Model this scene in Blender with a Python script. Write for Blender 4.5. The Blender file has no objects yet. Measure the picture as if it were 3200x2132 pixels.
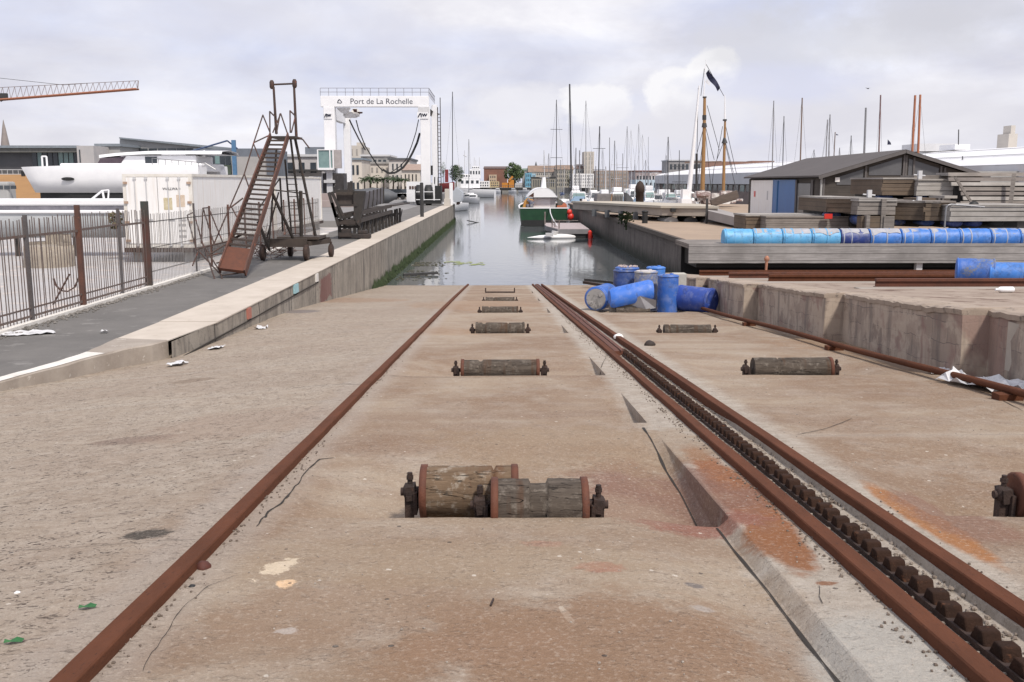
import bpy, math, random
from mathutils import Vector, Matrix, noise
R = math.radians
random.seed(7)
sc = bpy.context.scene
col = sc.collection

# ---------------------------------------------------------------- survey helpers
F = 3050.0; PITCH = R(9.27); YAW = R(0.705); CAM = Vector((0, 0, 2.42))
cp, sp, cy_, sy_ = math.cos(PITCH), math.sin(PITCH), math.cos(YAW), math.sin(YAW)
def ray(u, v):
    x = (u-1600)/F; y = (1066-v)/F
    f = cp + y*sp; z = -sp + y*cp
    return Vector((x*cy_ + f*sy_, f*cy_ - x*sy_, z))
def G(u, v, z=0.0):
    d = ray(u, v); t = (z-CAM.z)/d.z
    return CAM + d*t
def A(u, v, Y):
    d = ray(u, v); return CAM + d*(Y/d.y)
SL = 0.0736; Z0 = 1.10
def plane(y): return Z0 - SL*y
def S(u, v, h=0.0):
    d = ray(u, v); t = (Z0+h-CAM.z)/(d.z+SL*d.y)
    return CAM + d*t
WATER = -1.98

# ---------------------------------------------------------------- materials
def nn(nt, t, **kw):
    n = nt.nodes.new(t)
    for k, v in kw.items(): setattr(n, k, v)
    return n
def mixc(nt, fac, a, b, mode='MIX'):
    n = nt.nodes.new('ShaderNodeMix'); n.data_type = 'RGBA'; n.blend_type = mode
    for s, v in ((0, fac), (6, a), (7, b)):
        if isinstance(v, (int, float)): n.inputs[s].default_value = v
        elif isinstance(v, tuple): n.inputs[s].default_value = (*v, 1)[:4]
        else: nt.links.new(v, n.inputs[s])
    return n.outputs[2]
def math_(nt, op, a, b=None, c=None, clamp=False):
    n = nt.nodes.new('ShaderNodeMath'); n.operation = op; n.use_clamp = clamp
    for i, v in enumerate((a, b, c)):
        if v is None: continue
        if isinstance(v, (int, float)): n.inputs[i].default_value = v
        else: nt.links.new(v, n.inputs[i])
    return n.outputs[0]
def noise_(nt, vec, scale, detail=5, rough=.6, dist=0):
    n = nt.nodes.new('ShaderNodeTexNoise'); n.inputs['Scale'].default_value = scale
    n.inputs['Detail'].default_value = detail; n.inputs['Roughness'].default_value = rough
    n.inputs['Distortion'].default_value = dist
    nt.links.new(vec, n.inputs['Vector']); return n.outputs[0]
def ramp(nt, fac, lo, hi):
    n = nt.nodes.new('ShaderNodeMapRange'); n.inputs[1].default_value = lo; n.inputs[2].default_value = hi
    nt.links.new(fac, n.inputs[0]); return n.outputs[0]
def base_mat(name):
    m = bpy.data.materials.new(name); m.use_nodes = True; nt = m.node_tree
    b = nt.nodes['Principled BSDF']; tc = nt.nodes.new('ShaderNodeTexCoord')
    return m, nt, b, tc
def scaled(nt, vec, s):
    n = nt.nodes.new('ShaderNodeMapping'); n.inputs['Scale'].default_value = s
    nt.links.new(vec, n.inputs['Vector']); return n.outputs[0]
def bump(nt, b, h, strength, dist=.02):
    n = nt.nodes.new('ShaderNodeBump'); n.inputs['Strength'].default_value = strength
    n.inputs['Distance'].default_value = dist
    nt.links.new(h, n.inputs['Height']); nt.links.new(n.outputs[0], b.inputs['Normal'])
MATS = {}
def M(name, c1, c2=None, scale=4, rough=.75, bmp=.15, metal=0, stretch=(1, 1, 1), c3=None, s3=12, t3=.62, spec=.5, streak=None):
    if name in MATS: return MATS[name]
    c2 = c2 or tuple(x*.8 for x in c1)
    m, nt, b, tc = base_mat(name)
    v = tc.outputs['Object']
    oi = nt.nodes.new('ShaderNodeObjectInfo')
    va = nt.nodes.new('ShaderNodeVectorMath'); va.operation = 'ADD'
    nt.links.new(v, va.inputs[0]); 
    sc3 = math_(nt, 'MULTIPLY', oi.outputs['Random'], 17.0); nt.links.new(sc3, va.inputs[1])
    v = scaled(nt, va.outputs[0], stretch)
    n1 = noise_(nt, v, scale, 6, .65)
    c = mixc(nt, ramp(nt, n1, .32, .68), c1, c2)
    if c3:
        n3 = noise_(nt, v, s3, 5, .7)
        c = mixc(nt, ramp(nt, n3, t3, t3+.09), c, c3)
    if streak:
        sv = scaled(nt, va.outputs[0], (6, 6, .35))
        n4 = noise_(nt, sv, 1.6, 4, .6)
        c = mixc(nt, math_(nt, 'MULTIPLY', ramp(nt, n4, .5, .7), .65), c, streak)
    nt.links.new(c, b.inputs['Base Color'])
    b.inputs['Roughness'].default_value = rough; b.inputs['Metallic'].default_value = metal
    b.inputs['Specular IOR Level'].default_value = spec
    if bmp:
        n2 = noise_(nt, v, scale*6, 6, .7); bump(nt, b, n2, bmp)
    MATS[name] = m; return m

def roller_mat(name, c1, c2, c3, rust):
    m, nt, b, tc = base_mat(name); v = tc.outputs['Object']
    oi = nt.nodes.new('ShaderNodeObjectInfo'); va = nt.nodes.new('ShaderNodeVectorMath'); va.operation = 'ADD'
    nt.links.new(v, va.inputs[0]); nt.links.new(math_(nt, 'MULTIPLY', oi.outputs['Random'], 9.0), va.inputs[1]); w = va.outputs[0]
    n1 = noise_(nt, scaled(nt, w, (2.5, 14, 14)), 1.6, 7, .7, .3); n2 = noise_(nt, scaled(nt, w, (9, 1.2, 1.2)), 1.0, 4, .6); n3 = noise_(nt, w, 16, 6, .7)
    c = mixc(nt, ramp(nt, n1, .35, .65), c1, c2)
    c = mixc(nt, math_(nt, 'MULTIPLY', ramp(nt, n3, .52, .66), .75), c, c3)
    c = mixc(nt, math_(nt, 'MULTIPLY', ramp(nt, n2, .55, .64), .7), c, rust)
    ck = noise_(nt, scaled(nt, w, (1.2, 13, 13)), 1.3, 3, .5, .2)
    line = math_(nt, 'MULTIPLY', math_(nt, 'SUBTRACT', 1.0, ramp(nt, math_(nt, 'ABSOLUTE', math_(nt, 'SUBTRACT', ck, .5)), .0, .012)), ramp(nt, n3, .42, .58))
    c = mixc(nt, math_(nt, 'MULTIPLY', line, .9), c, (.015, .012, .01))
    nt.links.new(c, b.inputs['Base Color']); b.inputs['Roughness'].default_value = .9; b.inputs['Specular IOR Level'].default_value = .2
    bump(nt, b, math_(nt, 'SUBTRACT', math_(nt, 'ADD', n1, math_(nt, 'MULTIPLY', n3, .6)), math_(nt, 'MULTIPLY', line, 1.5)), .8, .012)
    return m

def slip_mat():
    m, nt, b, tc = base_mat('slip_concrete')
    v = tc.outputs['Object']
    sep = nt.nodes.new('ShaderNodeSeparateXYZ'); nt.links.new(v, sep.inputs[0])
    X, Y = sep.outputs[0], sep.outputs[1]
    big = noise_(nt, v, .55, 5, .6, .4)
    mid = noise_(nt, v, 2.6, 7, .7, .3)
    fine = noise_(nt, v, 45, 6, .75)
    grain = noise_(nt, v, 170, 4, .8)
    blot = noise_(nt, scaled(nt, v, (1, 1.3, 1)), 6.5, 6, .7, .5)
    c = mixc(nt, ramp(nt, big, .40, .60), (.345, .275, .205), (.245, .168, .112))
    c = mixc(nt, math_(nt, 'MULTIPLY', ramp(nt, mid, .45, .7), .6), c, (.40, .345, .29))
    c = mixc(nt, math_(nt, 'MULTIPLY', ramp(nt, blot, .53, .70), .28), c, (.25, .16, .105))
    c = mixc(nt, math_(nt, 'MULTIPLY', ramp(nt, blot, .46, .34), .22), c, (.45, .385, .31))
    # wet-looking bands running across the slip
    bandv = scaled(nt, v, (.16, 1.5, 1)); bn = noise_(nt, bandv, 1.0, 5, .6)
    c = mixc(nt, math_(nt, 'MULTIPLY', ramp(nt, bn, .48, .68), .5), c, (.215, .14, .095))
    # rougher and greyer west of the first rail
    left = ramp(nt, math_(nt, 'MULTIPLY', X, -1.0), 1.35, 1.75)
    c = mixc(nt, math_(nt, 'MULTIPLY', left, .62), c, mixc(nt, ramp(nt, blot, .4, .62), (.415, .365, .31), (.315, .268, .218)))
    # grey bedding concrete round the rails
    xb = math_(nt, 'ABSOLUTE', math_(nt, 'SUBTRACT', math_(nt, 'ADD', X, math_(nt, 'MULTIPLY', math_(nt, 'SUBTRACT', mid, .5), .35)), 1.62))
    bed = math_(nt, 'SUBTRACT', 1.0, ramp(nt, xb, .42, .58))
    c = mixc(nt, math_(nt, 'MULTIPLY', bed, .72), c, mixc(nt, ramp(nt, blot, .4, .6), (.47, .435, .385), (.36, .325, .28)))
    xl = math_(nt, 'ABSOLUTE', math_(nt, 'ADD', math_(nt, 'ADD', X, math_(nt, 'MULTIPLY', math_(nt, 'SUBTRACT', mid, .5), .4)), 1.38))
    c = mixc(nt, math_(nt, 'MULTIPLY', math_(nt, 'SUBTRACT', 1.0, ramp(nt, xl, .15, .3)), .6), c, (.37, .325, .285))
    for jy in (3.95, 6.9, 9.8, 12.6, 17.5, 24.0):
        dj = math_(nt, 'ABSOLUTE', math_(nt, 'SUBTRACT', math_(nt, 'ADD', Y, math_(nt, 'MULTIPLY', math_(nt, 'SUBTRACT', mid, .5), .10)), jy))
        side = left if jy not in (6.9, 3.95) else ramp(nt, X, 1.95, 2.1)
        c = mixc(nt, math_(nt, 'MULTIPLY', math_(nt, 'MULTIPLY', math_(nt, 'LESS_THAN', dj, .007*max(1, jy/9)), side), .6), c, (.10, .075, .06))
        c = mixc(nt, math_(nt, 'MULTIPLY', math_(nt, 'MULTIPLY', math_(nt, 'SUBTRACT', 1.0, ramp(nt, dj, .02, .16)), side), .3), c, (.47, .42, .36))
    # stains with shapes of their own: (x, y, rx, ry, angle, colour, strength)
    def spot(c, x, y, rx, ry, ang, colr, st, ns=3.0, amp=.9):
        dx = math_(nt, 'SUBTRACT', X, x); dy = math_(nt, 'SUBTRACT', Y, y)
        ca, sa = math.cos(R(ang)), math.sin(R(ang))
        u = math_(nt, 'ADD', math_(nt, 'MULTIPLY', dx, ca/rx), math_(nt, 'MULTIPLY', dy, sa/rx))
        w = math_(nt, 'SUBTRACT', math_(nt, 'MULTIPLY', dy, ca/ry), math_(nt, 'MULTIPLY', dx, sa/ry))
        d = math_(nt, 'SQRT', math_(nt, 'ADD', math_(nt, 'MULTIPLY', u, u), math_(nt, 'MULTIPLY', w, w)))
        d = math_(nt, 'ADD', d, math_(nt, 'MULTIPLY', math_(nt, 'SUBTRACT', mid if ns < 5 else spn, .5), amp*2))
        k = math_(nt, 'SUBTRACT', 1.0, ramp(nt, d, .75, 1.05) )
        return mixc(nt, math_(nt, 'MULTIPLY', k, st, clamp=True), c, colr)
    spn = noise_(nt, v, 14, 6, .75, .5)
    P = lambda u, w: S(u*1.36, w*1.36)
    for u, w, rx, ry, an, cc, st, ns, am in (
        (1690, 1130, .15, 1.35, 0, (.25, .095, .035), .95, 3, .5),
        (1790, 1250, .14, .45, 0, (.24, .10, .04), .95, 3, .6),
        (2120, 1190, .10, .8, 0, (.33, .14, .045), .9, 3, .5),
        (2180, 1180, .22, .6, 0, (.22, .12, .085), .7, 3, .8),
        (1500, 1110, .55, .9, 10, (.20, .105, .075), .8, 3, .9),
        (1600, 1190, .4, .2, 0, (.24, .10, .07), .8, 9, .8),
        (640, 1305, .055, .13, -18, (.90, .78, .60), 1.0, 9, 1.7),
        (655, 1340, .04, .06, 0, (.75, .52, .32), .95, 9, 1.6),
        (660, 1450, .045, .035, 0, (.62, .60, .58), .9, 9, 1.5),
        (1300, 1410, .015, .1, 12, (.62, .56, .47), .8, 9, 1.0),
        (1595, 1336, .045, .035, 0, (.17, .15, .14), .9, 9, .7),
        (1615, 1390, .05, .04, 0, (.42, .40, .38), .8, 9, .9),
        (1380, 1305, .12, .07, 0, (.36, .16, .11), .75, 9, 1.0),
        (1250, 1252, .1, .05, 0, (.36, .19, .14), .6, 9, 1.0),
        (305, 976, .35, .2, 0, (.20, .145, .115), .75, 3, .6),
        (336, 1221, .13, .09, 0, (.065, .055, .045), .95, 9, .8),
        (440, 839, .3, .25, 0, (.22, .165, .12), .7, 3, .6),
        (690, 715, .5, .6, 0, (.17, .15, .15), .8, 3, .4),
        (1130, 1490, .3, .16, 0, (.31, .21, .15), .6, 3, .8),
        (1210, 1150, 1.0, .6, 0, (.31, .235, .17), .5, 3, .8),
        (1900, 1340, .05, .03, 0, (.22, .1, .05), .9, 9, .9),
        (1060, 760, 1.0, 1.0, 0, (.33, .22, .14), .4, 3, .9),
        (2020, 1500, .3, .4, 0, (.40, .39, .36), .7, 3, .8),
        (1350, 1480, .75, .5, 0, (.25, .155, .095), .75, 3, .9), (800, 1400, .5, .35, 20, (.27, .185, .125), .55, 3, .9), (1000, 1290, .9, .35, 0, (.29, .215, .145), .5, 3, .8),
        (1350, 1020, 1.2, .8, 0, (.27, .19, .12), .55, 3, .9), (1100, 700, 2.0, 2.5, 0, (.31, .20, .125), .5, 3, .9), (800, 690, 1.8, 1.5, 0, (.30, .19, .12), .55, 3, .9), (1950, 790, 1.2, 1.5, 0, (.28, .18, .11), .5, 3, .9), (560, 960, .9, .8, 0, (.29, .21, .16), .4, 3, .9)):
        p = P(u, w); c = spot(c, p.x, p.y, rx, ry, an, cc, st, ns, am)
    # pits and pale chips
    vo = nt.nodes.new('ShaderNodeTexVoronoi'); vo.inputs['Scale'].default_value = 9
    wv = nt.nodes.new('ShaderNodeVectorMath'); wv.operation = 'ADD'
    nz = nt.nodes.new('ShaderNodeTexNoise'); nz.inputs['Scale'].default_value = 6; nt.links.new(v, nz.inputs['Vector'])
    nt.links.new(v, wv.inputs[0]); nt.links.new(nz.outputs['Color'], wv.inputs[1])
    nt.links.new(scaled(nt, wv.outputs[0], (.55, 1.1, 1)), vo.inputs['Vector'])
    pits = noise_(nt, scaled(nt, v, (.8, 1.5, 1)), 26, 3, .55, 1.6)
    pm = math_(nt, 'MULTIPLY', ramp(nt, pits, .60, .64), ramp(nt, mid, .38, .52))
    pm = math_(nt, 'MULTIPLY', pm, math_(nt, 'ADD', math_(nt, 'MULTIPLY', left, .8), .2))
    c = mixc(nt, pm, c, (.085, .06, .048))
    pl = noise_(nt, scaled(nt, v, (.9, 1.4, 1)), 8, 4, .6, 1.2)
    c = mixc(nt, math_(nt, 'MULTIPLY', math_(nt, 'MULTIPLY', ramp(nt, pl, .66, .69), .8), math_(nt, 'ADD', math_(nt, 'MULTIPLY', left, .7), .3)), c, (.13, .095, .075))
    sp_ = nt.nodes.new('ShaderNodeTexVoronoi'); sp_.inputs['Scale'].default_value = 11; nt.links.new(v, sp_.inputs['Vector'])
    rnd = nt.nodes.new('ShaderNodeSeparateColor'); nt.links.new(sp_.outputs['Color'], rnd.inputs[0])
    chd = math_(nt, 'ADD', sp_.outputs[0], math_(nt, 'MULTIPLY', math_(nt, 'SUBTRACT', fine, .5), .45))
    chip = math_(nt, 'MULTIPLY', math_(nt, 'LESS_THAN', chd, math_(nt, 'MULTIPLY', rnd.outputs[2], .14)), math_(nt, 'GREATER_THAN', rnd.outputs[0], .78))
    c = mixc(nt, math_(nt, 'MULTIPLY', chip, .8), c, (.62, .57, .50))
    chip2 = math_(nt, 'MULTIPLY', math_(nt, 'LESS_THAN', sp_.outputs[0], .12), math_(nt, 'LESS_THAN', rnd.outputs[1], .05))
    c = mixc(nt, math_(nt, 'MULTIPLY', chip2, .85), c, (.05, .04, .035))
    c = mixc(nt, math_(nt, 'MULTIPLY', ramp(nt, grain, .42, .72), .5), c, (.46, .37, .29), 'MULTIPLY')
    c2 = mixc(nt, math_(nt, 'MULTIPLY', ramp(nt, fine, .52, .72), .45), c, (.58, .50, .42))
    nt.links.new(c2, b.inputs['Base Color'])
    b.inputs['Roughness'].default_value = .85; b.inputs['Specular IOR Level'].default_value = .3
    h = math_(nt, 'SUBTRACT', math_(nt, 'ADD', math_(nt, 'ADD', math_(nt, 'MULTIPLY', fine, .45), math_(nt, 'MULTIPLY', grain, .2)), math_(nt, 'MULTIPLY', spn, .7)), math_(nt, 'MULTIPLY', pm, 1.3))
    bump(nt, b, h, .9, .014)
    return m

def wall_mat(name, c1, c2, dark, algae=None, zlo=-1.9, zhi=-1.1, along='Y'):
    """board-marked quay concrete, vertical runs, weed growing at the tide line"""
    m, nt, b, tc = base_mat(name); v = tc.outputs['Object']
    sep = nt.nodes.new('ShaderNodeSeparateXYZ'); nt.links.new(v, sep.inputs[0])
    n1 = noise_(nt, v, .9, 6, .65); n2 = noise_(nt, scaled(nt, v, (1.3, 1.3, .22)), 1.6, 6, .7, .3)
    n3 = noise_(nt, v, 9, 6, .7)
    c = mixc(nt, ramp(nt, n1, .35, .65), c1, c2)
    c = mixc(nt, math_(nt, 'MULTIPLY', ramp(nt, n2, .48, .62), .75), c, dark)
    c = mixc(nt, math_(nt, 'MULTIPLY', ramp(nt, n3, .56, .66), .55), c, tuple(x*.4 for x in dark))
    jn = math_(nt, 'FRACT', math_(nt, 'DIVIDE', math_(nt, 'ADD', sep.outputs[1], math_(nt, 'MULTIPLY', n1, .25)), 3.1))
    c = mixc(nt, math_(nt, 'MULTIPLY', math_(nt, 'LESS_THAN', jn, .016), .8), c, (.03, .026, .022))
    if algae:
        z = math_(nt, 'ADD', sep.outputs[2], math_(nt, 'MULTIPLY', math_(nt, 'SUBTRACT', noise_(nt, scaled(nt, v, (1, 1, .4)), 1.8, 5, .7), .5), 1.3))
        k = math_(nt, 'SUBTRACT', 1.0, ramp(nt, z, zlo, zhi))
        c = mixc(nt, k, c, algae)
    if name == 'quay_face':
        yy = math_(nt, 'ABSOLUTE', math_(nt, 'SUBTRACT', math_(nt, 'ADD', sep.outputs[1], math_(nt, 'MULTIPLY', n3, 1.6)), 11.6))
        zz = math_(nt, 'ABSOLUTE', math_(nt, 'ADD', math_(nt, 'ADD', sep.outputs[2], math_(nt, 'MULTIPLY', n2, .5)), .30))
        k = math_(nt, 'MULTIPLY', math_(nt, 'LESS_THAN', yy, .9), math_(nt, 'LESS_THAN', zz, .33))
        c = mixc(nt, math_(nt, 'MULTIPLY', k, .7), c, (.16, .05, .045))
    nt.links.new(c, b.inputs['Base Color']); b.inputs['Roughness'].default_value = .85
    bump(nt, b, math_(nt, 'ADD', n3, n2), .4, .03)
    return m

def block_mat(name):
    """patched rendered blockwork of the side wall"""
    m, nt, b, tc = base_mat(name); v = tc.outputs['Object']
    cols = [(.36, .285, .23), (.24, .19, .155), (.43, .355, .285), (.17, .14, .12)]
    br = nt.nodes.new('ShaderNodeTexBrick'); br.inputs['Scale'].default_value = 1.0
    br.inputs['Brick Width'].default_value = .42; br.inputs['Row Height'].default_value = .24
    br.inputs['Mortar Size'].default_value = .004
    br.inputs['Color1'].default_value = (*cols[0], 1); br.inputs['Color2'].default_value = (*cols[1], 1)
    br.inputs['Mortar'].default_value = (.13, .11, .10, 1)
    sep = nt.nodes.new('ShaderNodeSeparateXYZ'); nt.links.new(v, sep.inputs[0])
    cb = nt.nodes.new('ShaderNodeCombineXYZ')
    nt.links.new(math_(nt, 'ADD', sep.outputs[1], sep.outputs[0]), cb.inputs[0])
    nt.links.new(math_(nt, 'ADD', sep.outputs[2], math_(nt, 'MULTIPLY', sep.outputs[1], SL)), cb.inputs[1])
    wob = nt.nodes.new('ShaderNodeVectorMath'); wob.operation = 'ADD'
    nz = nt.nodes.new('ShaderNodeTexNoise'); nz.inputs['Scale'].default_value = 2.5
    nt.links.new(v, nz.inputs['Vector'])
    ms = nt.nodes.new('ShaderNodeVectorMath'); ms.operation = 'SCALE'; ms.inputs['Scale'].default_value = .12
    nt.links.new(nz.outputs['Color'], ms.inputs[0])
    nt.links.new(cb.outputs[0], wob.inputs[0]); nt.links.new(ms.outputs[0], wob.inputs[1]); nt.links.new(wob.outputs[0], br.inputs['Vector'])
    n1 = noise_(nt, v, 1.7, 6, .7); n3 = noise_(nt, v, 11, 6, .7)
    c = mixc(nt, math_(nt, 'MULTIPLY', ramp(nt, n1, .46, .52), .75), br.outputs['Color'], cols[2])
    nw = noise_(nt, v, .9, 5, .6, .5); c = mixc(nt, math_(nt, 'MULTIPLY', ramp(nt, nw, .55, .6), .6), c, (.21, .115, .10))
    n2 = noise_(nt, scaled(nt, v, (2, 2, .3)), 2.2, 5, .6)
    c = mixc(nt, math_(nt, 'MULTIPLY', ramp(nt, n2, .52, .66), .7), c, cols[3])
    c = mixc(nt, math_(nt, 'MULTIPLY', ramp(nt, n3, .6, .7), .5), c, (.28, .25, .22))
    nt.links.new(c, b.inputs['Base Color']); b.inputs['Roughness'].default_value = .9
    bump(nt, b, math_(nt, 'ADD', math_(nt, 'MULTIPLY', br.outputs['Fac'], -.5), n3), .35, .02)
    return m

def water_mat():
    m, nt, b, tc = base_mat('harbour_water'); v = tc.outputs['Object']
    n1 = noise_(nt, scaled(nt, v, (1.2, .5, 1)), 2.2, 3, .55)
    n0 = noise_(nt, scaled(nt, v, (.25, .08, 1)), 1.0, 3, .5)
    nt.links.new(mixc(nt, n0, (.085, .10, .105), (.12, .13, .135)), b.inputs['Base Color'])
    b.inputs['Roughness'].default_value = .07; b.inputs['IOR'].default_value = 1.33
    b.inputs['Specular IOR Level'].default_value = .6
    bump(nt, b, n1, .2, .035)
    return m

def wood_mat(name, c1, c2, axis=0, scale=3.0, plank=0.16, gapc=(.03, .027, .025)):
    m, nt, b, tc = base_mat(name); v = tc.outputs['Object']
    st = [7, 7, 7]; st[axis] = .5
    n1 = noise_(nt, scaled(nt, v, tuple(st)), scale, 6, .7)
    n2 = noise_(nt, v, .9, 4, .6)
    c = mixc(nt, ramp(nt, n1, .3, .7), c1, c2)
    c = mixc(nt, math_(nt, 'MULTIPLY', ramp(nt, n2, .4, .65), .5), c, tuple(x*.55 for x in c2))
    sep = nt.nodes.new('ShaderNodeSeparateXYZ'); nt.links.new(v, sep.inputs[0])
    fr = math_(nt, 'FRACT', math_(nt, 'DIVIDE', math_(nt, 'ADD', sep.outputs[2], 50), plank))
    g = math_(nt, 'LESS_THAN', fr, .07)
    c = mixc(nt, math_(nt, 'MULTIPLY', g, .8), c, gapc)
    nt.links.new(c, b.inputs['Base Color']); b.inputs['Roughness'].default_value = .85
    bump(nt, b, math_(nt, 'SUBTRACT', n1, g), .4, .01)
    MATS[name] = m; return m

def drum_mat(name, c1, c2=None, dirt=(.20, .19, .17), dt=.55):
    m, nt, b, tc = base_mat(name); v = tc.outputs['Object']
    n1 = noise_(nt, v, 2.2, 6, .7, .6); n2 = noise_(nt, v, 18, 6, .7)
    c = mixc(nt, ramp(nt, n1, .35, .65), c1, c2 or tuple(x*.7 for x in c1))
    n5 = noise_(nt, v, 5, 6, .7, .4); c = mixc(nt, math_(nt, 'MULTIPLY', ramp(nt, n5, .48, .68), .55), c, tuple(x*.6+.17 for x in c1))
    c = mixc(nt, math_(nt, 'MULTIPLY', ramp(nt, noise_(nt, v, 3.1, 6, .75, .8), .54, .62), .6), c, tuple(x*.35+.02 for x in c1))
    c = mixc(nt, ramp(nt, math_(nt, 'ADD', math_(nt, 'MULTIPLY', n1, .6), math_(nt, 'MULTIPLY', n2, .4)), dt, dt+.06), c, dirt)
    nt.links.new(c, b.inputs['Base Color']); b.inputs['Roughness'].default_value = .5
    bump(nt, b, n2, .1, .01)
    MATS[name] = m; return m

RAIL = M('rail_rust', (.125, .048, .026), (.085, .034, .019), 2.2, .85, .35, 0, (3, .9, 3), (.055, .026, .018), 24, .60, spec=.12)
RUSTD = M('dark_rust', (.060, .034, .026), (.030, .020, .017), 9, .8, .5, .1, c3=(.16, .07, .035), s3=25, t3=.62)
RUSTO = M('orange_rust', (.135, .046, .024), (.085, .032, .019), 6, .75, .35, .1, c3=(.06, .03, .025), s3=20, t3=.6)
STEEL = M('weathered_steel', (.055, .047, .042), (.035, .029, .026), 5, .7, .2, .2, c3=(.11, .05, .03), s3=9, t3=.6)
STEELR = M('red_brown_steel', (.13, .055, .036), (.065, .035, .028), 3, .7, .2, .1, c3=(.24, .08, .04), s3=6, t3=.6)
BLACK = M('black_rubber', (.012, .012, .013), (.02, .02, .02), 5, .6, .1)
DARK = M('dark_grey_paint', (.045, .043, .043), (.03, .029, .029), 3, .6, .05)
WHITE = M('white_paint', (.80, .80, .81), (.74, .74, .76), 1.5, .4, .02)
WHITES = M('stained_white', (.80, .79, .78), (.74, .73, .72), 1.2, .5, .05, streak=(.66, .60, .54))
CREAM = M('cream_render', (.62, .565, .50), (.54, .49, .43), .35, .8, .05)
CREAM2 = M('pale_stone', (.52, .48, .43), (.44, .41, .37), .4, .8, .05)
GREY = M('grey_panel', (.36, .36, .355), (.31, .31, .305), .6, .7, .03)
GREYL = M('light_grey', (.55, .55, .56), (.48, .48, .49), .6, .6, .03)
GREYD = M('slate_grey', (.10, .105, .115), (.075, .08, .088), .8, .6, .03)
BRICK = M('brick_red', (.22, .105, .075), (.16, .085, .065), .5, .85, .05)
ORANGE = M('orange_timber', (.50, .29, .135), (.43, .25, .12), 1.5, .7, .05, stretch=(.3, .3, 4))
GLASS = M('window_glass', (.035, .042, .05), (.06, .07, .08), .6, .12, 0)
GLASSL = M('pale_glass', (.22, .32, .31), (.14, .22, .22), 1.0, .1, 0)
BLUE = M('blue_panel', (.012, .12, .36), (.01, .10, .30), .8, .45, .02)
SKYB = M('sky_blue_wall', (.16, .38, .52), (.13, .30, .42), .5, .7, .02)
GOLD = M('varnished_spar', (.34, .19, .075), (.27, .15, .06), 3, .4, .05, stretch=(4, 4, .5))
OSPAR = M('orange_spar', (.40, .15, .07), (.33, .12, .06), 3, .4, .05)
ALU = M('mast_aluminium', (.30, .30, .31), (.24, .24, .25), 3, .35, .02, .4)
ALUD = M('dark_mast', (.055, .055, .06), (.08, .08, .085), 3, .4, .02, .2)
ROPE = M('black_sling', (.02, .02, .022), (.03, .03, .03), 9, .8, .1)
GREENH = M('green_hull', (.014, .062, .026), (.009, .038, .018), 1.6, .35, .04, c3=(.03, .05, .03), s3=4, t3=.6)
REDF = M('red_fender', (.62, .035, .02), (.55, .03, .02), 3, .4, .02)
YELW = M('ochre_paint', (.52, .26, .055), (.45, .21, .05), 2, .6, .04)
COR = M('coral_paint', (.50, .16, .085), (.42, .13, .07), 2, .6, .04)
CAP = M('coping_concrete', (.54, .48, .415), (.45, .395, .335), 1.4, .85, .2, c3=(.30, .245, .20), s3=5, t3=.63)
CAPW = M('whitewashed_kerb', (.72, .70, .66), (.60, .565, .52), 5, .8, .25, c3=(.36, .31, .27), s3=10, t3=.62)
APRON = M('pier_concrete', (.36, .27, .195), (.30, .225, .165), .5, .85, .15, c3=(.235, .18, .14), s3=2.5, t3=.6)
ASPH = M('asphalt', (.155, .146, .137), (.115, .109, .103), 1.2, .9, .4, c3=(.20, .19, .18), s3=2.2, t3=.58)
YARD = M('yard_concrete', (.42, .41, .41), (.36, .34, .33), .45, .85, .1, c3=(.52, .46, .42), s3=.9, t3=.55)
STONE = M('rubble_stone', (.33, .285, .23), (.24, .21, .175), 6, .9, .4, c3=(.46, .42, .36), s3=5, t3=.6)
LEAF = M('tree_leaves', (.035, .060, .020), (.05, .085, .03), .5, .8, 0, c3=(.085, .115, .045), s3=.9, t3=.5)
LEAFD = M('dark_leaves', (.025, .045, .018), (.04, .065, .025), .6, .8, 0)
BARK = M('bark', (.10, .075, .05), (.07, .05, .035), 5, .9, .3)
PLASTIC = M('torn_sheeting', (.66, .66, .67), (.50, .50, .51), 5, .35, .1)
TWG = wood_mat('grey_timber', (.29, .26, .235), (.175, .152, .135), 0, 2.5, .165)
TWB = wood_mat('brown_timber', (.17, .125, .085), (.11, .08, .06), 0, 2.5, .2)
TWL = wood_mat('pale_timber', (.42, .395, .37), (.29, .265, .24), 0, 2.5, .21)
TWD = wood_mat('dark_cladding', (.082, .070, .062), (.050, .043, .038), 0, 2.0, .24)
TOAK = roller_mat('roller_oak', (.105, .086, .07), (.055, .044, .036), (.19, .165, .14), (.075, .042, .026))
TOAK2 = roller_mat('ochre_roller_oak', (.175, .122, .08), (.10, .066, .042), (.34, .30, .25), (.12, .058, .03))
DB = drum_mat('drum_blue', (.030, .125, .48), (.045, .12, .36), dirt=(.15, .16, .19), dt=.53)
DBD = drum_mat('drum_blue_grimy', (.03, .075, .26), (.035, .06, .16), dirt=(.15, .14, .13), dt=.56)
DBL = drum_mat('drum_sky', (.12, .42, .70), (.10, .33, .60), dirt=(.40, .42, .44), dt=.66)
DBM = drum_mat('drum_mid', (.05, .21, .62), (.04, .16, .50), dirt=(.30, .32, .36), dt=.66)
DBN = drum_mat('drum_navy', (.02, .045, .22), (.02, .04, .17), dirt=(.28, .29, .31), dt=.66)
DBG = drum_mat('drum_scale', (.28, .27, .26), (.40, .38, .36), dirt=(.10, .10, .11), dt=.52)

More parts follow.
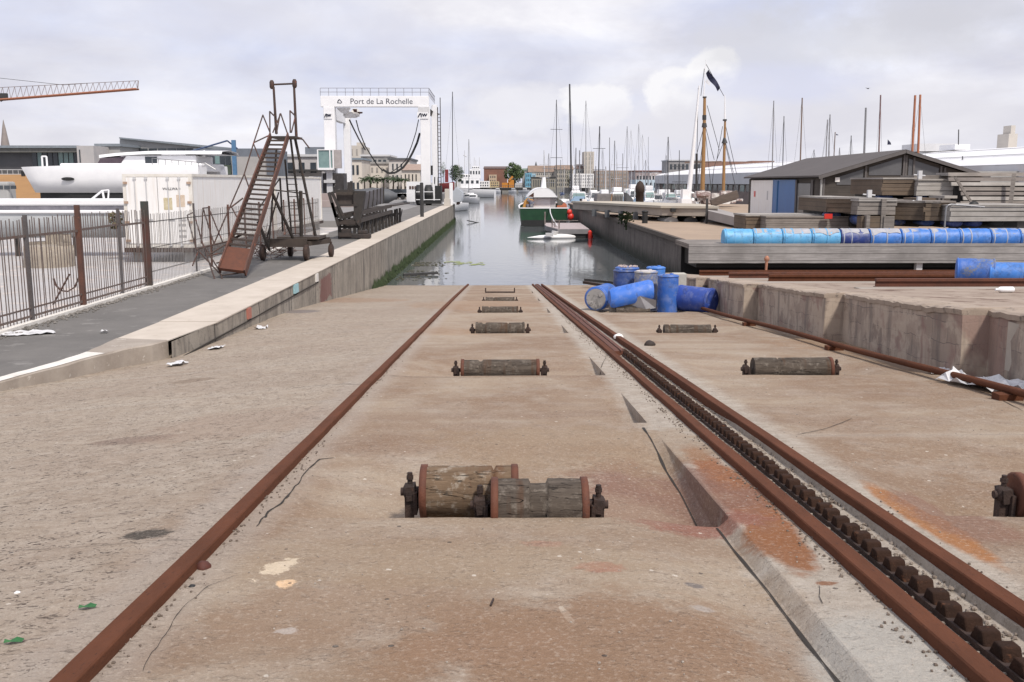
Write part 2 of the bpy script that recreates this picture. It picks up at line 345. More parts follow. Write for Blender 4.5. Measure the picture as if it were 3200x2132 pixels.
# ---------------------------------------------------------------- mesh helpers
ORG = {}
def link(o, parent=None):
    col.objects.link(o)
    if parent is not None: o.parent = parent
    return o
class MB:
    def __init__(s, xf=None): s.v = []; s.f = []; s.sm = []; s.xf = xf
    def add(s, vs, fs, smooth=False):
        b = len(s.v)
        s.v += [(s.xf @ Vector(p)) if s.xf is not None else Vector(p) for p in vs]
        for f in fs: s.f.append(tuple(b+i for i in f)); s.sm.append(smooth)
        return s
    def box(s, c, d, rot=None, bev=0):
        hx, hy, hz = d[0]/2, d[1]/2, d[2]/2
        vs = [Vector((x, y, z)) for x in (-hx, hx) for y in (-hy, hy) for z in (-hz, hz)]
        if rot is not None: vs = [rot @ p for p in vs]
        c = Vector(c)
        return s.add([p+c for p in vs], [(0, 1, 3, 2), (4, 6, 7, 5), (0, 4, 5, 1), (2, 3, 7, 6), (0, 2, 6, 4), (1, 5, 7, 3)])
    def lohi(s, a, b):
        a = Vector(a); b = Vector(b); return s.box((a+b)/2, b-a)
    def beam(s, p, q, w, h, up=(0, 0, 1)):
        p = Vector(p); q = Vector(q); d = (q-p); L = d.length; d.normalize()
        up = Vector(up)
        if abs(d.dot(up)) > .98: up = Vector((1, 0, 0))
        x = d.cross(up).normalized(); z = x.cross(d).normalized()
        vs = [pp + x*(i*w/2) + z*(j*h/2) for pp in (p, q) for i, j in ((-1, -1), (1, -1), (1, 1), (-1, 1))]
        return s.add(vs, [(0, 1, 2, 3), (7, 6, 5, 4), (0, 4, 5, 1), (1, 5, 6, 2), (2, 6, 7, 3), (3, 7, 4, 0)])
    def tube(s, p, q, r, r2=None, n=8, cap=True, rough=0):
        p = Vector(p); q = Vector(q); d = (q-p)
        if d.length < 1e-6: return s
        d.normalize(); up = Vector((0, 0, 1)) if abs(d.z) < .95 else Vector((1, 0, 0))
        x = d.cross(up).normalized(); z = x.cross(d).normalized(); r2 = r if r2 is None else r2
        vs = []
        for pp, rr in ((p, r), (q, r2)):
            for k in range(n):
                a = 2*math.pi*k/n; vs.append(pp + x*(rr*math.cos(a)) + z*(rr*math.sin(a)))
        s.add(vs, [(k, (k+1) % n, n+(k+1) % n, n+k) for k in range(n)], n > 6)
        if cap: s.add(vs, [tuple(range(n-1, -1, -1)), tuple(range(n, 2*n))])
        return s
    def poly(s, pts, r, n=6):
        pts = [Vector(p) for p in pts]
        for a, b in zip(pts, pts[1:]): s.tube(a, b, r, n=n)
        return s
    def lathe(s, p, axis, prof, n=24, sq=(1, 1), wob=0, seed=0):
        """prof: list of (distance along axis, radius)"""
        p = Vector(p); d = Vector(axis).normalized()
        up = Vector((0, 0, 1)) if abs(d.z) < .95 else Vector((1, 0, 0))
        x = d.cross(up).normalized(); z = x.cross(d).normalized(); vs = []
        for t, r in prof:
            for k in range(n):
                a = 2*math.pi*k/n; rr = r
                if wob: rr = r*(1 + wob*noise.noise(Vector((math.cos(a)*2+seed, math.sin(a)*2, t*4))))
                vs.append(p + d*t + x*(rr*sq[0]*math.cos(a)) + z*(rr*sq[1]*math.sin(a)))
        m = len(prof)
        s.add(vs, [(i*n+k, i*n+(k+1) % n, (i+1)*n+(k+1) % n, (i+1)*n+k) for i in range(m-1) for k in range(n)], True)
        s.add(vs[:n], [tuple(range(n-1, -1, -1))]); s.add(vs[-n:], [tuple(range(n))])
        return s
    def prism(s, poly, z0, z1):
        n = len(poly)
        g = lambda z, p: (p[0], p[1], z(p) if callable(z) else z)
        vs = [g(z0, p) for p in poly] + [g(z1, p) for p in poly]
        return s.add(vs, [tuple(range(n-1, -1, -1)), tuple(range(n, 2*n))] + [(k, (k+1) % n, n+(k+1) % n, n+k) for k in range(n)])
    def extr(s, poly, d):
        """3-D outline extruded along vector d"""
        n = len(poly); d = Vector(d); vs = [Vector(p) for p in poly]; vs += [p+d for p in vs]
        return s.add(vs, [tuple(range(n-1, -1, -1)), tuple(range(n, 2*n))] + [(k, (k+1) % n, n+(k+1) % n, n+k) for k in range(n)])
    def grid(s, rows, smooth=False):
        m = len(rows); n = len(rows[0]); vs = [p for r in rows for p in r]
        return s.add(vs, [(i*n+j, i*n+j+1, (i+1)*n+j+1, (i+1)*n+j) for i in range(m-1) for j in range(n-1)], smooth)
    def build(s, name, mat, parent=None, bev=0):
        o0 = ORG.get(parent.name, Vector()) if parent is not None else Vector()
        me = bpy.data.meshes.new(name)
        me.from_pydata([tuple(p-o0) for p in s.v], [], s.f)
        me.polygons.foreach_set('use_smooth', s.sm); me.materials.append(mat); me.validate(); me.update()
        o = bpy.data.objects.new(name, me); link(o, parent)
        ORG[o.name] = o0
        if bev:
            b = o.modifiers.new('bevel', 'BEVEL'); b.width = bev; b.segments = 2; b.limit_method = 'ANGLE'
        return o
def build_each(mb, name, mat, parent):
    """one object per separate piece of the mesh"""
    key = {}; par = list(range(len(mb.v)))
    def find(i):
        while par[i] != i: par[i] = par[par[i]]; i = par[i]
        return i
    for i, p in enumerate(mb.v):
        k = (round(p.x, 4), round(p.y, 4), round(p.z, 4))
        if k in key: par[find(i)] = find(key[k])
        else: key[k] = i
    for f in mb.f:
        for j in f[1:]: par[find(j)] = find(f[0])
    groups = {}
    for f, sm in zip(mb.f, mb.sm): groups.setdefault(find(f[0]), []).append((f, sm))
    for g in groups.values():
        m2 = MB(); idx = {}
        for f, sm in g:
            for j in f:
                if j not in idx: idx[j] = len(m2.v); m2.v.append(mb.v[j])
            m2.f.append(tuple(idx[j] for j in f)); m2.sm.append(sm)
        m2.build(name, mat, parent)
def tag(o, label=None, cat=None, group=None, kind=None):
    if label: o['label'] = label
    if cat: o['category'] = cat
    if group: o['group'] = group
    if kind: o['kind'] = kind
    return o
def thing(name, label, cat, loc, group=None):
    o = bpy.data.objects.new(name, None); o.empty_display_size = .2; col.objects.link(o)
    o.location = Vector(loc); ORG[o.name] = Vector(loc)
    return tag(o, label, cat, group)
def struct(name, mb, mat):
    o = mb.build(name, mat); o['kind'] = 'structure'; return o
def solo(name, mb, mat, label, cat, group=None, bev=0):
    o = mb.build(name, mat, None, bev); return tag(o, label, cat, group)
def rotz(a): return Matrix.Rotation(a, 4, 'Z')
def at(loc, rz=0, rx=0, ry=0):
    return Matrix.Translation(Vector(loc)) @ Matrix.Rotation(rz, 4, 'Z') @ Matrix.Rotation(ry, 4, 'Y') @ Matrix.Rotation(rx, 4, 'X')
# ================================================================ SETTING
STEPS = [4.70, 10.45, 16.2, 22.0, 27.7, 33.5]
def sstep(a, b, x):
    t = min(1, max(0, (x-a)/(b-a))); return t*t*(3-2*t)
def zslip(x, y):
    z = plane(y)
    # fall towards the kerb on the near left
    if x < -1.5:
        cf = .36*(1-sstep(12.0, 24.0, y))
        z -= cf*min(1, (-1.5-x)/4.0)
    # sawtooth floor at each row of rollers
    for st in STEPS:
        d = y-st
        if 0 < d < 2.1:
            dep = (.17 if st < 12 else .14)*min(1, d/.015)*(1-d/2.1)**1.3
            if -1.3 < x < 1.15: z -= dep*sstep(-1.3, -.55, x)
            if 2.15 < x < 4.3: z -= dep*sstep(2.15, 2.6, x)*(1-sstep(3.95, 4.3, x))
    if .93 < x < 1.15 and 7.45 < y < 9.1: z -= .13*(1-(y-7.45)/1.65)
    if .6 < x < 1.16 and y < 7.2:
        z -= .055*sstep(7.2, 6.0, y)*(sstep(.6, 1.08, x) if x < 1.10 else (1.16-x)/.06)
    if 1.52 < x < 1.83: z -= .03
    if x < -1.6:
        for jy, st_ in ((4.9, .012), (9.8, .010), (12.6, .012), (17.5, .012)):
            if y < jy+.04*math.sin(x*2): z += st_*.5*(1 if jy-y < .6 else max(0, 1-(jy-y-.6)/3))
    z -= .10*max(0, 1-abs(x-3.2)/.9)*max(0, 1-abs(y-STEPS[0]-.3)/.4)
    z += .006*noise.noise(Vector((x*1.3, y*1.3, 0))) + .0035*noise.noise(Vector((x*6, y*6, 3)))
    return z
xs = [-9+.3*i for i in range(20)] + [-3+.12*i for i in range(46)] + [2.52+.2*i for i in range(16)]
for e in (.93, 1.04, 1.08, 1.10, 1.16, 1.15, 1.52, 1.83, -1.3): xs += [e-.004, e+.004]
xs = sorted(set(round(x, 4) for x in xs if x < 5.7)) + [5.75]
ys = [-2+.25*i for i in range(12)] + [1+.1*i for i in range(110)] + [12+.25*i for i in range(135)]
for e in STEPS: ys += [e-.002, e+.018]
ys += [7.448, 7.455]
ys = sorted(set(round(y, 4) for y in ys if y <= 43.5))
m = MB(); m.grid([[(x, y, zslip(x, y)) for x in xs] for y in ys])
SLIPM = slip_mat()
slip = struct('slipway', m, SLIPM)

def crack(pts, w, name='crack', up=.004):
    """narrow open crack following a wandering line on the slipway"""
    mb = MB(); P = []
    for (u, v), (u2, v2) in zip(pts, pts[1:]):
        for k in range(6):
            t = k/6; P.append(S((u+(u2-u)*t)*1.36, (v+(v2-v)*t)*1.36))
    P.append(S(pts[-1][0]*1.36, pts[-1][1]*1.36))
    L = []; Rr = []
    for i, p in enumerate(P):
        d = (P[min(i+1, len(P)-1)]-P[max(i-1, 0)]); d.z = 0; d.normalize()
        nrm = Vector((-d.y, d.x, 0)); ww = .6*w*(.35+.9*abs(noise.noise(Vector((p.x*9, p.y*9, 1)))))*(0.3 if i in (0, len(P)-1) else 1)
        j = nrm*(.02*noise.noise(Vector((p.x*7, p.y*7, 5))))
        a, b = p+j+nrm*ww, p+j-nrm*ww
        a.z = zslip(a.x, a.y)+up; b.z = zslip(b.x, b.y)+up
        L.append(a); Rr.append(b)
    mb.grid([L, Rr]); return mb.build(name, CRK, slip)
CRK = M('crack_dark', (.022, .018, .015), (.03, .025, .02), 20, .95, 0)
crack([(590, 1212), (615, 1180), (650, 1150), (680, 1115), (712, 1075), (735, 1055), (768, 1050)], .012)
crack([(335, 1545), (345, 1500), (385, 1460), (410, 1415), (435, 1385), (480, 1350), (540, 1325)], .0035)
mbc = MB(); Lc = []; Rc = []
for k in range(60):
    y = 2.2+k*.085; w_ = .003+.013*abs(noise.noise(Vector((y*2.3, 0, 4)))); xx_ = 1.085+.012*noise.noise(Vector((y*1.7, 2, 2)))
    Lc.append((xx_-w_, y, zslip(xx_-w_, y)+.006)); Rc.append((xx_+w_, y, zslip(xx_+w_, y)+.006))
mbc.grid([Lc, Rc]); mbc.build('crack', CRK, slip)
crack([(1885, 1388), (1888, 1365), (1882, 1345)], .004)
crack([(0, 1235), (120, 1238), (260, 1240), (480, 1242)], .004)
crack([(700, 880), (830, 884), (880, 872)], .02)
crack([(2353, 945), (2270, 905), (2250, 900)], .012)
crack([(560, 752), (700, 748), (820, 742), (960, 742)], .014)
crack([(880, 862), (960, 868), (1080, 868), (1240, 864)], .008)
crack([(1290, 790), (1400, 800), (1370, 870)], .01)
crack([(1830, 1000), (1900, 985), (1960, 962)], .01)

# ---- water, far shore, quays
m = MB(); m.add([(-1500, 40, WATER), (1500, 40, WATER), (1500, 2500, WATER), (-1500, 2500, WATER)], [(0, 1, 2, 3)])
m.add([(-4.95, 34, WATER), (30, 34, WATER), (30, 40, WATER), (-4.95, 40, WATER)], [(0, 1, 2, 3)])
WATM = water_mat(); struct('water', m, WATM)
m = MB(); m.add([(-1400, 60, -6), (1400, 60, -6), (1400, 2500, -6), (-1400, 2500, -6)], [(0, 1, 2, 3)])
struct('harbour_bed', m, M('mud', (.05, .05, .04)))
m = MB(); m.prism([(-1200, 420), (1200, 420), (1200, 2400), (-1200, 2400)], -3, 0.0)
struct('far_shore', m, M('shore_paving', (.30, .28, .26), (.2, .2, .19), .05))
# kerb / coping outline
outer = [G(u, v) for u, v in ((-420, 1300), (-150, 1232), (0, 1192.6), (59, 1176), (179, 1145), (281, 1117), (393, 1089), (470, 1076), (525, 1063))]
outer = [(p.x, p.y) for p in outer] + [(-4.97, 17.0), (-4.95, 25), (-4.95, 50), (-4.95, 80), (-4.95, 109)]
inner = [(-9.2, 8.2)] + [(G(u, v).x, G(u, v).y) for u, v in ((-100, 1212), (41, 1170), (255, 1107), (365, 1057))] + [(-5.95, 18), (-5.97, 40), (-5.97, 109)]
OQ = outer
# asphalt sheet and cap
m = MB(); rows_ = [[(p[0], p[1], -.012), (min(-8.3, p[0]-.3) if i == 0 else -8.3, p[1]+.25, -.012)] for i, p in enumerate(inner)]
m.grid(rows_); m.grid([[(r_[1][0], r_[1][1], -.012), (r_[1][0], r_[1][1], -.5)] for r_ in rows_]); m.add([(-9.2, 8.2, -.012), (-9.5, 8.45, -.012), (-10.5, 12.2, -.012), (-8.3, 14.9, -.012), (-8.3, 13.2, -.012)], [(0, 1, 2, 3, 4)]); struct('quay_road', m, ASPH)
m = MB(); kerb = outer[2:7]
def strip(mb, a, b, z0, z1):
    poly = a + b[::-1]; mb.prism(poly, z0, z1)
m = MB()
n_near = [p for p in outer[:9]]; i_near = inner[:5]
def resamp(P, n):
    L = [0]
    for a, b in zip(P, P[1:]): L.append(L[-1]+math.hypot(b[0]-a[0], b[1]-a[1]))
    out = []
    for k in range(n+1):
        s_ = L[-1]*k/n; i = max(j for j in range(len(L)-1) if L[j] <= s_+1e-9); t_ = (s_-L[i])/(L[i+1]-L[i]); out.append((P[i][0]+(P[i+1][0]-P[i][0])*t_, P[i][1]+(P[i+1][1]-P[i][1])*t_))
    return out
ip_ = [(G(u, v).x, G(u, v).y) for u, v in ((-400, 1290), (-150, 1226), (0, 1178), (59, 1163), (127, 1145), (255, 1107), (365, 1057))]
ro, ri = resamp(n_near, 40), resamp(ip_, 40)
wob_ = lambda p, s_: .02*noise.noise(Vector((p[0]*3, p[1]*3, s_)))
m.grid([[(o_[0]+wob_(o_, 1), o_[1]+wob_(o_, 2), -.55), (o_[0]+wob_(o_, 1), o_[1]+wob_(o_, 2), -.02+wob_(o_, 3)*.6), (o_[0]-.02+wob_(o_, 4), o_[1]+.015, 0), (i_[0]+wob_(i_, 5)*2, i_[1], 0.002), (i_[0]+wob_(i_, 5)*2, i_[1]+.01, -.1)] for o_, i_ in zip(ro, ri)])
KF = m; KT = MB(); KT.grid([[(o_[0]-.015+wob_(o_, 4), o_[1]+.012, .004), (i_[0]+wob_(i_, 5)*2, i_[1], .006)] for o_, i_ in list(zip(ro, ri))[:31]])

kerb_o = thing('kerb', 'low concrete kerb with whitewashed top curving off at the left edge', 'kerb', (-5.6, 13.4, 0)); KF.build('body', M('kerb_face', (.36, .315, .27), (.26, .22, .185), 2.5, .85, .3, c3=(.50, .46, .41), s3=5, t3=.6), kerb_o); KT.build('whitewash', CAPW, kerb_o)
m = MB(); segs = [17.0, 20.1, 24.3, 28.0, 33.0, 38.5, 45, 52, 60, 70, 80, 95, 109]
prev = (outer[8], inner[4])
pa, pb = outer[8], inner[4]
for yy in segs:
    qa, qb = (-4.95, yy-.008), (-5.97, yy-.008)
    m.prism([pa, qa, qb, pb], -.02, .004*math.sin(yy)); pa, pb = (-4.95, yy+.008), (-5.97, yy+.008)
CRK = M('crack_dark', (.022, .018, .015), (.03, .025, .02), 20, .95, 0)
quay = thing('quay_wall', 'long stained concrete quay wall along the left side of the basin', 'quay wall', (-4.95, 17, 0))
m.build('coping', CAP, quay)
m = MB(); rows = []
for zz in (0.0,): pass
yy = [14.9+i*1.0 for i in range(95)]
wxq = lambda y: -4.965-.10*max(0, (17-y)/2.1)
rows = [[(wxq(y)+.03*noise.noise(Vector((y*.8, z*2, 0))), y, z) for y in yy] for z in (-.012, -.27, -.285, -.7, -1.1, -1.4, -1.6, -1.8, -2.0, -2.4, -3.0)]
m.grid(rows, True); m.grid([[(-4.965, 108.9, z), (-8.5, 109, z), (-14, 112, z)] for z in (0, -1, -3)])
m.build('wall_face', wall_mat('quay_face', (.33, .295, .25), (.22, .195, .165), (.125, .11, .097), (.020, .030, .013), -1.9, -1.35), quay)
m = MB(); m.prism([(-4.972, 15), (-4.943, 15), (-4.943, 26.6), (-4.972, 26.6)], -.292, -.272); m.build('joint', CRK, quay)
m = MB()
for k in range(3000):
    y = random.uniform(37.5, 109); h_ = random.uniform(.05, .32)*(1+.6*noise.noise(Vector((y*.7, 0, 0)))); x = -4.955+random.uniform(0, .02); s_ = random.uniform(.02, .06); zb_ = WATER+random.uniform(-.1, .35)
    m.add([(x, y-s_, zb_), (x+random.uniform(.02, .1), y, zb_-.04), (x, y+s_, zb_), (x, y+random.uniform(-.05, .05), zb_+h_)], [(0, 1, 3), (1, 2, 3)])
wd = m.build('seaweed_fringe', M('seaweed', (.018, .036, .010), (.035, .05, .018), 1.2, .8, 0), quay); wd['kind'] = 'stuff'
m = MB(); m.prism([(-4.95, 15.0), (-4.95, 20), (-8.3, 20), (-8.3, 12.8), (-7.0, 12.8)], -1.2, -.36)
for y0, y1, cc, nm in ((23.4, 23.85, (.34, .55, .60), 'blue_paint_patch'), (19.0, 19.25, (.42, .16, .12), 'red_paint_patch'), (26.2, 26.5, (.75, .73, .70), 'white_paint_patch')):
    mb = MB(); mb.prism([(-4.97, y0), (-4.925, y0), (-4.925, y1), (-4.97, y1)], -.24, -.03); mb.build('paint_patch', M(nm, cc), quay)
# yard behind the fence, land beyond
m = MB(); m.prism([(-8.3, -20), (-8.3, 62), (-400, 62), (-400, -20)], -3, -.42); struct('boatyard_ground', m, YARD)
m = MB(); m.prism([(-8.3, 62), (-8.3, 109), (-12, 112), (-11, 425), (-1200, 425), (-1200, 62)], -3, -.015); struct('town_quay_ground', m, M('quay_paving', (.25, .24, .235), (.19, .185, .18), .2))
# near ground behind camera
m = MB(); m.add([(-60, -30, -.9), (-9, -30, 1.2), (-9, -2, 1.2), (-9, 8, -.3), (-60, 8, -.9)], [(0, 1, 2, 3, 4)])
m.add([(-9, -30, 3.2), (40, -30, 3.2), (40, -2, 1.245), (-9, -2, 1.245)], [(0, 1, 2, 3)])
struct('ground', m, SLIPM)
# right pier
pier = thing('pier', 'tan concrete pier with dark weathered wall on the right of the basin', 'pier', (7.9, 39, 0))
m = MB(); m.prism([(7.9, 39), (60, 39), (60, 88), (24, 108), (7.9, 112)], -.25, 0); m.build('deck', APRON, pier)
m = MB(); m.grid([[(7.93+.05*noise.noise(Vector((y*.7, z*2, 9))), y, z) for y in [39+i for i in range(74)]] for z in (-.25, -.7, -1.2, -1.8, -2.6)], True)
m.grid([[(7.93, 39, z), (60, 39.05, z)] for z in (-.25, -3)]); m.grid([[(7.93, 112, z), (24, 108, z), (60, 88, z)] for z in (-.25, -3)])
m.build('wall_face', wall_mat('pier_face', (.17, .145, .13), (.12, .10, .09), (.075, .062, .056), (.022, .026, .016), -1.75, -1.1), pier)
m = MB(); m.beam((7.82, 39, -.11), (7.82, 112, -.11), .16, .2); m.build('timber_fender', M('edge_timber', (.10, .08, .062), (.07, .055, .045), 3, .8, .3), pier)

# ================================================================ RAILS
def rail(x, y0, y1, w=.125, h=.065, near=0):
    mb = MB(); n = 160; rows = []
    prof = [(-w/2-.008, -.03), (-w/2-.002, h-.006), (-w/2+.003, h), (w/2-.003, h), (w/2+.002, h-.006), (w/2+.008, -.03)]
    for i in range(n+1):
        y = y0+(y1-y0)*i/n; xx = x + near*(1-min(1, max(0, (y-3)/26)))+.004*noise.noise(Vector((y*.8, x*5, 0)))
        rows.append([(xx+a, y, plane(y)+b) for a, b in prof])
    mb.grid(rows); mb.add(rows[0], [tuple(range(5, -1, -1))]); mb.add(rows[-1], [tuple(range(6))]); return mb
solo('slipway_rail', rail(-1.39, -1.5, 42.6, .078, .045, .075), RAIL, 'single rusty rail left of the row of wooden rollers', 'rail', 'rails down the slipway')
solo('slipway_rail', rail(1.42, -1.5, 42.6, .078, .045, .075), RAIL, 'rusty rail just left of the toothed rack', 'rail', 'rails down the slipway')
solo('slipway_rail', rail(1.815, -1.5, 42.6, .078, .045, .075), RAIL, 'rusty rail just right of the toothed rack', 'rail', 'rails down the slipway')
mb = MB(); P = [(4.60+.03*math.sin(y*.9), y, plane(y)+.09) for y in [1+.5*i for i in range(48)]]
for a, b in zip(P, P[1:]): mb.tube(a, b, .036, n=10, cap=False)
for y in (4, 8.6, 13.2, 17.8): mb.box((4.6, y, plane(y)+.02), (.22, .14, .08))
solo('slipway_rail', mb, RAIL, 'thin raised rusty rail along the foot of the right wall', 'rail', 'rails down the slipway')
# toothed rack
rk = thing('toothed_rack', 'dark rusty toothed rack between the two close rails', 'rack', (1.665, 3, plane(3)))
mb = MB(); mb.beam((1.665, -1, plane(-1)-.035), (1.665, 13.2, plane(13.2)-.035), .085, .06)
mb.build('base_bar', RUSTD, rk)
mb = MB(); y = 0.0
while y < 13.1:
    z = plane(y); w = .034; j = .014*noise.noise(Vector((y*9, 0, 0))); z += .012*noise.noise(Vector((y*7, 4, 0)))
    for xx in (0,):
        mb.extr([(1.665-w+j, y-.060, z-.02), (1.665-w+j, y-.030, z+.042), (1.665-w+j, y+.022, z+.040), (1.665-w+j, y+.055, z-.02)], (2*w, 0, 0))
    y += .13
mb.build('teeth', M('tooth_rust', (.048, .025, .017), (.028, .017, .013), 9, .9, .6, 0, c3=(.11, .05, .028), s3=22, t3=.6, spec=.1), rk, .007)
mb = MB(); rows = []
for i in range(100):
    y = 12.8+i*.3; j = .012*noise.noise(Vector((y*2, 3, 0)))
    rows.append([(1.49, y, plane(y)-.04), (1.53+j, y, plane(y)+.035+j), (1.59, y, plane(y)+.045+j*1.5), (1.60, y, plane(y)+.0), (1.615, y, plane(y)+.045+j), (1.68, y, plane(y)+.035+j), (1.715, y, plane(y)-.04)])
mb.grid(rows); mb.add(rows[0], [(0, 1, 2, 3, 4, 5, 6)])
solo('cover_plate', mb, RUSTO, 'rusted steel cover plate continuing the rack down to the water', 'plate')
# rubble in the rack trench and along rails
random.seed(11); mb = MB()
def stone(mb, x, y, z, r, n=5):
    k = random.random()*10; vs = []
    for i in range(3):
        for j in range(n):
            a = 2*math.pi*j/n+k; rr = r*(.6+.5*random.random())*(1 if i == 1 else .65)
            vs.append((x+rr*math.cos(a), y+rr*math.sin(a), z+(i-.6)*r*.5))
    mb.add(vs, [(i*n+j, i*n+(j+1) % n, (i+1)*n+(j+1) % n, (i+1)*n+j) for i in range(2) for j in range(n)]+[tuple(range(2*n, 3*n))])
for i in range(3000):
    y = random.random()**1.6*14; s_ = random.choice((-1, 1)); x = 1.665+s_*random.uniform(.05, .17)
    stone(mb, x, y, plane(y)-.026, random.uniform(.003, .014))
tag(solo('rubble', mb, M('rubble_crumbs', (.33, .28, .235), (.13, .10, .08), 12, .9, .2), None, None), kind='stuff')
mb = MB()
for i in range(2200):
    y = 1+random.random()**1.7*20; x0 = random.choice((-1.26, 1.43, 1.43, 1.945))-(.075 if y > 14 else .04 if y > 7 else 0); x = x0+random.choice((-1, 1))*abs(random.gauss(0, .035))
    if abs(x-x0) < .0: x = x0
    stone(mb, x, y, zslip(x, y)+.002, random.uniform(.003, .010), 4)
tag(solo('grit', mb, M('dark_grit', (.10, .075, .06), (.2, .16, .13), 60, .9, 0), None, None), kind='stuff')
mb = MB()
for i in range(1500):
    y = 1.6+random.random()**1.5*14; x = random.uniform(-6, 5) ; stone(mb, x, y, zslip(x, y)+.001, random.uniform(.002, .007), 4)
tag(solo('gravel', mb, M('pale_gravel', (.45, .40, .35), (.14, .11, .09), 3, .9, 0), None, None), kind='stuff')

# ================================================================ ROLLERS
def roller(x0, x1, y, zc, r, body, label, seed, holders=(True, True), groove=None, ends=None, ring=(True, True)):
    t = thing('wooden_roller', label, 'roller', ((x0+x1)/2, y, zc-r), 'wooden rollers set in the slipway')
    L = x1-x0; gr = groove if groove is not None else ((.24, .30),)
    prof = []; k = 0
    while k <= 40:
        tt = k/40; rr = r
        for a, b in gr:
            if a < tt < b: rr = r*.82
        rr *= 1+.02*noise.noise(Vector((tt*14+seed, seed, 0)))
        prof.append((.03+tt*(L-.06), rr)); k += 1
    mb = MB(); mb.lathe((x0, y, zc), (1, 0, 0), prof, 22, wob=.05, seed=seed); mb.build('drum', body, t)
    for i, e in enumerate((x0+.005, x1-.045)):
        if ring[i]:
            mb = MB(); mb.lathe((e, y, zc), (1, 0, 0), [(0, r*.95), (.004, r*1.07), (.036, r*1.07), (.04, r*.95)], 22); mb.build('end_band', ends or RUSTO, t)
    for i, (e, s_) in enumerate(((x0, -1), (x1, 1))):
        if not holders[i]: continue
        mb = MB(); mb.tube((e, y, zc), (e+s_*.1, y, zc), .022, n=10)
        mb.lathe((e+s_*.03, y, zc+.005), (s_, 0, 0), [(0, .03), (.008, .042), (.045, .045), (.055, .025)], 8, wob=.35, seed=seed+i); mb.box((e+s_*.045, y, zc+.0), (.05, .095, .075), Matrix.Rotation(.12*s_, 3, 'Y')); mb.box((e+s_*.02, y, zc-.05), (.02, .12, .12))
        mb.box((e+s_*.055, y, zc-.09), (.045, .06, .20)); mb.tube((e+s_*.05, y, zc+.02), (e+s_*.05, y, zc+.105), .014, n=8)
        mb.tube((e+s_*.05, y, zc+.068), (e+s_*.05, y, zc+.088), .02, n=6)
        mb.build('bearing', RUSTD, t)
    return t
yA = STEPS[0]
roller(-.43, .10, yA+.30, plane(yA)+.040, .136, TOAK2, 'ochre cracked wooden roller, back left half of the nearest pair', 1.0, (True, False), ((.75, .78),))
roller(-.055, .455, yA+.13, plane(yA)+.022, .135, TOAK, 'grey split wooden roller, front right half of the nearest pair', 2.0, (True, True), ((.38, .58),))
roller(-.44, .44, STEPS[1]+.15, plane(STEPS[1])+.035, .115, TOAK, 'wooden roller with orange end bands, second row up the left track', 3.0, groove=((.2, .26),))
roller(-.42, .42, STEPS[2]+.15, plane(STEPS[2])+.035, .125, TOAK, 'brown grooved wooden roller in the third row of the left track', 4.0, groove=((.12, .2), (.66, .7)), ends=TOAK)
roller(-.42, .42, STEPS[3]+.15, plane(STEPS[3])+.01, .115, TOAK, 'brownish wooden roller in the fourth row of the left track', 5.0, groove=((.16, .22),), ends=TOAK)
roller(-.42, .42, STEPS[4]+.15, plane(STEPS[4])-.01, .10, TOAK, 'thin grey wooden roller in the fifth row of the left track', 6.0, ends=TOAK)
mb = MB(); yy_ = STEPS[5]+.1; mb.beam((-.48, yy_, plane(yy_)+.02), (.48, yy_, plane(yy_)+.02), .05, .05)
for s_ in (-.5, .5): mb.box((s_, yy_, plane(yy_)+.07), (.04, .05, .2))
solo('roller_frame', mb, RUSTD, 'empty dark roller frame nearest the water', 'roller frame')
roller(2.77, 3.68, STEPS[1]+.15, plane(STEPS[1])+.04, .125, TOAK, 'thick dark wooden roller with cracked left end on the right track', 7.0, (True, True), ((.30, .34),), ring=(False, True))
roller(2.75, 3.6, STEPS[2]+.15, plane(STEPS[2])+.01, .11, TOAK, 'weathered wooden roller of the right track in front of the blue drums', 8.0, groove=((.1, .13),), ring=(False, False))
roller(2.62, 3.45, STEPS[3]+.12, plane(STEPS[3])+.0, .10, TOAK, 'wooden roller lying at the foot of the blue drums', 9.0, ring=(False, False), holders=(False, False))
roller(2.68, 3.6, STEPS[0]+.18, plane(STEPS[0])+.05, .11, TOAK, 'rusty roller cut off by the right edge of the photo', 10.0)
# debris on slipway
def lump(u, v, r, mat, name, label, cat, flat=.6):
    p = S(u*1.36, v*1.36); mb = MB(); z = zslip(p.x, p.y)
    mb.lathe((p.x, p.y, z-.003), (0, 0, 1), [(0, r), (r*flat*.5, r*1.05), (r*flat, r*.7), (r*flat*1.25, r*.2)], 9, wob=.5, seed=u)
    return solo(name, mb, mat, label, cat)
lump(466, 1306, .03, M('red_stone', (.10, .025, .015), (.06, .02, .015), 30), 'stone', 'dark red stone beside the left rail', 'stone', .9)
lump(441, 1349, .014, BLACK, 'stone', 'small black pebble near the red stone', 'stone')
lump(1492, 794, .08, M('dark_lump', (.045, .03, .025), (.02, .015, .012), 20), 'stone', 'dark brown block on the right track behind the rails', 'stone', .8)
lump(1422, 778, .07, WHITES, 'stone', 'white stone lying on the rack cover plate', 'stone', .9)
lump(38, 1343, .012, WHITES, 'stone', 'pale round pebble at the far left', 'stone')
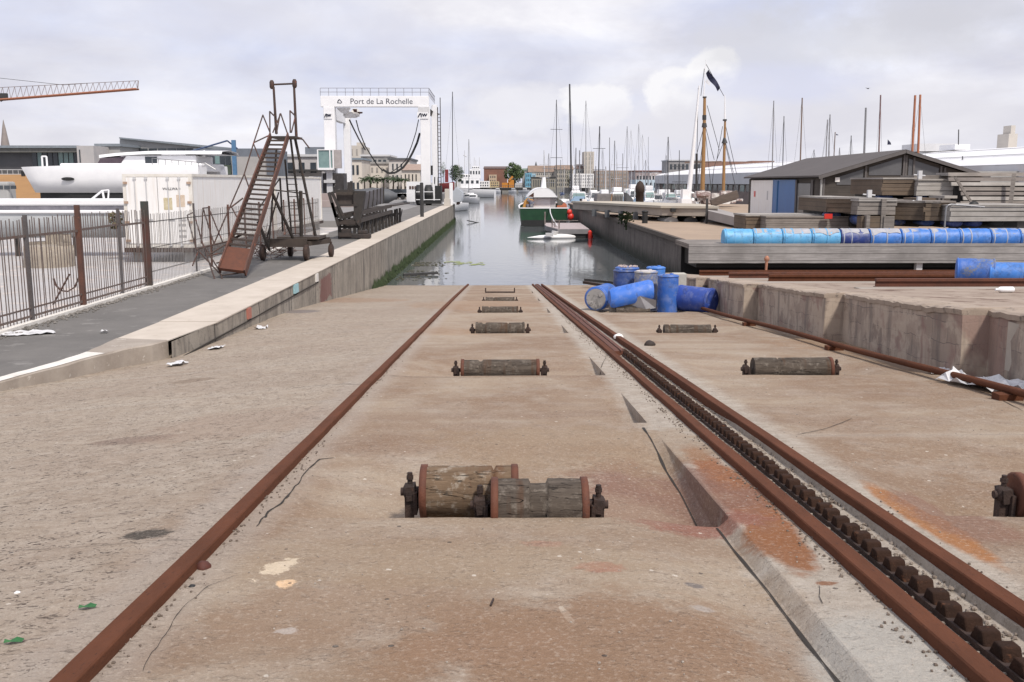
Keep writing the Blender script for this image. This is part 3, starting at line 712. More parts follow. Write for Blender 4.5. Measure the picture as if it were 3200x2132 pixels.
for u, v, lb in ((200, 1397, 'crumpled green leaf on the left slab'), (30, 1472, 'dark green leaf at the bottom left edge')):
    p = S(u*1.36, v*1.36); mb = MB(); z = zslip(p.x, p.y)+.006
    mb.grid([[(p.x-.03, p.y-.008, z), (p.x, p.y-.02, z+.01), (p.x+.03, p.y, z)], [(p.x-.028, p.y, z+.012), (p.x, p.y, z+.004), (p.x+.032, p.y+.004, z+.004)], [(p.x-.02, p.y+.006, z), (p.x+.005, p.y+.02, z+.01), (p.x+.034, p.y+.01, z+.008)]])
    o = solo('leaf', mb, M('green_leaf', (.02, .13, .03), (.015, .09, .025), 30, .5), lb, 'leaf')
mb = MB(); p = S(1130*1.36, 1386*1.36); mb.beam((p.x-.004, p.y-.03, zslip(p.x, p.y)+.006), (p.x+.006, p.y+.03, zslip(p.x, p.y)+.006), .006, .008)
solo('nail', mb, RUSTD, 'small rusty nail on the middle slab', 'nail')

# ================================================================ SIDE WALL (right)
H = .72
sw = thing('side_wall', 'stepped wall of patched concrete piers right of the slipway', 'wall', (5.1, 14, 0))
BLK = block_mat('patched_blockwork')
zt = lambda p: plane(p[1])+H
zb = lambda p: plane(p[1])-.3
mb = MB()
pts = []
fr = [5.4, 10.2, 14.6, 19.5, 24.3, 29.0]
line = []
for i, f in enumerate(fr):
    line += [(5.30 if i else 5.3, f), ]  # right end of front face
    line = line[:-1]
line = [(5.3, 1.0)]
for f in fr:
    # going away from the camera: near part runs at x 4.9, jogs out to 5.22 at each front face
    line += [(5.22, f-.001), (4.90, f)]
line += [(5.22, 30.3)]
prev = line[0]
face = []
seq = [(5.25, 1.0)]
for i, f in enumerate(fr):
    seq.append((5.20, f)); seq.append((4.92, f+.02))
    seq.append((4.93, f+.9))
seq.append((5.15, 30.4))
def wavy(a, b, n=10):
    return [(a[0]+(b[0]-a[0])*i/n, a[1]+(b[1]-a[1])*i/n) for i in range(n)]
pl = []
for a, b in zip(seq, seq[1:]): pl += wavy(a, b, 8)
pl.append(seq[-1])
hs = [0, .18, .36, .54, .74, 1.02]
mb.grid([[(x+.018*noise.noise(Vector((x*2, y*2, h*3))), y, plane(y)-.3+h) for x, y in pl] for h in hs], False)
mb.build('face', BLK, sw)
mb = MB()
rows = []
for a, b in zip(seq, seq[1:]):
    nn_ = max(2, int((b[1]-a[1])/.09))
    for k in range(nn_+(b is seq[-1])):
        x, y = a[0]+(b[0]-a[0])*k/nn_, a[1]+(b[1]-a[1])*k/nn_; cz = .03*noise.noise(Vector((y*1.1, 0, 2)))+.02*noise.noise(Vector((y*5, 0, 7))); ch = max(0, noise.noise(Vector((y*1.7, 3, 3)))-.25)*.25; z = plane(y)+H+.015+cz
        rows.append([(x-.012, y, z-.075-ch*.3), (x-.02+ch*.4, y, z-.02-ch), (x+.02+ch, y, z-ch*.6), (x+.25, y, z+.01), (x+.75, y, plane(y)+H-.01)])
mb.grid(rows)
mb.build('coping', M('wall_coping', (.38, .31, .25), (.26, .205, .16), 2, .9, .4, c3=(.15, .12, .10), s3=6, t3=.58), sw)
mb = MB(); mb.prism([(5.16, 9.35), (5.21, 9.35), (5.21, 9.75), (5.16, 9.75)], plane(9.5)+.12, plane(9.5)+.62)
mb.build('render_patch', M('pale_render', (.42, .37, .31), (.33, .29, .25), 5, .9, .2), sw)
# platform
mb = MB(); mb.prism([(5.5, 1), (30, 1), (30, 30.5), (5.5, 30.5)], lambda p: plane(p[1])-1.5, lambda p: plane(p[1])+H-.02)
struct('side_platform', mb, M('platform_concrete', (.36, .29, .235), (.22, .165, .125), 1.2, .9, .3, c3=(.12, .07, .045), s3=2, t3=.53))
LEDG = M('ledge_concrete', (.34, .30, .26), (.25, .215, .18), 2, .9, .2, stretch=(.4, 1, 1))
for i, (y, x0, lb) in enumerate(((12.6, 7.35, 'nearest short rusty cross rail on the right platform'), (17.8, 6.9, 'second rusty cross rail on the right platform'), (21.5, 5.95, 'third rusty cross rail on the right platform'), (24.4, 5.75, 'rusty cross rail second from the long pontoon'), (27.3, 5.6, 'farthest rusty cross rail in front of the long timber pontoon'))):
    z = plane(y)+H-.03
    t = thing('cross_rail', lb, 'rail', (x0, y, z), 'cross rails on the right platform')
    mb = MB(); mb.box((x0+11, y, z+.16), (22, .09, .05)); mb.box((x0+11, y, z+.08), (22, .03, .12)); mb.box((x0+11, y, z+.02), (22, .18, .03)); mb.build('steel', RUSTO if i % 2 else RAIL, t)
    mb = MB(); mb.box((x0+10.8, y-.32, z-.03), (22.5, .34, .16)); mb.build('sleeper_ledge', LEDG, t, .02)
# crumpled sheet and litter
def cloth(name, cx, cy, sx, sy, zf, amp, seed, mat, label, cat, rot=0):
    rows = []
    n = 16
    for i in range(n+1):
        r = []
        for j in range(n+1):
            x = (i/n-.5)*sx; y = (j/n-.5)*sy
            x += .2*sx*noise.noise(Vector((i*.3, j*.3, seed))); y += .2*sy*noise.noise(Vector((i*.3, j*.3, seed+5)))
            X = cx+x*math.cos(rot)-y*math.sin(rot); Y = cy+x*math.sin(rot)+y*math.cos(rot)
            h = abs(noise.noise(Vector((x*5, y*5, seed+9))))*amp*2+abs(noise.noise(Vector((x*14, y*14, seed))))*amp*.7
            r.append((X, Y, zf(X, Y)+.008+h))
        rows.append(r)
    mb = MB(); mb.grid(rows); return solo(name, mb, mat, label, cat)
cloth('plastic_sheet', 4.93, 9.1, .55, 1.5, lambda x, y: zslip(x, y), .10, 3, PLASTIC, 'crumpled pale plastic sheet at the foot of the right wall', 'plastic sheet', .2)
p = S(2160*1.36, 860*1.36); cloth('plastic_scrap', p.x, p.y, .25, .2, zslip, .06, 8, PLASTIC, 'small torn white scrap beside the plastic sheet', 'litter')
p = G(62*1.36, 766*1.36, 0); cloth('paper_litter', p.x, p.y, .75, .4, lambda x, y: -.01, .03, 12, PLASTIC, 'torn white paper on the asphalt by the fence foot', 'litter', .4)
p = S(1812*1.36, 858*1.36); cloth('plastic_scrap', p.x, p.y-.05, .16, .12, zslip, .05, 18, PLASTIC, 'white scrap caught against the thick dark roller', 'litter')
for u, v, lb in ((405, 798, 'white litter at the near end of the coping'), (495, 772, 'white scraps where the coping starts'), (600, 742, 'white litter halfway along the wall foot'), (640, 718, 'small dark and white litter farther along the wall foot')):
    p = S(u*1.36, v*1.36); cloth('litter', p.x, p.y, .22, .32, zslip, .035, u, PLASTIC, lb, 'litter')
p = G(240*1.36, 764*1.36, 0); cloth('plastic_cup', p.x, p.y, .12, .1, lambda x, y: -.01, .05, 31, PLASTIC, 'white crumpled cup on the asphalt', 'litter')
# ================================================================ LEFT SIDE: fence, container, gangway, cradle, gantry
random.seed(21)
FX = -8.12
fn = thing('railing_fence', 'rusty vertical bar fence along the asphalt quay', 'fence', (FX, 18, 0))
posts = [(13.6, .07, 0), (16.9, .06, 0), (19.0, .085, 1), (21.0, .05, 0), (22.6, .15, 2), (26.2, .045, 0)]
GPOST = M('greenish_post', (.035, .05, .045), (.10, .035, .025), 1.2, .8, .3)
FM = {0: M('fence_post_grey', (.10, .095, .10), (.075, .06, .055), 4, .8, .3), 1: STEELR, 2: GPOST}
for y, w_, k in posts:
    mb = MB(); mb.beam((FX, y, -.35), (FX, y, (1.86, 1.98, 1.98)[k]), w_, w_*(.7 if k == 2 else .9), up=(0, 1, 0)); mb.build('post', FM[k], fn)
for y0, y1 in zip([11.5]+[p[0] for p in posts[:-2]], [p[0] for p in posts[:-1]]):
    mb = MB(); y = y0+.12
    while y < y1-.06:
        j = random.uniform(-.01, .01); top = 1.80+random.uniform(-.03, .03)
        mb.beam((FX+j, y, -.12), (FX+j*2+random.uniform(-.015, .015), y+random.uniform(-.015, .015), top), .011, .016, up=(0, 1, 0)); y += .115
    mb.beam((FX, y0, 1.50), (FX, y1, 1.50+random.uniform(-.03, .03)), .012, .045); mb.beam((FX, y0, .12), (FX, y1, .12), .012, .04); mb.beam((FX, y0, .26), (FX, y1, .26), .012, .03)
    mb.build('bar_panel', M('fence_bar', (.13, .115, .11), (.12, .075, .06), 9, .8, .2), fn)
mb = MB(); mb.prism([(-8.28, 11), (-8.0, 11.3), (-8.0, 46), (-8.28, 46)], -.5, .05); mb.build('plinth', CAPW, fn)
for k in range(9):
    y = 27.6+k*1.9; mb = MB(); mb.beam((FX, y, 0), (FX, y, 1.75), .05, .05); mb.build('post', STEELR, fn)
mb = MB(); mb.tube((FX, 22.6, 1.5), (FX, 44, 1.5), .012, n=5); mb.tube((FX, 22.6, .9), (FX, 44, .9), .008, n=5); mb.build('wire', STEEL, fn)
for y0 in (22.8, 25.2, 27.6, 30.0, 32.4, 34.8, 37.2, 39.6, 42.0):
    mb = MB(); y = y0
    while y < y0+2.35:
        mb.beam((FX, y, -.1), (FX+random.uniform(-.01, .01), y+random.uniform(-.01, .01), 1.68+random.uniform(-.02, .02)), .008, .014, up=(0, 1, 0)); y += .105
    mb.beam((FX, y0, .35), (FX, y0+2.4, .35), .01, .03); mb.build('bar_panel', M('pale_bar', (.30, .295, .29), (.20, .18, .17), 6, .8, .1), fn)
# bent flat iron hanging on the bars
mb = MB(); P = [A(u*1.36, v*1.36, 19.2) for u, v in ((123, 640), (128, 655), (140, 668), (156, 670), (172, 660), (185, 628))]
for a, b in zip(P, P[1:]): mb.beam(a, b, .05, .02)
mb.beam(A(160*1.36, 630*1.36, 19.1), A(122*1.36, 700*1.36, 19.1), .05, .02)
solo('scrap_iron', mb, STEELR, 'bent strips of scrap iron leaning on the fence bars', 'scrap iron')
# loose weeds and rubble at fence foot
mb = MB()
for i in range(500):
    y = random.uniform(15, 26); x = -7.98+abs(random.gauss(0, .12)); stone(mb, x, y, -.005, random.uniform(.008, .04), 5)
tag(solo('fence_rubble', mb, M('rubble_grey', (.25, .23, .21), (.13, .12, .11), 6, .9, .2), None, None), kind='stuff')
# yard things
p = G(115*1.36, 612*1.36, -.42)
mb = MB(); mb.lathe((p.x, p.y, -.42), (0, 0, 1), [(0, .82), (.35, .8), (.7, .77), (.72, .5)], 22, wob=.08, seed=2)
for k in range(14):
    a = -.3+k*.24; hh = .36 if 2 < k < 10 else .12
    mb.box((p.x+.6*math.cos(a), p.y+.6*math.sin(a), .28+hh/2), (.24, .28, hh), Matrix.Rotation(a, 3, 'Z'))
well = solo('stone_ruin', mb, STONE, 'low round ruin of pale stones behind the fence', 'ruin')
# tilted grey boat hull + long white hull with dark stripe
t = thing('racing_hull', 'long low white hull with a dark stripe lying in the yard', 'boat', (-17, 38, -.4))
a, b = A(-60, 640, 38), A(420, 640, 38)
mb = MB(); mb.lohi((a.x, 37.4, 1.52), (b.x, 38.6, 1.78)); mb.build('deck', WHITE, t, .06)
mb = MB(); mb.lohi((a.x, 37.44, 1.36), (b.x, 38.5, 1.52)); mb.build('stripe', M('hull_stripe', (.10, .10, .12), (.22, .21, .24), 2, .4, 0), t)
mb = MB(); mb.lohi((a.x, 37.36, 1.24), (b.x, 38.6, 1.36)); mb.build('rubbing_strake', WHITE, t, .03)
mb = MB(); rows = []
for i in range(13):
    x = a.x+(b.x+.6-a.x)*i/12; k = min(1, (12-i)/2.0)**.5 if i < 12 else .15
    rows.append([(x, 38-.55, 1.24), (x, 38-.55*k-.02, 1.24-.5*k), (x, 38, 1.24-.95*k), (x, 38.5, 1.24)])
mb.grid(rows, True); mb.build('hull', M('hull_primer', (.50, .52, .53), (.42, .44, .45), 1.5, .7, .1), t)
mb = MB(); q = A(288, 622, 37.9); q2 = A(320, 596, 37.9); q3 = A(325, 622, 37.9)
mb.poly([q, q2, q3], .04); mb.poly([q2, A(340, 594, 37.9), A(338, 622, 37.9)], .03); mb.build('frame', WHITE, t)
for x in (-18.6, -16.4):
    mb = MB(); mb.beam((x, 38, -.42), (x, 38, .75), .12, .12); mb.build('prop', STEEL, t)
# catamaran
t = thing('catamaran', 'large white catamaran with a dark antifouled bottom propped in the yard', 'boat', (-30, 80, 0))
yc = 80
def sect(px_, top, bot): return (A(px_, 100, yc).x, top, bot)
xl, xr = A(126, 540, yc).x, A(668, 540, yc).x
def zat(v): return A(300, v, yc).z
HT, HB, BB = zat(524), zat(601), zat(622)
def hull(y0, wdt, mat):
    mb = MB(); rows = []
    for i in range(21):
        t_ = i/20; x = xl+(xr-xl)*t_; k = min(1, (t_*3.2+.02))**.55
        rk_ = (1-t_)**3*.0
        top = HT+.28*math.sin(t_*2.2)*.6
        bow = lambda z: .95*max(0, (HT-z)/(HT-HB))*(1 if i == 0 else max(0, 1-t_*8))
        wv = wdt*k/2
        rows.append([(x+bow(z), y0+s_*wv*f, z) for s_, f, z in ((-1, .92, top), (-1, 1, top-.35), (-1, .97, (top+HB)/2), (-1, .86, HB), (1, .86, HB), (1, .97, (top+HB)/2), (1, 1, top-.35), (1, .92, top))])
    mb.grid(rows, True); mb.grid([[(r[0]) for r in rows], [(r[-1]) for r in rows]]); mb.add(rows[0], [tuple(range(8))]); mb.add(rows[-1], [tuple(range(8))])
    return mb
hull(yc-3, 2.2, WHITE).build('hull', WHITE, t); hull(yc+3, 2.2, WHITE).build('hull', WHITE, t)
for y0 in (yc-3, yc+3):
    mb = MB(); mb.prism([(xl+1.3, y0-.1), (xl+4, y0-.85), (xr, y0-.85), (xr, y0+.85), (xl+4, y0+.85), (xl+1.3, y0+.1)], BB-.1, HB); mb.build('antifouling', BLACK, t)
mb = MB(); mb.lohi((xl+3, yc-3.2, HT-.35), (xr, yc+3.2, HT+.28)); mb.build('bridge_deck', WHITE, t, .1)
rf0, rf1 = A(345, 480, yc).x, A(720, 480, yc).x
mb = MB(); rows = []
for i in range(15):
    k = i/14; x = rf0+(rf1-rf0)*k; top = zat(476)-.28*(1-min(1, k*2.2))**2
    rows.append([(x, yc-2.6+.3*(1-min(1, k*4)), top-.22), (x, yc-2.3, top), (x, yc, top+.12), (x, yc+2.3, top), (x, yc+2.6, top-.22)])
mb.grid(rows, True); mb.grid([[r[0] for r in rows], [r[-1] for r in rows]]); mb.build('coachroof', WHITE, t)
ws0, ws1 = A(338, 515, yc).x, A(425, 490, yc).x
mb = MB(); mb.extr([(ws0, yc-2.35, zat(519)), (ws0+.35, yc-2.35, zat(497)), (A(428, 490, yc).x, yc-2.35, zat(491)), (A(410, 515, yc).x, yc-2.35, zat(514))], (0, 4.6, 0)); mb.build('windscreen', M('tinted_glass', (.055, .035, .05), (.09, .07, .08), 1, .15, 0), t)
mb = MB(); mb.lohi((A(410, 500, yc).x, yc-2.3, zat(522)), (A(640, 500, yc).x, yc+2.3, zat(488))); mb.build('cabin', WHITE, t, .1)
mb = MB(); mb.lohi((A(486, 500, yc).x, yc-2.34, zat(521)), (A(522, 500, yc).x, yc-2.2, zat(492))); mb.build('side_window', GLASS, t)
mb = MB(); mb.lathe((A(282, 560, yc).x, yc-4.18, zat(560)), (0, 1, 0), [(0, .30), (.1, .30)], 20, sq=(1.6, .45)); mb.build('porthole', BLACK, t)
mb = MB(); u0 = A(187, 520, yc).x; mb.poly([(u0, yc-3, HT), (u0, yc-3, HT+.8), (u0+.35, yc-3, HT+.8), (u0+.35, yc-3, HT)], .07); mb.build('bow_rail', WHITE, t)
mb = MB(); xx = A(600, 500, yc).x
for k in range(9): mb.tube((xx-1.8+k*.5, yc-4, HT), (xx-1.8+k*.5, yc-4, HT+.65-.05*k), .025, n=5)
mb.poly([(xx-1.8, yc-4, HT+.65), (xx+2.2, yc-4, HT+.3), (xx+3, yc-4, HT-.2)], .03); mb.build('stern_rail', ALU, t)
mb = MB(); mb.prism([(xx-1.6, yc-2.4), (xx+.2, yc-2.2), (xx, yc+2.2), (xx-1.6, yc+2.4)], zat(488), zat(480)); mb.build('bimini', WHITE, t)
mb = MB()
for x in (xl+3, xl+7, xr-2):
    for y in (yc-3.4, yc+3): mb.tube((x, y, -.42), (x, y, BB+.1), .12)
build_each(mb, 'prop', STEEL, t)
# grey lifeboat-like shed at far left
t = thing('site_cabin', 'grey curved site cabin with a row of small windows at the left edge', 'cabin', (-34, 62, 0))
a, b = A(-80, 600, 62), A(52, 600, 62); z1, z0_ = A(0, 568, 62).z, A(0, 615, 62).z
mb = MB(); mb.lohi((a.x, 61, -.4), (b.x, 62, z1)); mb.build('body', GREY, t, .12)
for k in range(4):
    u = 42-k*20; mb = MB(); mb.lohi((A(u-8, 590, 61).x, 60.96, A(0, 591, 61).z), (A(u+8, 590, 61).x, 61.05, A(0, 580, 61).z)); mb.build('window', GLASS, t)
# containers
def container(y0, y1, x0, x1, label, doors):
    t = thing('shipping_container', label, 'container', ((x0+x1)/2, y0, 0), 'white refrigerated containers behind the fence')
    z0, z1 = .10, 2.68
    mb = MB(); mb.lohi((x0+.03, y0+.03, z0+.05), (x1-.03, y1-.03, z1-.02))
    mb.build('box', WHITES, t)
    mb = MB()
    for x in (x0, x1):
        for y in (y0, y1):
            mb.box((x+(.06 if x == x0 else -.06), y+(.06 if y == y0 else -.06), (z0+z1)/2), (.13, .13, z1-z0))
    mb.lohi((x0, y0-.01, z1-.09), (x1, y0+.08, z1+.01)); mb.lohi((x0, y0-.01, z0), (x1, y0+.08, z0+.12))
    mb.lohi((x1-.08, y0, z1-.08), (x1+.01, y1, z1+.01)); mb.lohi((x1-.08, y0, z0), (x1+.01, y1, z0+.12))
    mb.build('frame', M('container_frame', (.70, .68, .64), (.60, .56, .50), 3, .6, .1, c3=(.30, .11, .05), s3=3, t3=.66), t)
    if doors:
        cxm = (x0+x1)/2
        for s_ in (-1, 1):
            d_ = MB(); d_.lohi((cxm+(.01 if s_ > 0 else -(x1-x0)/2+.12), y0-.03, z0+.14), (cxm+((x1-x0)/2-.12 if s_ > 0 else -.01), y0+.02, z1-.11)); dr = d_.build('door', WHITES, t, .015)
            mb = MB()
            for q in (.38, .78):
                x = cxm+s_*q; mb.tube((x, y0-.055, z0+.05), (x, y0-.055, z1-.08), .018, n=6)
                for z in (z0+.1, z1-.15): mb.box((x, y0-.05, z), (.10, .05, .07))
                mb.box((x+.08, y0-.06, 1.1), (.24, .02, .03))
            mb.build('locking_bar', GREYL, dr)
            mb = MB()
            for z in (z0+.25, 1.0, 1.7, z1-.3): mb.box((cxm+s_*((x1-x0)/2-.1), y0-.05, z), (.14, .04, .08))
            mb.build('hinge', M('hinge_rust', (.42, .32, .25), (.3, .18, .12), 6, .8, .1), dr)
        mb = MB()
        for i, (u, z, w_, h_, cc) in enumerate(((.35, 1.65, .30, .42, 0), (.80, 1.75, .3, .42, 1), (.82, .90, .26, .09, 2), (.82, .70, .26, .07, 2), (.82, .50, .26, .09, 2))):
            mb = MB(); mb.lohi((cxm+u-w_/2, y0-.036, z-h_/2), (cxm+u+w_/2, y0-.031, z+h_/2))
            mb.build('sticker', (M('sticker_cream', (.60, .55, .42), (.45, .38, .22), 9), M('sticker_worn', (.62, .52, .43), (.5, .4, .3), 9), M('sticker_grey', (.30, .29, .29), (.42, .41, .40), 22))[cc], t)
        txt(t, 'WALLWA 0', .12, (cxm+.50, y0-.037, 2.17), (R(90), 0, 0), M('container_lettering', (.06, .06, .07)))
    mb = MB(); mb.lohi((x0-.05, y0-.1, -.06), (x1+.1, y0+.25, z0)); mb.lohi((x1-.2, y0, -.06), (x1+.06, y1, z0)); mb.build('skid', RUSTD, t)
    for x in (x0+.3, x1-.3):
        mb = MB(); mb.box((x, y0+.4, -.24), (.35, .35, .36)); mb.box((x, y1-.4, -.24), (.35, .35, .36)); mb.build('block', GREY, t)
    return t
def txt(parent, s, size, loc, rot, mat, sx=1.0, ext=.006, align='CENTER', name='lettering'):
    cu = bpy.data.curves.new('t', 'FONT'); cu.body = s; cu.size = size; cu.extrude = ext; cu.align_x = align; cu.align_y = 'CENTER'
    ob = bpy.data.objects.new('t', cu); col.objects.link(ob)
    bpy.context.view_layer.update(); dg = bpy.context.evaluated_depsgraph_get()
    me = bpy.data.meshes.new_from_object(ob.evaluated_get(dg)); bpy.data.objects.remove(ob)
    mt = Matrix.Translation(Vector(loc)) @ (Matrix.Rotation(rot[2], 4, 'Z') @ Matrix.Rotation(rot[0], 4, 'X')) @ Matrix.Diagonal((sx, 1, 1, 1))
    o0 = ORG.get(parent.name, Vector()); me.transform(Matrix.Translation(-o0) @ mt); me.materials.clear(); me.materials.append(mat)
    o = bpy.data.objects.new(name, me); link(o, parent); ORG[o.name] = o0; return o
cx0, cx1 = A(391, 700, 35).x, A(606, 700, 35).x
container(35, 47.3, cx0, cx1, 'nearer white container with doors, hinges and rust streaks facing the photo', True)
container(47.7, 60, cx0+.05, cx1+.05, 'farther white container standing end to end behind the nearer one', False)
mb = MB()
for k in range(150):
    a = random.random()*6.28; b = random.uniform(.1, 1); c0 = Vector((A(378, 660, 36).x-.2, 36, 1.2))
    c0 += Vector((random.uniform(-.2, .15), random.uniform(-.2, .2), random.uniform(-.45, .1)))
    d1 = Vector((random.uniform(-1, 1), random.uniform(-1, 1), random.uniform(-1, 1))).normalized()*.07; d2 = d1.orthogonal().normalized()*.05
    mb.add([c0-d1, c0+d2, c0+d1, c0-d2], [(0, 1, 2, 3)])
solo('weed_tuft', mb, M('dry_weed', (.16, .14, .07), (.07, .06, .03), 3), 'dry brown weeds growing between the long hull and the container', 'plant')

# ---- boarding stair
ZZ = lambda x, y: (500+x/2.24, 200+y/2.24)
def GP(x, y, dy=0):
    u, v = ZZ(x, y); Y = 24.9+(1500-y)/1000*4.8
    return A(u, v, max(24.7, Y)+dy)
t = thing('boarding_stair', 'tall rusty wheeled boarding stair with a steep ladder standing on the quay', 'boarding stair', (-6.8, 28, 0))
bl, br_ = Vector((-7.15, 24.9, .2)), Vector((-6.50, 24.9, .12)); tl, tr = A(*ZZ(775, 500), 29.7), A(*ZZ(898, 500), 29.7)
for a, b in ((bl, tl), (br_, tr)):
    mb = MB(); mb.beam(a, b, .04, .20); mb.build('stringer', STEELR, t)
mb = MB()
for k in range(1, 28):
    q = k/28; a = bl.lerp(tl, q); b = br_.lerp(tr, q); mb.beam(a-Vector((0, 0, .03)), b-Vector((0, 0, .03)), .17, .05)
mb.build('treads', M('tread_steel', (.07, .05, .042), (.045, .034, .03), 6, .8, .2), t)
mb = MB(); q = .14; a, b = bl.lerp(tl, q), br_.lerp(tr, q); n_ = Vector((0, -.03, .06))
mb.add([bl+n_, br_+n_, b+n_, a+n_, bl-n_*.2, br_-n_*.2, b-n_*.2, a-n_*.2], [(0, 1, 2, 3), (7, 6, 5, 4), (0, 1, 5, 4), (1, 2, 6, 5), (2, 3, 7, 6), (3, 0, 4, 7)]); mb.build('foot_plate', RUSTO, t)
HR = M('handrail_rust', (.075, .04, .03), (.035, .025, .022), 4, .7, .2, c3=(.20, .055, .035), s3=3, t3=.57)
chains = [
 [(375, 1265), (490, 1000), (590, 770), (655, 555), (720, 358), (770, 480)], [(590, 770), (630, 885)], [(655, 560), (700, 672)],
 [(500, 1000), (548, 1092)], [(495, 1005), (580, 940)], [(655, 552), (760, 502)], [(770, 480), (768, 333), (808, 372)], [(790, 480), (845, 348), (893, 490)],
 [(815, 490), (840, 350)], [(912, 480), (910, 328), (948, 365)], [(920, 480), (948, 365)],
 [(190, 1060), (250, 1290), (430, 1480), (437, 1528)], [(190, 1060), (235, 1038), (300, 1262), (425, 1462)], [(235, 1038), (250, 1285)],
 [(290, 1255), (300, 1010), (340, 1006), (440, 1252)], [(302, 1012), (378, 1262)], [(262, 1295), (480, 1240), (570, 1190)],
 [(330, 1345), (445, 1320)], [(395, 1395), (462, 1375)], [(300, 1262), (395, 1540)], [(265, 1320), (228, 1412)], [(430, 1480), (585, 1460)],
 [(350, 1330), (600, 1180)], [(960, 515), (1000, 530), (1044, 588)], [(463, 936), (468, 1240)]]
mb = MB()
for ch in chains[:11]+chains[23:24]: mb.poly([GP(x, y, -.02) for x, y in ch], .022, 6)
mb.build('handrail', HR, t)
mb = MB()
for ch in chains[11:23]: mb.poly([GP(x, y, -.1) for x, y in ch], .02, 6)
mb.build('foot_ladder', HR, t)
mb = MB(); z3 = tl.z
mb.prism([(tl.x-.03, 29.7), (tr.x+.2, 29.7), (tr.x+.2, 30.8), (tl.x-.03, 30.8)], z3-.08, z3-.02); mb.build('platform', STEEL, t)
mb = MB()
for (x0, x1) in ((tl.x+.2, -7.55), (tr.x+.15, -5.75)):
    for y0, y1 in ((29.75, 30.2), (30.75, 31.9)):
        pass
P1 = [((795, 160), (815, 490), 30.4), ((938, 150), (955, 520), 30.4)]
mb = MB()
for a, b, Y in P1: mb.tube(A(*ZZ(*a), Y), A(*ZZ(*b), Y), .035, .045, 8)
q0, q1 = A(*ZZ(783, 145), 30.4), A(*ZZ(942, 138), 30.4)
mb.tube(q0, q1, .028, n=8)
for q in (q0, q1): mb.lathe(q-Vector((0, 0, .13)), (0, 0, 1), [(0, .04), (.05, .07), (.2, .07), (.26, .04)], 10)
mb.build('goalpost', HR, t)
mb = MB(); L = lambda a, b, Y0, Y1, r: mb.tube(A(*ZZ(*a), Y0), A(*ZZ(*b), Y1), r, n=6)
L((945, 520), (1100, 1255), 30.6, 31.2, .045); L((915, 530), (1000, 1250), 30.0, 31.0, .035); L((775, 880), (940, 1240), 29.2, 30.6, .05); L((815, 600), (760, 1290), 29.9, 30.4, .03)
L((875, 670), (925, 1240), 30.8, 32, .03); L((690, 1110), (765, 1300), 27.2, 30.4, .05); L((700, 1000), (840, 800), 29.5, 30.8, .022)
L((840, 800), (860, 1170), 31, 32, .03); L((780, 880), (1030, 910), 30.2, 30.8, .022); L((830, 900), (740, 1250), 30, 31, .025)
build_each(mb, 'leg', STEEL, t)
mb = MB(); L((985, 890), (990, 1260), 30.6, 30.9, .06); mb.build('post', STEEL, t)
mb = MB()
for k in range(11):
    y = 800+k*43; x0 = 885+(y-800)*.06; x1 = 958+(y-800)*.10; mb.tube(A(*ZZ(x0, y), 31.4), A(*ZZ(x1, y), 31.4), .014, n=5)
mb.build('ladder', STEEL, t)
mb = MB(); c0 = A(*ZZ(745, 1290), 30.5); c1 = A(*ZZ(1030, 1290), 30.5)
mb.lohi((c0.x, 30.4, .42), (c1.x, 30.55, .68)); mb.lohi((c0.x+.25, 31.9, .46), (c1.x+.45, 32.05, .64)); mb.beam((c1.x, 30.5, .52), (c1.x+.45, 31.95, .52), .12, .14); mb.beam((c0.x, 30.5, .52), (c0.x+.25, 31.95, .52), .12, .14)
mb.lohi((c0.x+.3, 30.6, .64), (c1.x+.35, 31.9, .72)); mb.build('chassis', M('cart_timber', (.06, .045, .036), (.04, .03, .025), 4, .8, .4), t)
for x, y, r in ((c0.x-.12, 30.5, .23), (c1.x-.02, 30.45, .25), (c0.x+.42, 32.0, .18), (c1.x+.5, 31.9, .21)):
    mb = MB(); mb.lathe((x-.07, y, r), (1, 0, 0), [(0, r*.8), (.02, r), (.12, r), (.14, r*.8)], 18); mb.beam((x, y, r), (x, y, .5), .06, .1, up=(0, 1, 0)); mb.build('wheel', RUSTD, t)
# rubble / brushwood heap behind stair
mb = MB()
for i in range(160):
    c = Vector((random.uniform(-8.3, -6.9), random.uniform(31, 34), random.uniform(.0, .9)*random.random()))
    d_ = Vector((random.uniform(-1, 1), random.uniform(-.6, .6), random.uniform(-.3, .8))).normalized()*random.uniform(.2, .5)
    mb.tube(c, c+d_, .008, n=4, cap=False)
solo('wire_tangle', mb, STEELR, 'tangle of rusty wire on the quay behind the boarding stair', 'scrap wire')

# ---- dark boat cradle on the quay
W2 = lambda x, y: (1000+x/6.533, 560+y/6.533)
t = thing('boat_cradle', 'long dark steel boat cradle with splayed end frames on the quay', 'boat cradle', (-7, 42, 0))
BR = M('dark_steel', (.040, .034, .031), (.025, .022, .02), 4, .75, .3, c3=(.08, .05, .038), s3=6, t3=.58)
xL, xR = A(*W2(380, 1200), 42).x, A(*W2(780, 1180), 42).x
def wp(x, y, Y): return A(*W2(x, y), Y)
mb = MB(); mb.extr([wp(680, 240, 42), wp(920, 245, 42), wp(800, 960, 42), wp(690, 830, 42)], (0, .35, 0)); mb.build('end_frame', BR, t)
mb = MB(); 
for a, b in (((180, 270), (380, 960)), ((240, 260), (490, 800)), ((250, 480), (330, 780)), ((330, 560), (440, 820))): mb.beam(wp(*a, 42), wp(*b, 42), .12, .12, up=(0, 1, 0))
mb.beam(wp(300, 240, 42), wp(700, 240, 42), .1, .1); mb.beam(wp(370, 535, 42), wp(760, 535, 42), .08, .09); mb.beam(wp(470, 810, 42.2), wp(720, 700, 42.2), .08, .12)
mb.build('end_frame', BR, t)
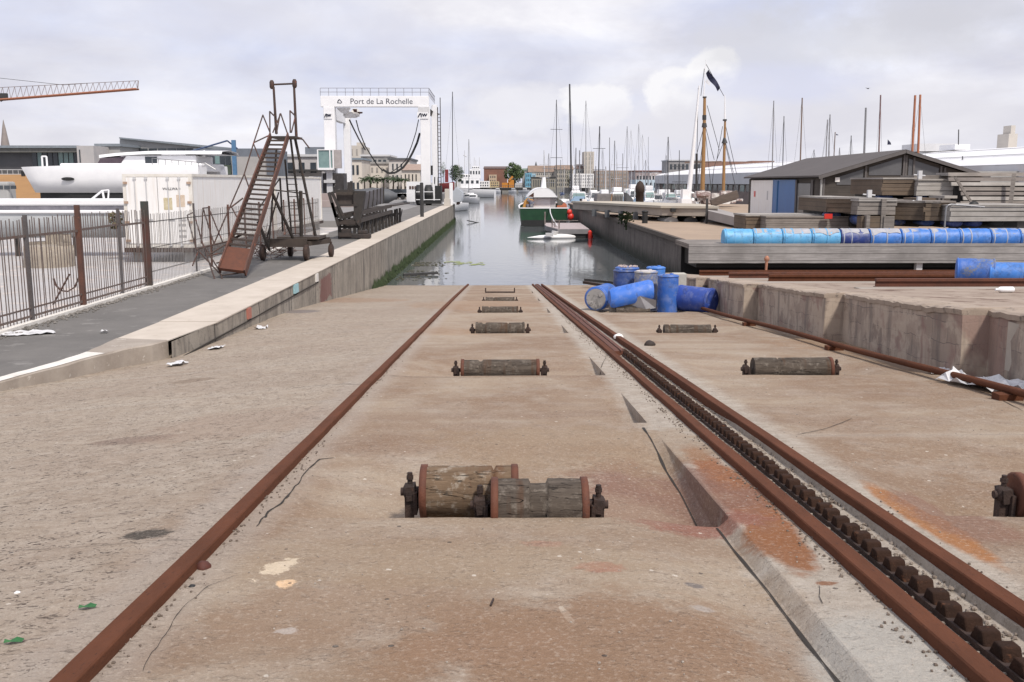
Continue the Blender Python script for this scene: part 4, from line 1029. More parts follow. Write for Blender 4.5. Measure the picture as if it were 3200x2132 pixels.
mb = MB(); mb.extr([wp(310, 245, 42.2), wp(700, 245, 42.2), wp(740, 525, 42.2), wp(370, 525, 42.2)], (0, .02, 0)); mb.build('mesh_panel', M('brown_netting', (.085, .07, .062), (.055, .045, .04), 9, .9, .1), t)
mb = MB(); mb.beam(wp(585, 60, 47), wp(590, 530, 47), .12, .12, up=(0, 1, 0)); mb.beam(wp(640, 40, 50), wp(645, 240, 50), .12, .12, up=(0, 1, 0)); mb.build('upright', BR, t)
yE = 53
mb = MB(); a, b, c, d_ = wp(915, 280, 42.5), wp(1290, 175, yE), wp(1290, 490, yE), wp(865, 630, 42.5)
mb.add([a, b, c, d_, a+Vector((-.06, 0, 0)), b+Vector((-.06, 0, 0)), c+Vector((-.06, 0, 0)), d_+Vector((-.06, 0, 0))], [(0, 1, 2, 3), (7, 6, 5, 4), (0, 1, 5, 4), (1, 2, 6, 5), (2, 3, 7, 6), (3, 0, 4, 7)]); mb.build('side_panel', M('grey_sheet_panel', (.13, .12, .135), (.09, .082, .085), 2, .7, .1), t)
mb = MB()
for k in range(6):
    q = k/5; aa = a.lerp(b, q); dd = d_.lerp(c, q); mb.beam(aa+Vector((.03, 0, .03)), dd+Vector((.03, 0, 0)), .07, .05, up=(1, 0, 0))
mb.build('stiffener', BR, t)
mb = MB()
for z, h_ in ((wp(850, 700, 42.5).z, .17), (wp(850, 850, 42.5).z, .17)):
    mb.beam((xR+.05, 42.1, z+.02), (xR+.02, 54.5, z+.02), .14, h_); mb.beam((xL, 42.1, z-.1), (xL, 56, z-.1), .14, h_)
mb.beam((xR+.02, 54, 1.12), (xR+.3, 60.5, 1.12), .5, .06); mb.lohi((xL, 42, .62), (xR-.1, 42.25, .82)); mb.lohi((xL, 42, .1), (xR-.3, 42.3, .26))
mb.build('side_beam', M('cradle_beam', (.055, .04, .034), (.032, .026, .023), 3, .8, .3), t)
mb = MB()
for k in range(13):
    y = 42.3+k*1.45
    for x in (xR, xL): mb.beam((x, y, 0), (x+random.uniform(-.03, .03), y, .85), .13, .12, up=(0, 1, 0))
    mb.beam((xL, y, .5), (xR, y, .5), .08, .1)
    if k % 2 == 0: mb.beam((xR, y, .05), (xR, y+1.4, .7), .06, .06)
build_each(mb, 'leg', BR, t)
mb = MB(); mb.lohi((xL, 42.05, .02), (xL+1.35, 42.4, .22)); mb.lohi((xL+.1, 42.1, .22), (xL+.5, 42.4, .42)); mb.lohi((xL+.8, 42.1, .22), (xL+1.2, 42.4, .36)); 
solo('engine_block', mb, M('old_machinery', (.05, .035, .03), (.022, .02, .02), 7, .7, .5), 'low brown winch block under the near end of the boat cradle', 'winch', bev=.03)
# tall dark mooring post + small bollards
p = G(1319, 678, 0); mb = MB(); mb.tube((p.x, p.y, 0), (p.x, p.y, A(1319, 572, p.y).z), .13, .12, 12); mb.lathe((p.x, p.y, A(1319, 572, p.y).z), (0, 0, 1), [(0, .12), (.03, .08)], 12)
solo('mooring_post', mb, DARK, 'tall slim dark post on the coping of the left quay', 'mooring post')
for u, v, lb in ((1391, 641, 'low black bollard right of the tall slim post'), (1421, 627, 'low black bollard at the corner of the left quay')):
    p = G(u, v, 0); mb = MB(); mb.tube((p.x, p.y, 0), (p.x, p.y, .55), .14, .12, 10); mb.lathe((p.x, p.y, .5), (0, 0, 1), [(0, .16), (.08, .18), (.12, .1)], 10); solo('bollard', mb, BLACK, lb, 'bollard', 'bollards on the quays')

# ---- travel lift
Y1, Y2 = 105.0, 114.0
t = thing('travel_lift', 'big white boat travel lift with lettered top beam and hanging black slings', 'gantry crane', (A(1170, 560, Y1).x, Y1, 0))
Z3 = lambda x, y: (950+x/3.336, 230+y/3.336)
def q(x, y, Y=Y1): return A(*Z3(x, y), Y)
xa, xb = q(178, 300).x, q(1305, 300).x; zb0, zb1 = q(700, 350).z, q(700, 237).z
mb = MB(); mb.lohi((xa, Y1-.4, zb0), (xb, Y1+.4, zb1)); bm = mb.build('top_beam', WHITE, t, .03)
txt(bm, 'Port de La Rochelle', .80, (q(812, 298).x, Y1-.405, (zb0+zb1)/2-.02), (R(90), 0, 0), M('navy_letters', (.02, .025, .05)), 1.02)
mb = MB(); c = q(378, 295); 
tri = [q(357, 308), q(362, 288), q(376, 273), q(392, 282), q(400, 300), q(392, 312)]
tri = [Vector((p.x, Y1-.41, p.z)) for p in tri]
mb.poly([tri[0], tri[1], tri[2]], .05); mb.poly([tri[2], tri[4], tri[5], tri[0]], .035); mb.build('emblem', M('navy_letters', (.02, .025, .05)), bm)
mb = MB(); zr = q(700, 155).z
for z in (zr, (zr+zb1)/2): mb.tube((xa, Y1-.3, z), (xb, Y1-.3, z), .03, n=5)
for k in range(14):
    x = xa+(xb-xa)*k/13; mb.tube((x, Y1-.3, zb1), (x, Y1-.3, zr), .03, n=5)
xe = q(1385, 270, Y2).x
for z0_ in (zr, (zr+zb1)/2): mb.tube((xb, Y1-.3, z0_), (xb, Y2, z0_-.1), .03, n=5)
for k in range(6): mb.tube((xb, Y1+k*1.7, zb1-.1), (xb, Y1+k*1.7, zr), .03, n=5)
build_each(mb, 'railing', M('railing_grey', (.30, .30, .34), (.25, .25, .28)), bm)
# legs
def leg(x0, x1, Y, ztop, zbot, dep=.9, nm='leg'):
    mb = MB(); mb.lohi((x0, Y-dep/2, zbot), (x1, Y+dep/2, ztop)); return mb.build(nm, WHITE, t, .04)
l1 = leg(q(197, 0).x, q(314, 0).x, Y1, zb0-.003, 1.4); l2 = leg(q(400, 0, Y2).x, q(470, 0, Y2).x, Y2, q(430, 460, Y2).z, 1.4)
xs0 = q(320, 0).x; mb = MB(); mb.lohi((q(200, 0).x+.2, Y1+.46, 1.6), (q(200, 0).x+.6, Y2-.46, 2.7)); mb.lohi((q(200, 0).x+.3, Y1+.46, zb0-1.2), (q(200, 0).x+.9, Y2-.46, zb0-.05)); build_each(mb, 'side_girder', WHITE, t)
mb = MB(); mb.lohi((q(314, 0).x-.9, Y1+.46, 2.0), (q(314, 0).x-.4, Y1+3.0, zb0-.05)); mb.build('web_plate', WHITE, t)
r1 = leg(q(1208, 0).x, q(1308, 0).x, Y1, zb0-.003, 1.6); r2 = leg(q(1325, 0, Y2).x, q(1383, 0, Y2).x, Y2, q(1330, 330, Y2).z, 1.4)
mb = MB(); mb.lohi((q(1187, 0).x, Y1-.5, q(0, 408).z), (q(1303, 0).x, Y1+.3, zb0-.006)); mb.build('knee', M('grey_white', (.62, .62, .63)), t)
for x0, x1, y0, y1 in ((218, 300, 415, 475), (1185, 1300, 408, 475)):
    a, b = q(x0, y1), q(x1, y0); mb = MB(); mb.lohi((a.x, Y1-.53, a.z), (b.x, Y1-.51, b.z)); pl = mb.build('maker_plate', WHITE, t)
    h = b.z-a.z; cx = (a.x+b.x)/2; zz_ = a.z+h*.55; w_ = (b.x-a.x)*.42; mb = MB(); yy0 = Y1-.55
    mb.poly([(cx-w_, yy0, zz_-h*.3), (cx-w_*.6, yy0, zz_+h*.25), (cx-w_*.35, yy0, zz_+h*.25), (cx-w_*.3, yy0, zz_-h*.25)], .06)
    mb.poly([(cx-w_*.05, yy0, zz_+h*.25), (cx+w_*.15, yy0, zz_-h*.15), (cx+w_*.4, yy0, zz_+h*.25), (cx+w_*.6, yy0, zz_-h*.15), (cx+w_*.9, yy0, zz_+h*.25)], .05)
    mb.build('mark', M('navy_letters', (.02, .025, .05)), pl)
mb = MB(); xh = q(470, 400).x
mb.box((q(455, 0).x, Y1+2, q(0, 410).z), (1.6, 1.0, .5)); mb.lathe((q(500, 0).x, Y1+1.6, q(0, 395).z), (0, 1, 0), [(0, .45), (.6, .45)], 16); mb.extr([q(330, 355, Y1+1), q(480, 355, Y1+1), q(440, 425, Y1+1), q(380, 405, Y1+1)], (0, .6, 0)); mb.extr([q(420, 460, Y1+1.2), q(550, 460, Y1+1.2), q(500, 400, Y1+1.2), q(450, 400, Y1+1.2)], (0, .6, 0))
mb.build('hoist', WHITES, t)
mb = MB(); mb.extr([q(505, 370, Y1+.9), q(548, 372, Y1+.9), q(550, 405, Y1+.9), q(520, 400, Y1+.9)], (0, .3, 0)); mb.extr([q(550, 400, Y1+.9), q(608, 400, Y1+.9), q(605, 415, Y1+.9), q(570, 418, Y1+.9)], (0, .3, 0)); mb.build('block', STEELR, t)
for pts, r, Yd in (([(472, 480), (520, 580), (570, 680), (640, 800)], .10, 0), ([(543, 485), (570, 590), (600, 660), (640, 760), (715, 880), (760, 950), (820, 1015)], .08, 3), ([(1195, 480), (1165, 620), (1120, 760), (1070, 890), (1000, 970), (900, 1035)], .06, 3), ([(1208, 620), (1180, 720), (1130, 830), (1080, 920), (1030, 985), (950, 1035), (880, 1040), (820, 1000)], .15, 0)):
    mb = MB(); P = [q(x, y, Y1+Yd+1) for x, y in pts]
    for a, b in zip(P, P[1:]): mb.beam(a, b, .05, r*1.5)
    mb.build('sling', ROPE, t)
# cabin
mb = MB(); a, b = q(178, 1000), q(330, 798); mb.lohi((a.x+.1, Y1-1.9, a.z+.1), (b.x-.1, Y1-.6, b.z-.1)); cbn = mb.build('cab', GLASSL, t)
mb = MB()
for x in (a.x, b.x-.35, b.x-.02):
    for y in (Y1-1.95, Y1-.6): mb.beam((x+.06, y, a.z), (x+.06, y, b.z), .12, .12, up=(0, 1, 0))
mb.lohi((a.x, Y1-2, a.z-.08), (b.x, Y1-.55, a.z+.14)); mb.lohi((a.x, Y1-2, b.z-.08), (b.x, Y1-.55, b.z)); mb.build('frame', WHITE, cbn)
a, b = q(330, 990), q(400, 800); mb = MB(); mb.lohi((a.x, Y1-1.2, a.z), (b.x, Y1-.5, b.z)); mb.build('switch_box', M('pinkish_grey', (.42, .38, .38), (.34, .31, .31), 2), t)
# wheels & machinery
mb = MB(); mb.lohi((q(178, 0).x, Y1-1.0, .9), (q(400, 0).x, Y1+1.2, 3.3)); mb.build('engine_housing', M('engine_dark', (.05, .045, .045), (.022, .02, .02), 1.5, .6, .3, c3=(.3, .29, .28), s3=2.2, t3=.6), t)
mb = MB(); mb.lohi((q(225, 0).x, Y1-1.35, .6), (q(285, 0).x, Y1-1.05, 3.6)); mb.lohi((q(200, 0).x, Y1-1.6, 2.3), (q(310, 0).x, Y1-1.02, 2.6)); mb.build('machinery', GREYL, t)
for x0, x1, zt_, zb_ in ((1176, 1246, 1130, 1335), (1270, 1345, 1130, 1335)):
    a, b = q(x0, zb_), q(x1, zt_); w_ = b.x-a.x
    mb = MB(); mb.lathe((a.x, Y1-1.2, 1.05), (1, 0, 0), [(0, .8), (.1, 1.05), (w_-.1, 1.05), (w_, .8)], 24); mb.build('wheel', BLACK, t)
for y_ in (Y1, Y2):
    mb = MB(); mb.lathe((q(250, 0).x, y_, .85), (1, 0, 0), [(0, .6), (.1, .85), (.6, .85), (.7, .6)], 20); mb.build('wheel', BLACK, t)
mb = MB(); mb.lohi((q(1195, 0).x, Y1-2.5, .15), (q(1430, 0).x, Y1-2.2, .5)); mb.lohi((q(1350, 0).x, Y1-1.5, .4), (q(1425, 0).x, Y1+.5, 2.0))
for x in (1300, 1360, 1395): mb.tube(q(x, 1290), q(x+3, 1080), .06)
mb.tube(q(1322, 1060), q(1322, 960), .22); mb.poly([q(1322, 1040), q(1300, 1100), q(1280, 1150)], .08); mb.build('undercarriage', BLACK, t)
mb = MB(); mb.lohi((q(1345, 0).x, Y1-1.6, .3), (q(1358, 0).x, Y1-1.4, 2.2)); mb.lohi((q(1170, 0).x, Y1-2.6, .55), (q(1420, 0).x, Y1-2.5, .62)); mb.lohi((q(1170, 0).x, Y1-2.6, 1.35), (q(1350, 0).x, Y1-2.5, 1.42)); mb.build('guard_rail', WHITE, t)
mb = MB(); xlad = q(1388, 0, Y2).x; xl2 = q(1416, 0, Y2).x
for x in (xlad, xl2): mb.tube((x, Y2, .5), (x, Y2, q(0, 350, Y2).z if x == xlad else q(0, 250, Y2).z), .05, n=5)
for k in range(22): mb.tube((xlad, Y2, .8+k*.42), (xl2, Y2, .8+k*.42), .03, n=4)
mb.extr([(xlad-1.6, Y1+1.2, zb1-.1), (xlad-.4, Y2, zb0+.1), (xl2, Y2, zb0-.1), (xlad-.6, Y2, zb0-.45), (xlad-1.6, Y1+1.2, zb0)], (0, .3, 0))
mb.build('ladder', STEEL, t)
# box on quay, fuel pump, grey covered boat near corner
a = A(1405, 630, 104)
mb = MB(); mb.lohi((A(1383, 0, 100).x, 100, 0), (A(1397, 0, 100).x, 101, 1.7)); mb.lohi((A(1380, 0, 100).x, 99.9, 0), (A(1400, 0, 100).x, 101.1, .7))
solo('pump_cabinet', mb, CREAM2, 'pale stone pump cabinet on the corner of the left quay', 'cabinet', bev=.03)
mb = MB(); mb.lohi((A(1398, 0, 103).x, 103, 0), (A(1409, 0, 103).x, 103.5, A(0, 572, 103).z)); solo('white_locker', mb, WHITE, 'narrow tall white locker beside the pump cabinet', 'locker', bev=.03)
t = thing('covered_boat', 'boat under a grey tarpaulin at the corner of the left quay', 'boat', (A(1425, 0, 106).x, 106, 0))
mb = MB(); x0, x1 = A(1410, 0, 106).x, A(1441, 0, 106).x; zt2 = A(0, 584, 106).z; rows = []
for i in range(9):
    k = i/8; y = 104.5+k*5; rows.append([(x0+.1, y, .25), (x0, y, zt2*.72), (x0+.4, y, zt2*.98), ((x0+x1)/2, y, zt2*(1.04-.1*k)), (x1-.5, y, zt2*.9), (x1, y, zt2*.7), (x1-.1, y, .35)])
mb.grid(rows, True); mb.add(rows[0], [tuple(range(7))]); mb.build('tarpaulin', M('grey_tarp', (.42, .45, .49), (.36, .38, .42), .8, .6, .1), t)
mb = MB(); mb.lohi((x0+.4, 104.8, 0), (x1-.4, 109, .3)); mb.build('cradle', STEELR, t)
# low wall, upturned dark boat and parking in mid left
mb = MB(); mb.prism([(-21.5, 96), (-14.2, 98), (-13.6, 101), (-21.5, 101)], 0, 1.25); mb.prism([(-21.5, 94), (-14, 95.8), (-14.2, 98), (-21.5, 96)], 0, .6)
solo('loading_ramp', mb, M('pinkish_concrete', (.33, .28, .265), (.27, .22, .21), .6, .85, .05), 'stepped pinkish concrete ramp behind the boat cradle', 'ramp')
mb = MB(); 
mb.lathe((-12.2, 99, 1.0), (1, .1, 0), [(-3.2, .1), (-2.2, .8), (-.5, 1.05), (1, .9), (1.9, .3)], 18, sq=(1.0, .8)); solo('upturned_boat', mb, GREYD, 'dark grey upturned boat left of the travel lift wheels', 'boat')
# ================================================================ BASIN BOATS
random.seed(33)
Yb = 98.0
Z4 = lambda x, y: (1380+x/2.852, 400+y/2.852)
def b4(x, y, Y=Yb): return A(*Z4(x, y), Y)
t = thing('work_boat', 'green hulled work boat with a white wheelhouse moored at the right wall', 'boat', (4.6, Yb, WATER))
xc = (b4(700, 0).x+b4(1130, 0).x)/2; hw = (b4(1130, 0).x-b4(700, 0).x)/2; zd = b4(0, 728).z; wz = WATER
mb = MB(); rows = []
Lb = 11.0
for i in range(13):
    k = i/12; y = Yb+Lb*k; w_ = hw*(1-.02*k) if k < .55 else hw*(1-((k-.55)/.45)**2*.93); sh = .12*(1-k*4) if k < .25 else .9*((k-.25)/.75)**2
    rows.append([(xc-w_, y, zd+sh), (xc-w_*.99, y, zd-.5), (xc-w_*.93, y, wz+.2), (xc-w_*.55, y, wz-.5), (xc+w_*.55, y, wz-.5), (xc+w_*.93, y, wz+.2), (xc+w_*.99, y, zd-.5), (xc+w_, y, zd+sh)])
mb.grid(rows, True); mb.add(rows[0], [tuple(range(8))]); hullo = mb.build('hull', GREENH, t)
mb = MB(); mb.grid([[(r[0][0]+.1, r[0][1], zd-.25), (r[-1][0]-.1, r[0][1], zd-.25)] for r in rows]); mb.build('deck', M('deck_coral', (.40, .17, .10), (.32, .14, .09), 1), t)
mb = MB()
for a, b in zip(rows, rows[1:]):
    for j in (0, -1): mb.beam(Vector(a[j])+Vector((0, 0, .03)), Vector(b[j])+Vector((0, 0, .03)), .14, .1)
mb.beam(Vector(rows[0][0])+Vector((0, 0, .03)), Vector(rows[0][-1])+Vector((0, 0, .03)), .12, .1); mb.build('gunwale', WHITE, t)
mb = MB(); mb.lohi((xc-hw*.96, Yb-.06, wz+.02), (xc+hw*.94, Yb+.02, wz+.62)); mb.build('boot_top', BLACK, t)
# wheelhouse
wx0, wx1 = b4(822, 0).x, b4(1030, 0).x; zr0, zr1 = b4(0, 622).z, b4(0, 535).z
mb = MB(); mb.lohi((wx0, Yb+1.2, zd-.25), (wx1, Yb+5.5, zr0)); mb.build('wheelhouse', WHITE, t, .05)
mb = MB(); mb.lohi((wx1-.55, Yb+1.15, zd-.2), (wx1-.05, Yb+1.2, zr0-.1)); mb.build('door', GREYL, t)
mb = MB(); mb.lohi((wx0-.02, Yb+1.14, zr0-.06), (wx1+.02, Yb+1.3, zr0+.02)); mb.build('trim', DARK, t)
rx0, rx1 = b4(765, 0).x, b4(1042, 0).x; mb = MB(); rows = []
for j, y in enumerate((Yb+.6, Yb+.75, Yb+3, Yb+6)):
    r_ = []
    for i in range(13):
        k = i/12; x = rx0+(rx1-rx0)*k; hh = (1-abs(2*k-1)**2.6); dz = -.06 if j == 0 else 0
        r_.append((x, y, zr0+.02+(zr1-zr0)*hh*(.97 if j == 0 else 1)))
    rows.append(r_)
mb.grid(rows, True); 
mb.add([Vector(p)+Vector((0, .02, 0)) for p in rows[0]], [tuple(range(13))]); mb.build('canopy', WHITE, t)
mb = MB(); mb.extr([b4(770, 612, Yb+.6), b4(822, 575, Yb+.6), b4(822, 615, Yb+.6)], (0, .05, 0)); mb.build('canopy_window', M('dark_red_glass', (.05, .02, .015), (.1, .04, .02), 1, .4), t)
mb = MB(); f0 = b4(908, 540, Yb+3); f1 = b4(912, 440, Yb+3); mb.tube(f0, f1, .32, .18, 10); mb.build('funnel', WHITE, t)
mb = MB(); mb.extr([b4(722, 720, Yb+.4), b4(735, 660, Yb+.4), b4(765, 625, Yb+.4), b4(818, 640, Yb+.4), b4(815, 675, Yb+.4), b4(780, 720, Yb+.4)], (0, 1.6, 0)); mb.build('side_screen', YELW, t, .04)
mb = MB(); mb.extr([b4(1030, 722, Yb+.5), b4(1030, 692, Yb+.5), b4(1070, 690, Yb+.5), b4(1095, 665, Yb+.5), b4(1115, 680, Yb+.5), b4(1118, 722, Yb+.5)], (0, 1.2, 0)); mb.build('inner_bulwark', COR, t)
mb = MB(); mb.extr([b4(1035, 688, Yb+.8), b4(1035, 625, Yb+.8), b4(1075, 650, Yb+.8), b4(1090, 665, Yb+.8), b4(1070, 688, Yb+.8)], (0, 1, 0)); mb.build('net_heap', M('grey_nets', (.16, .155, .14), (.09, .09, .085), 4, .9, .4), t)
mb = MB(); 
for k in range(14):
    a = b4(790+random.uniform(-25, 30), 640+random.uniform(-15, 60), Yb+.3); mb.box(a, (random.uniform(.1, .3),)*3, Matrix.Rotation(random.random(), 3, 'Z'))
mb.build('gear', M('mixed_gear', (.30, .27, .22), (.10, .12, .22), 4), t)
for x, y, r, lb in ((1140, 750, .27, 'round red fender hanging high beside the green hull'), (1150, 790, .33, 'round orange-red fender just below the other beside the green hull')):
    p = b4(x, y, Yb-.1); mb = MB(); mb.lathe(p-Vector((0, 0, r*1.1)), (0, 0, 1), [(0, r*.2), (r*.4, r*.8), (r*1.1, r), (r*1.8, r*.75), (r*2.2, r*.2)], 14); solo('fender', mb, REDF, lb, 'fender', 'red fenders in the basin')
# work pontoon
Yp = 77.0
t = thing('pontoon_raft', 'low grey deck raft afloat astern of the green boat', 'raft', (5.6, Yp, WATER))
pp = lambda x, y, Y=Yp: b4(x, y, Y)
zt_ = pp(0, 905).z; mb = MB(); x0, x1 = pp(1040, 0).x, pp(1330, 0).x; xl_ = pp(925, 0, 84).x; yb_ = 88.5
dk = [(x0, Yp), (x1, Yp), (x1+.25, yb_), (xl_+.2, yb_), (xl_, 84.5), (xl_+.05, 82)]
mb.prism(dk, WATER+.35, zt_); mb.build('hull', M('raft_side', (.22, .215, .225), (.17, .165, .17), 1, .8, .1), t)
mb = MB(); mb.prism([(x*.985+.08, y+.1) for x, y in dk], zt_, zt_+.03); mb.build('deck', M('raft_deck', (.42, .36, .36), (.32, .27, .27), 5, .9, .3, c3=(.55, .50, .48), s3=6, t3=.6), t)
mb = MB(); mb.prism([(x0+.15, Yp+.1), (x1-.1, Yp+.1), (x1, yb_), (xl_+.4, yb_), (xl_+.3, 83)], WATER-.3, WATER+.35); mb.build('floats', BLACK, t)
mb = MB(); 
for x, y in ((985, 870), (1047, 900), (1010, 850)): 
    p = pp(x, y, 80 if x < 1040 else 77.5); mb.tube((p.x, p.y, zt_), (p.x, p.y, zt_+.7), .05, n=6)
mb.beam((xl_+.1, 86, zt_), (xl_+.1, 86, zt_+1.1), .12, .12); mb.beam((x0+.2, yb_-.3, zt_+.25), (x1, yb_-.3, zt_+.25), .1, .06); mb.build('railing', M('raft_rail', (.10, .07, .06), (.2, .18, .17), 4), t)
mb = MB(); P = [b4(965, 715, Yb-.1), b4(970, 760, 94), b4(985, 800, 90), b4(1005, 835, 85), pp(1030, 870, 81)]; mb.poly(P, .05); solo('mooring_rope', mb, WHITE, 'white rope hanging from the green boat to the raft', 'rope')
p0, p1 = pp(1012, 920, Yp-.2), pp(1003, 968, Yp-.2); mb = MB(); mb.tube(p0, p1, .28, .2, 10); solo('fender', mb, WHITES, 'white fender hanging at the left corner of the raft', 'fender')
p0, p1 = pp(1322, 925, Yp-.2), pp(1328, 985, Yp-.2); mb = MB(); mb.tube(p0, p1, .17, .2, 10); mb.lathe(p0, (0, 0, 1), [(0, .17), (.12, .05)], 10); solo('fender', mb, REDF, 'long red fender hanging at the right corner of the raft', 'fender', 'red fenders in the basin')
t = thing('rowing_shell', 'slim white upturned dinghy afloat left of the raft', 'boat', (3, Yp-1, WATER))
a, b = pp(765, 952, 76), pp(950, 938, 76); mb = MB(); mb.lathe(Vector((a.x, 76, WATER+.12)), (b.x-a.x, .6, 0), [(0, .02), (1.0, .22), (2.6, .34), (3.6, .34), (4.8, .25)], 12, sq=(1, .7)); mb.build('hull', WHITE, t)
mb = MB(); mb.box((b.x+.1, 76, WATER+.35), (.6, .4, .25)); mb.build('outboard', GREYL, t)
# weed and flotsam, left side of the basin
mb = MB()
for cx_, cz_, rx_, ry_, n_ in ((1440, 822, 1.3, 1.2, 500), (1490, 828, .5, .4, 150)):
    c = G(cx_, cz_, WATER)
    for k in range(n_):
        a = random.random()*6.28; r_ = random.random()**.5; x, y = c.x+rx_*r_*math.cos(a), c.y+ry_*r_*math.sin(a)
        if noise.noise(Vector((x*2, y*.8, 2))) < -.05: continue
        s_ = random.uniform(.03, .09); mb.add([(x-s_, y, WATER+.012), (x, y-s_, WATER+.014), (x+s_, y, WATER+.012), (x, y+s_, WATER+.016)], [(0, 1, 2, 3)])
tag(solo('floating_weed', mb, M('duckweed', (.30, .33, .13), (.20, .25, .09), 5, .8, 0), None, None), kind='stuff')
mb = MB()
for k in range(260):
    y = random.choice((random.uniform(44, 49), random.uniform(51.5, 54))); x = -4.7+abs(random.gauss(0, .8)); s_ = random.uniform(.02, .10)
    b_ = len(mb.v); stone(mb, x, y, WATER, s_, 5)
    for q_ in range(b_, len(mb.v)): mb.v[q_].z = WATER+(mb.v[q_].z-WATER)*.25+.01
tag(solo('flotsam', mb, M('floating_rubbish', (.12, .105, .075), (.05, .055, .03), 2.5, .9, .1, c3=(.55, .55, .52), s3=3, t3=.62), None, None), kind='stuff')
mb = MB(); p = G(1327, 862, WATER); mb.beam((p.x-1, p.y, WATER+.05), (p.x+.6, p.y+.4, WATER+.1), .25, .1); solo('floating_timber', mb, DARK, 'dark plank floating among rubbish by the left wall', 'timber')
mb = MB(); p = G(1482, 696, WATER); mb.tube((p.x-.8, p.y-.3, WATER+.25), (p.x+.8, p.y, WATER-.1), .06, n=5); solo('floating_branch', mb, BLACK, 'dark stick poking out of the water left of the green boat', 'stick')
# algae curtain in water edge is in the wall material; plant on right wall
mb = MB(); c = A(1957, 688, 60)
for k in range(120):
    d_ = Vector((random.gauss(0, .22), random.gauss(0, .25), random.gauss(.1, .16))); s_ = .07
    q_ = c+d_; mb.add([q_+Vector((-s_, 0, 0)), q_+Vector((0, -s_, s_)), q_+Vector((s_, 0, .02)), q_+Vector((0, s_, -s_))], [(0, 1, 2, 3)])
mb.beam(c, c-Vector((0, 0, .6)), .1, .1); solo('wall_plant', mb, LEAFD, 'small green plant growing on the edge of the right pier', 'plant')

# ================================================================ RIGHT: drums on the slip
def drum(base, axis, r, L, mat, label, seed=0, dirty=None, rings=True, crush=None, name='drum', endmat=None, group=None, n=28):
    d_ = Vector(axis).normalized(); base = Vector(base)
    t = thing(name, label, 'drum', base, group)
    prof = [(0, r*.9), (.015, r*.97), (.03, r*.97)]
    for k in range(14):
        q = k/13; rr = r*(.985 + .01*math.sin(math.pi*q) + (.022 if k in (4, 9) else 0))
        prof.append((.045+q*(L-.09), rr))
    prof += [(L-.03, r*.97), (L-.015, r*.97), (L, r*.9)]
    mb = MB(); mb.lathe(base, d_, prof, n, wob=.02, seed=seed)
    if crush:
        for i, v_ in enumerate(mb.v):
            k = crush(v_-base)
            mb.v[i] = v_+k
    mb.build('shell', mat, t)
    if rings:
        for q in (.012, L-.047): mb = MB(); mb.lathe(base+d_*q, d_, [(0, r*.98), (.006, r*1.03), (.028, r*1.03), (.035, r*.98)], n); mb.build('rim', mat, t)
    mb = MB(); mb.lathe(base+d_*L, d_, [(-.02, r*.86), (.004, r*.84)], n)
    x = d_.orthogonal().normalized()
    for s_ in (-1, 1): mb.lathe(base+d_*L+x*(s_*r*.55), d_, [(0, .05), (.025, .045)], 12)
    if crush: mb.v = [v_+crush(v_-base) for v_ in mb.v]
    mb.build('lid', endmat or mat, t); return t
gz = lambda x, y: zslip(x, y)
GRP = 'blue drums heaped on the slipway'
P5 = lambda u, v: S(u*1.36, v*1.36)
# standing drums
def stand(u0, u1, Y, mat, label, seed, h=.9, lid=None, r=None):
    a, b = A(u0*1.36, 960, Y), A(u1*1.36, 960, Y); r = r or (b.x-a.x)/2; x = (a.x+b.x)/2
    return drum((x, Y+r, gz(x, Y)), (0, 0, 1), r, h, mat, label, seed, group=GRP, endmat=lid)
stand(1411, 1463, 23.5, DBD, 'grimy standing blue drum at the back left of the heap', 1, .96, DB)
stand(1460, 1514, 22.95, drum_mat('drum_peeling', (.06, .13, .36), (.28, .26, .23), dirt=(.33, .31, .27), dt=.5), 'standing drum with peeling grey scale behind the split drum', 2, .97, M('white_lid', (.55, .52, .52)))
stand(1514, 1562, 22.45, DB, 'clean bright blue standing drum in the middle of the heap', 3, .93)
drum((3.12, 23.9, gz(3.1, 23.9)), (0, 0, 1), .29, 1.02, DB, 'blue standing drum with stones on its lid at the very back', 4, group=GRP)
p_ = A(1546*1.36, 690*1.36, 23.3); mb = MB(); mb.lohi((p_.x, 23.3, gz(3.5, 23.3)), (p_.x+.32, 23.6, gz(3.5, 23.3)+.9)); solo('white_box', mb, M('dirty_panel', (.50, .48, .42), (.36, .34, .30), 4, .7, .1), 'narrow dirty white box behind the clean blue standing drum', 'box', bev=.02)
stand(1487, 1530, 24.5, DBM, 'pale blue standing drum half hidden behind the peeling one', 12, .99)
# lying drums
c = S(1368*1.36, 714*1.36); drum((c.x-.03+.40, c.y-.02+.8, gz(c.x, c.y)+.285), (-.42, -.9, 0), .285, .85, DB, 'lying blue drum with its scaled blue-grey end towards the photo', 5, group=GRP, endmat=DBG)
def cr(d_):
    return Vector((0, 0, -.25*max(0, d_.z-.1)*sstep(.2, .6, d_.x))) if d_.z > 0 else Vector((0, 0, 0))
a = A(1400*1.36, 690*1.36, 22.3); b = A(1498*1.36, 668*1.36, 22.3)
half = drum_mat('drum_half', (.04, .16, .60), (.035, .14, .50), dirt=(.22, .20, .18), dt=.63)
t = thing('drum', 'split blue drum tilted over a roller with a torn grey underside', 'drum', (a.x, 22.3, gz(a.x, 22.3)), GRP)
mb = MB(); ax = (b-a).normalized(); L_ = (b-a).length; up_ = Vector((0, -.35, .93)); sd = ax.cross(up_).normalized(); rows = []
for i in range(15):
    q = i/14; c0 = a+(b-a)*q; r_ = .27*(1 if 0 < i < 14 else .85); rows.append([c0+(up_*math.sin(g)+sd*math.cos(g))*r_ for g in [R(-18+k*13.5) for k in range(17)]])
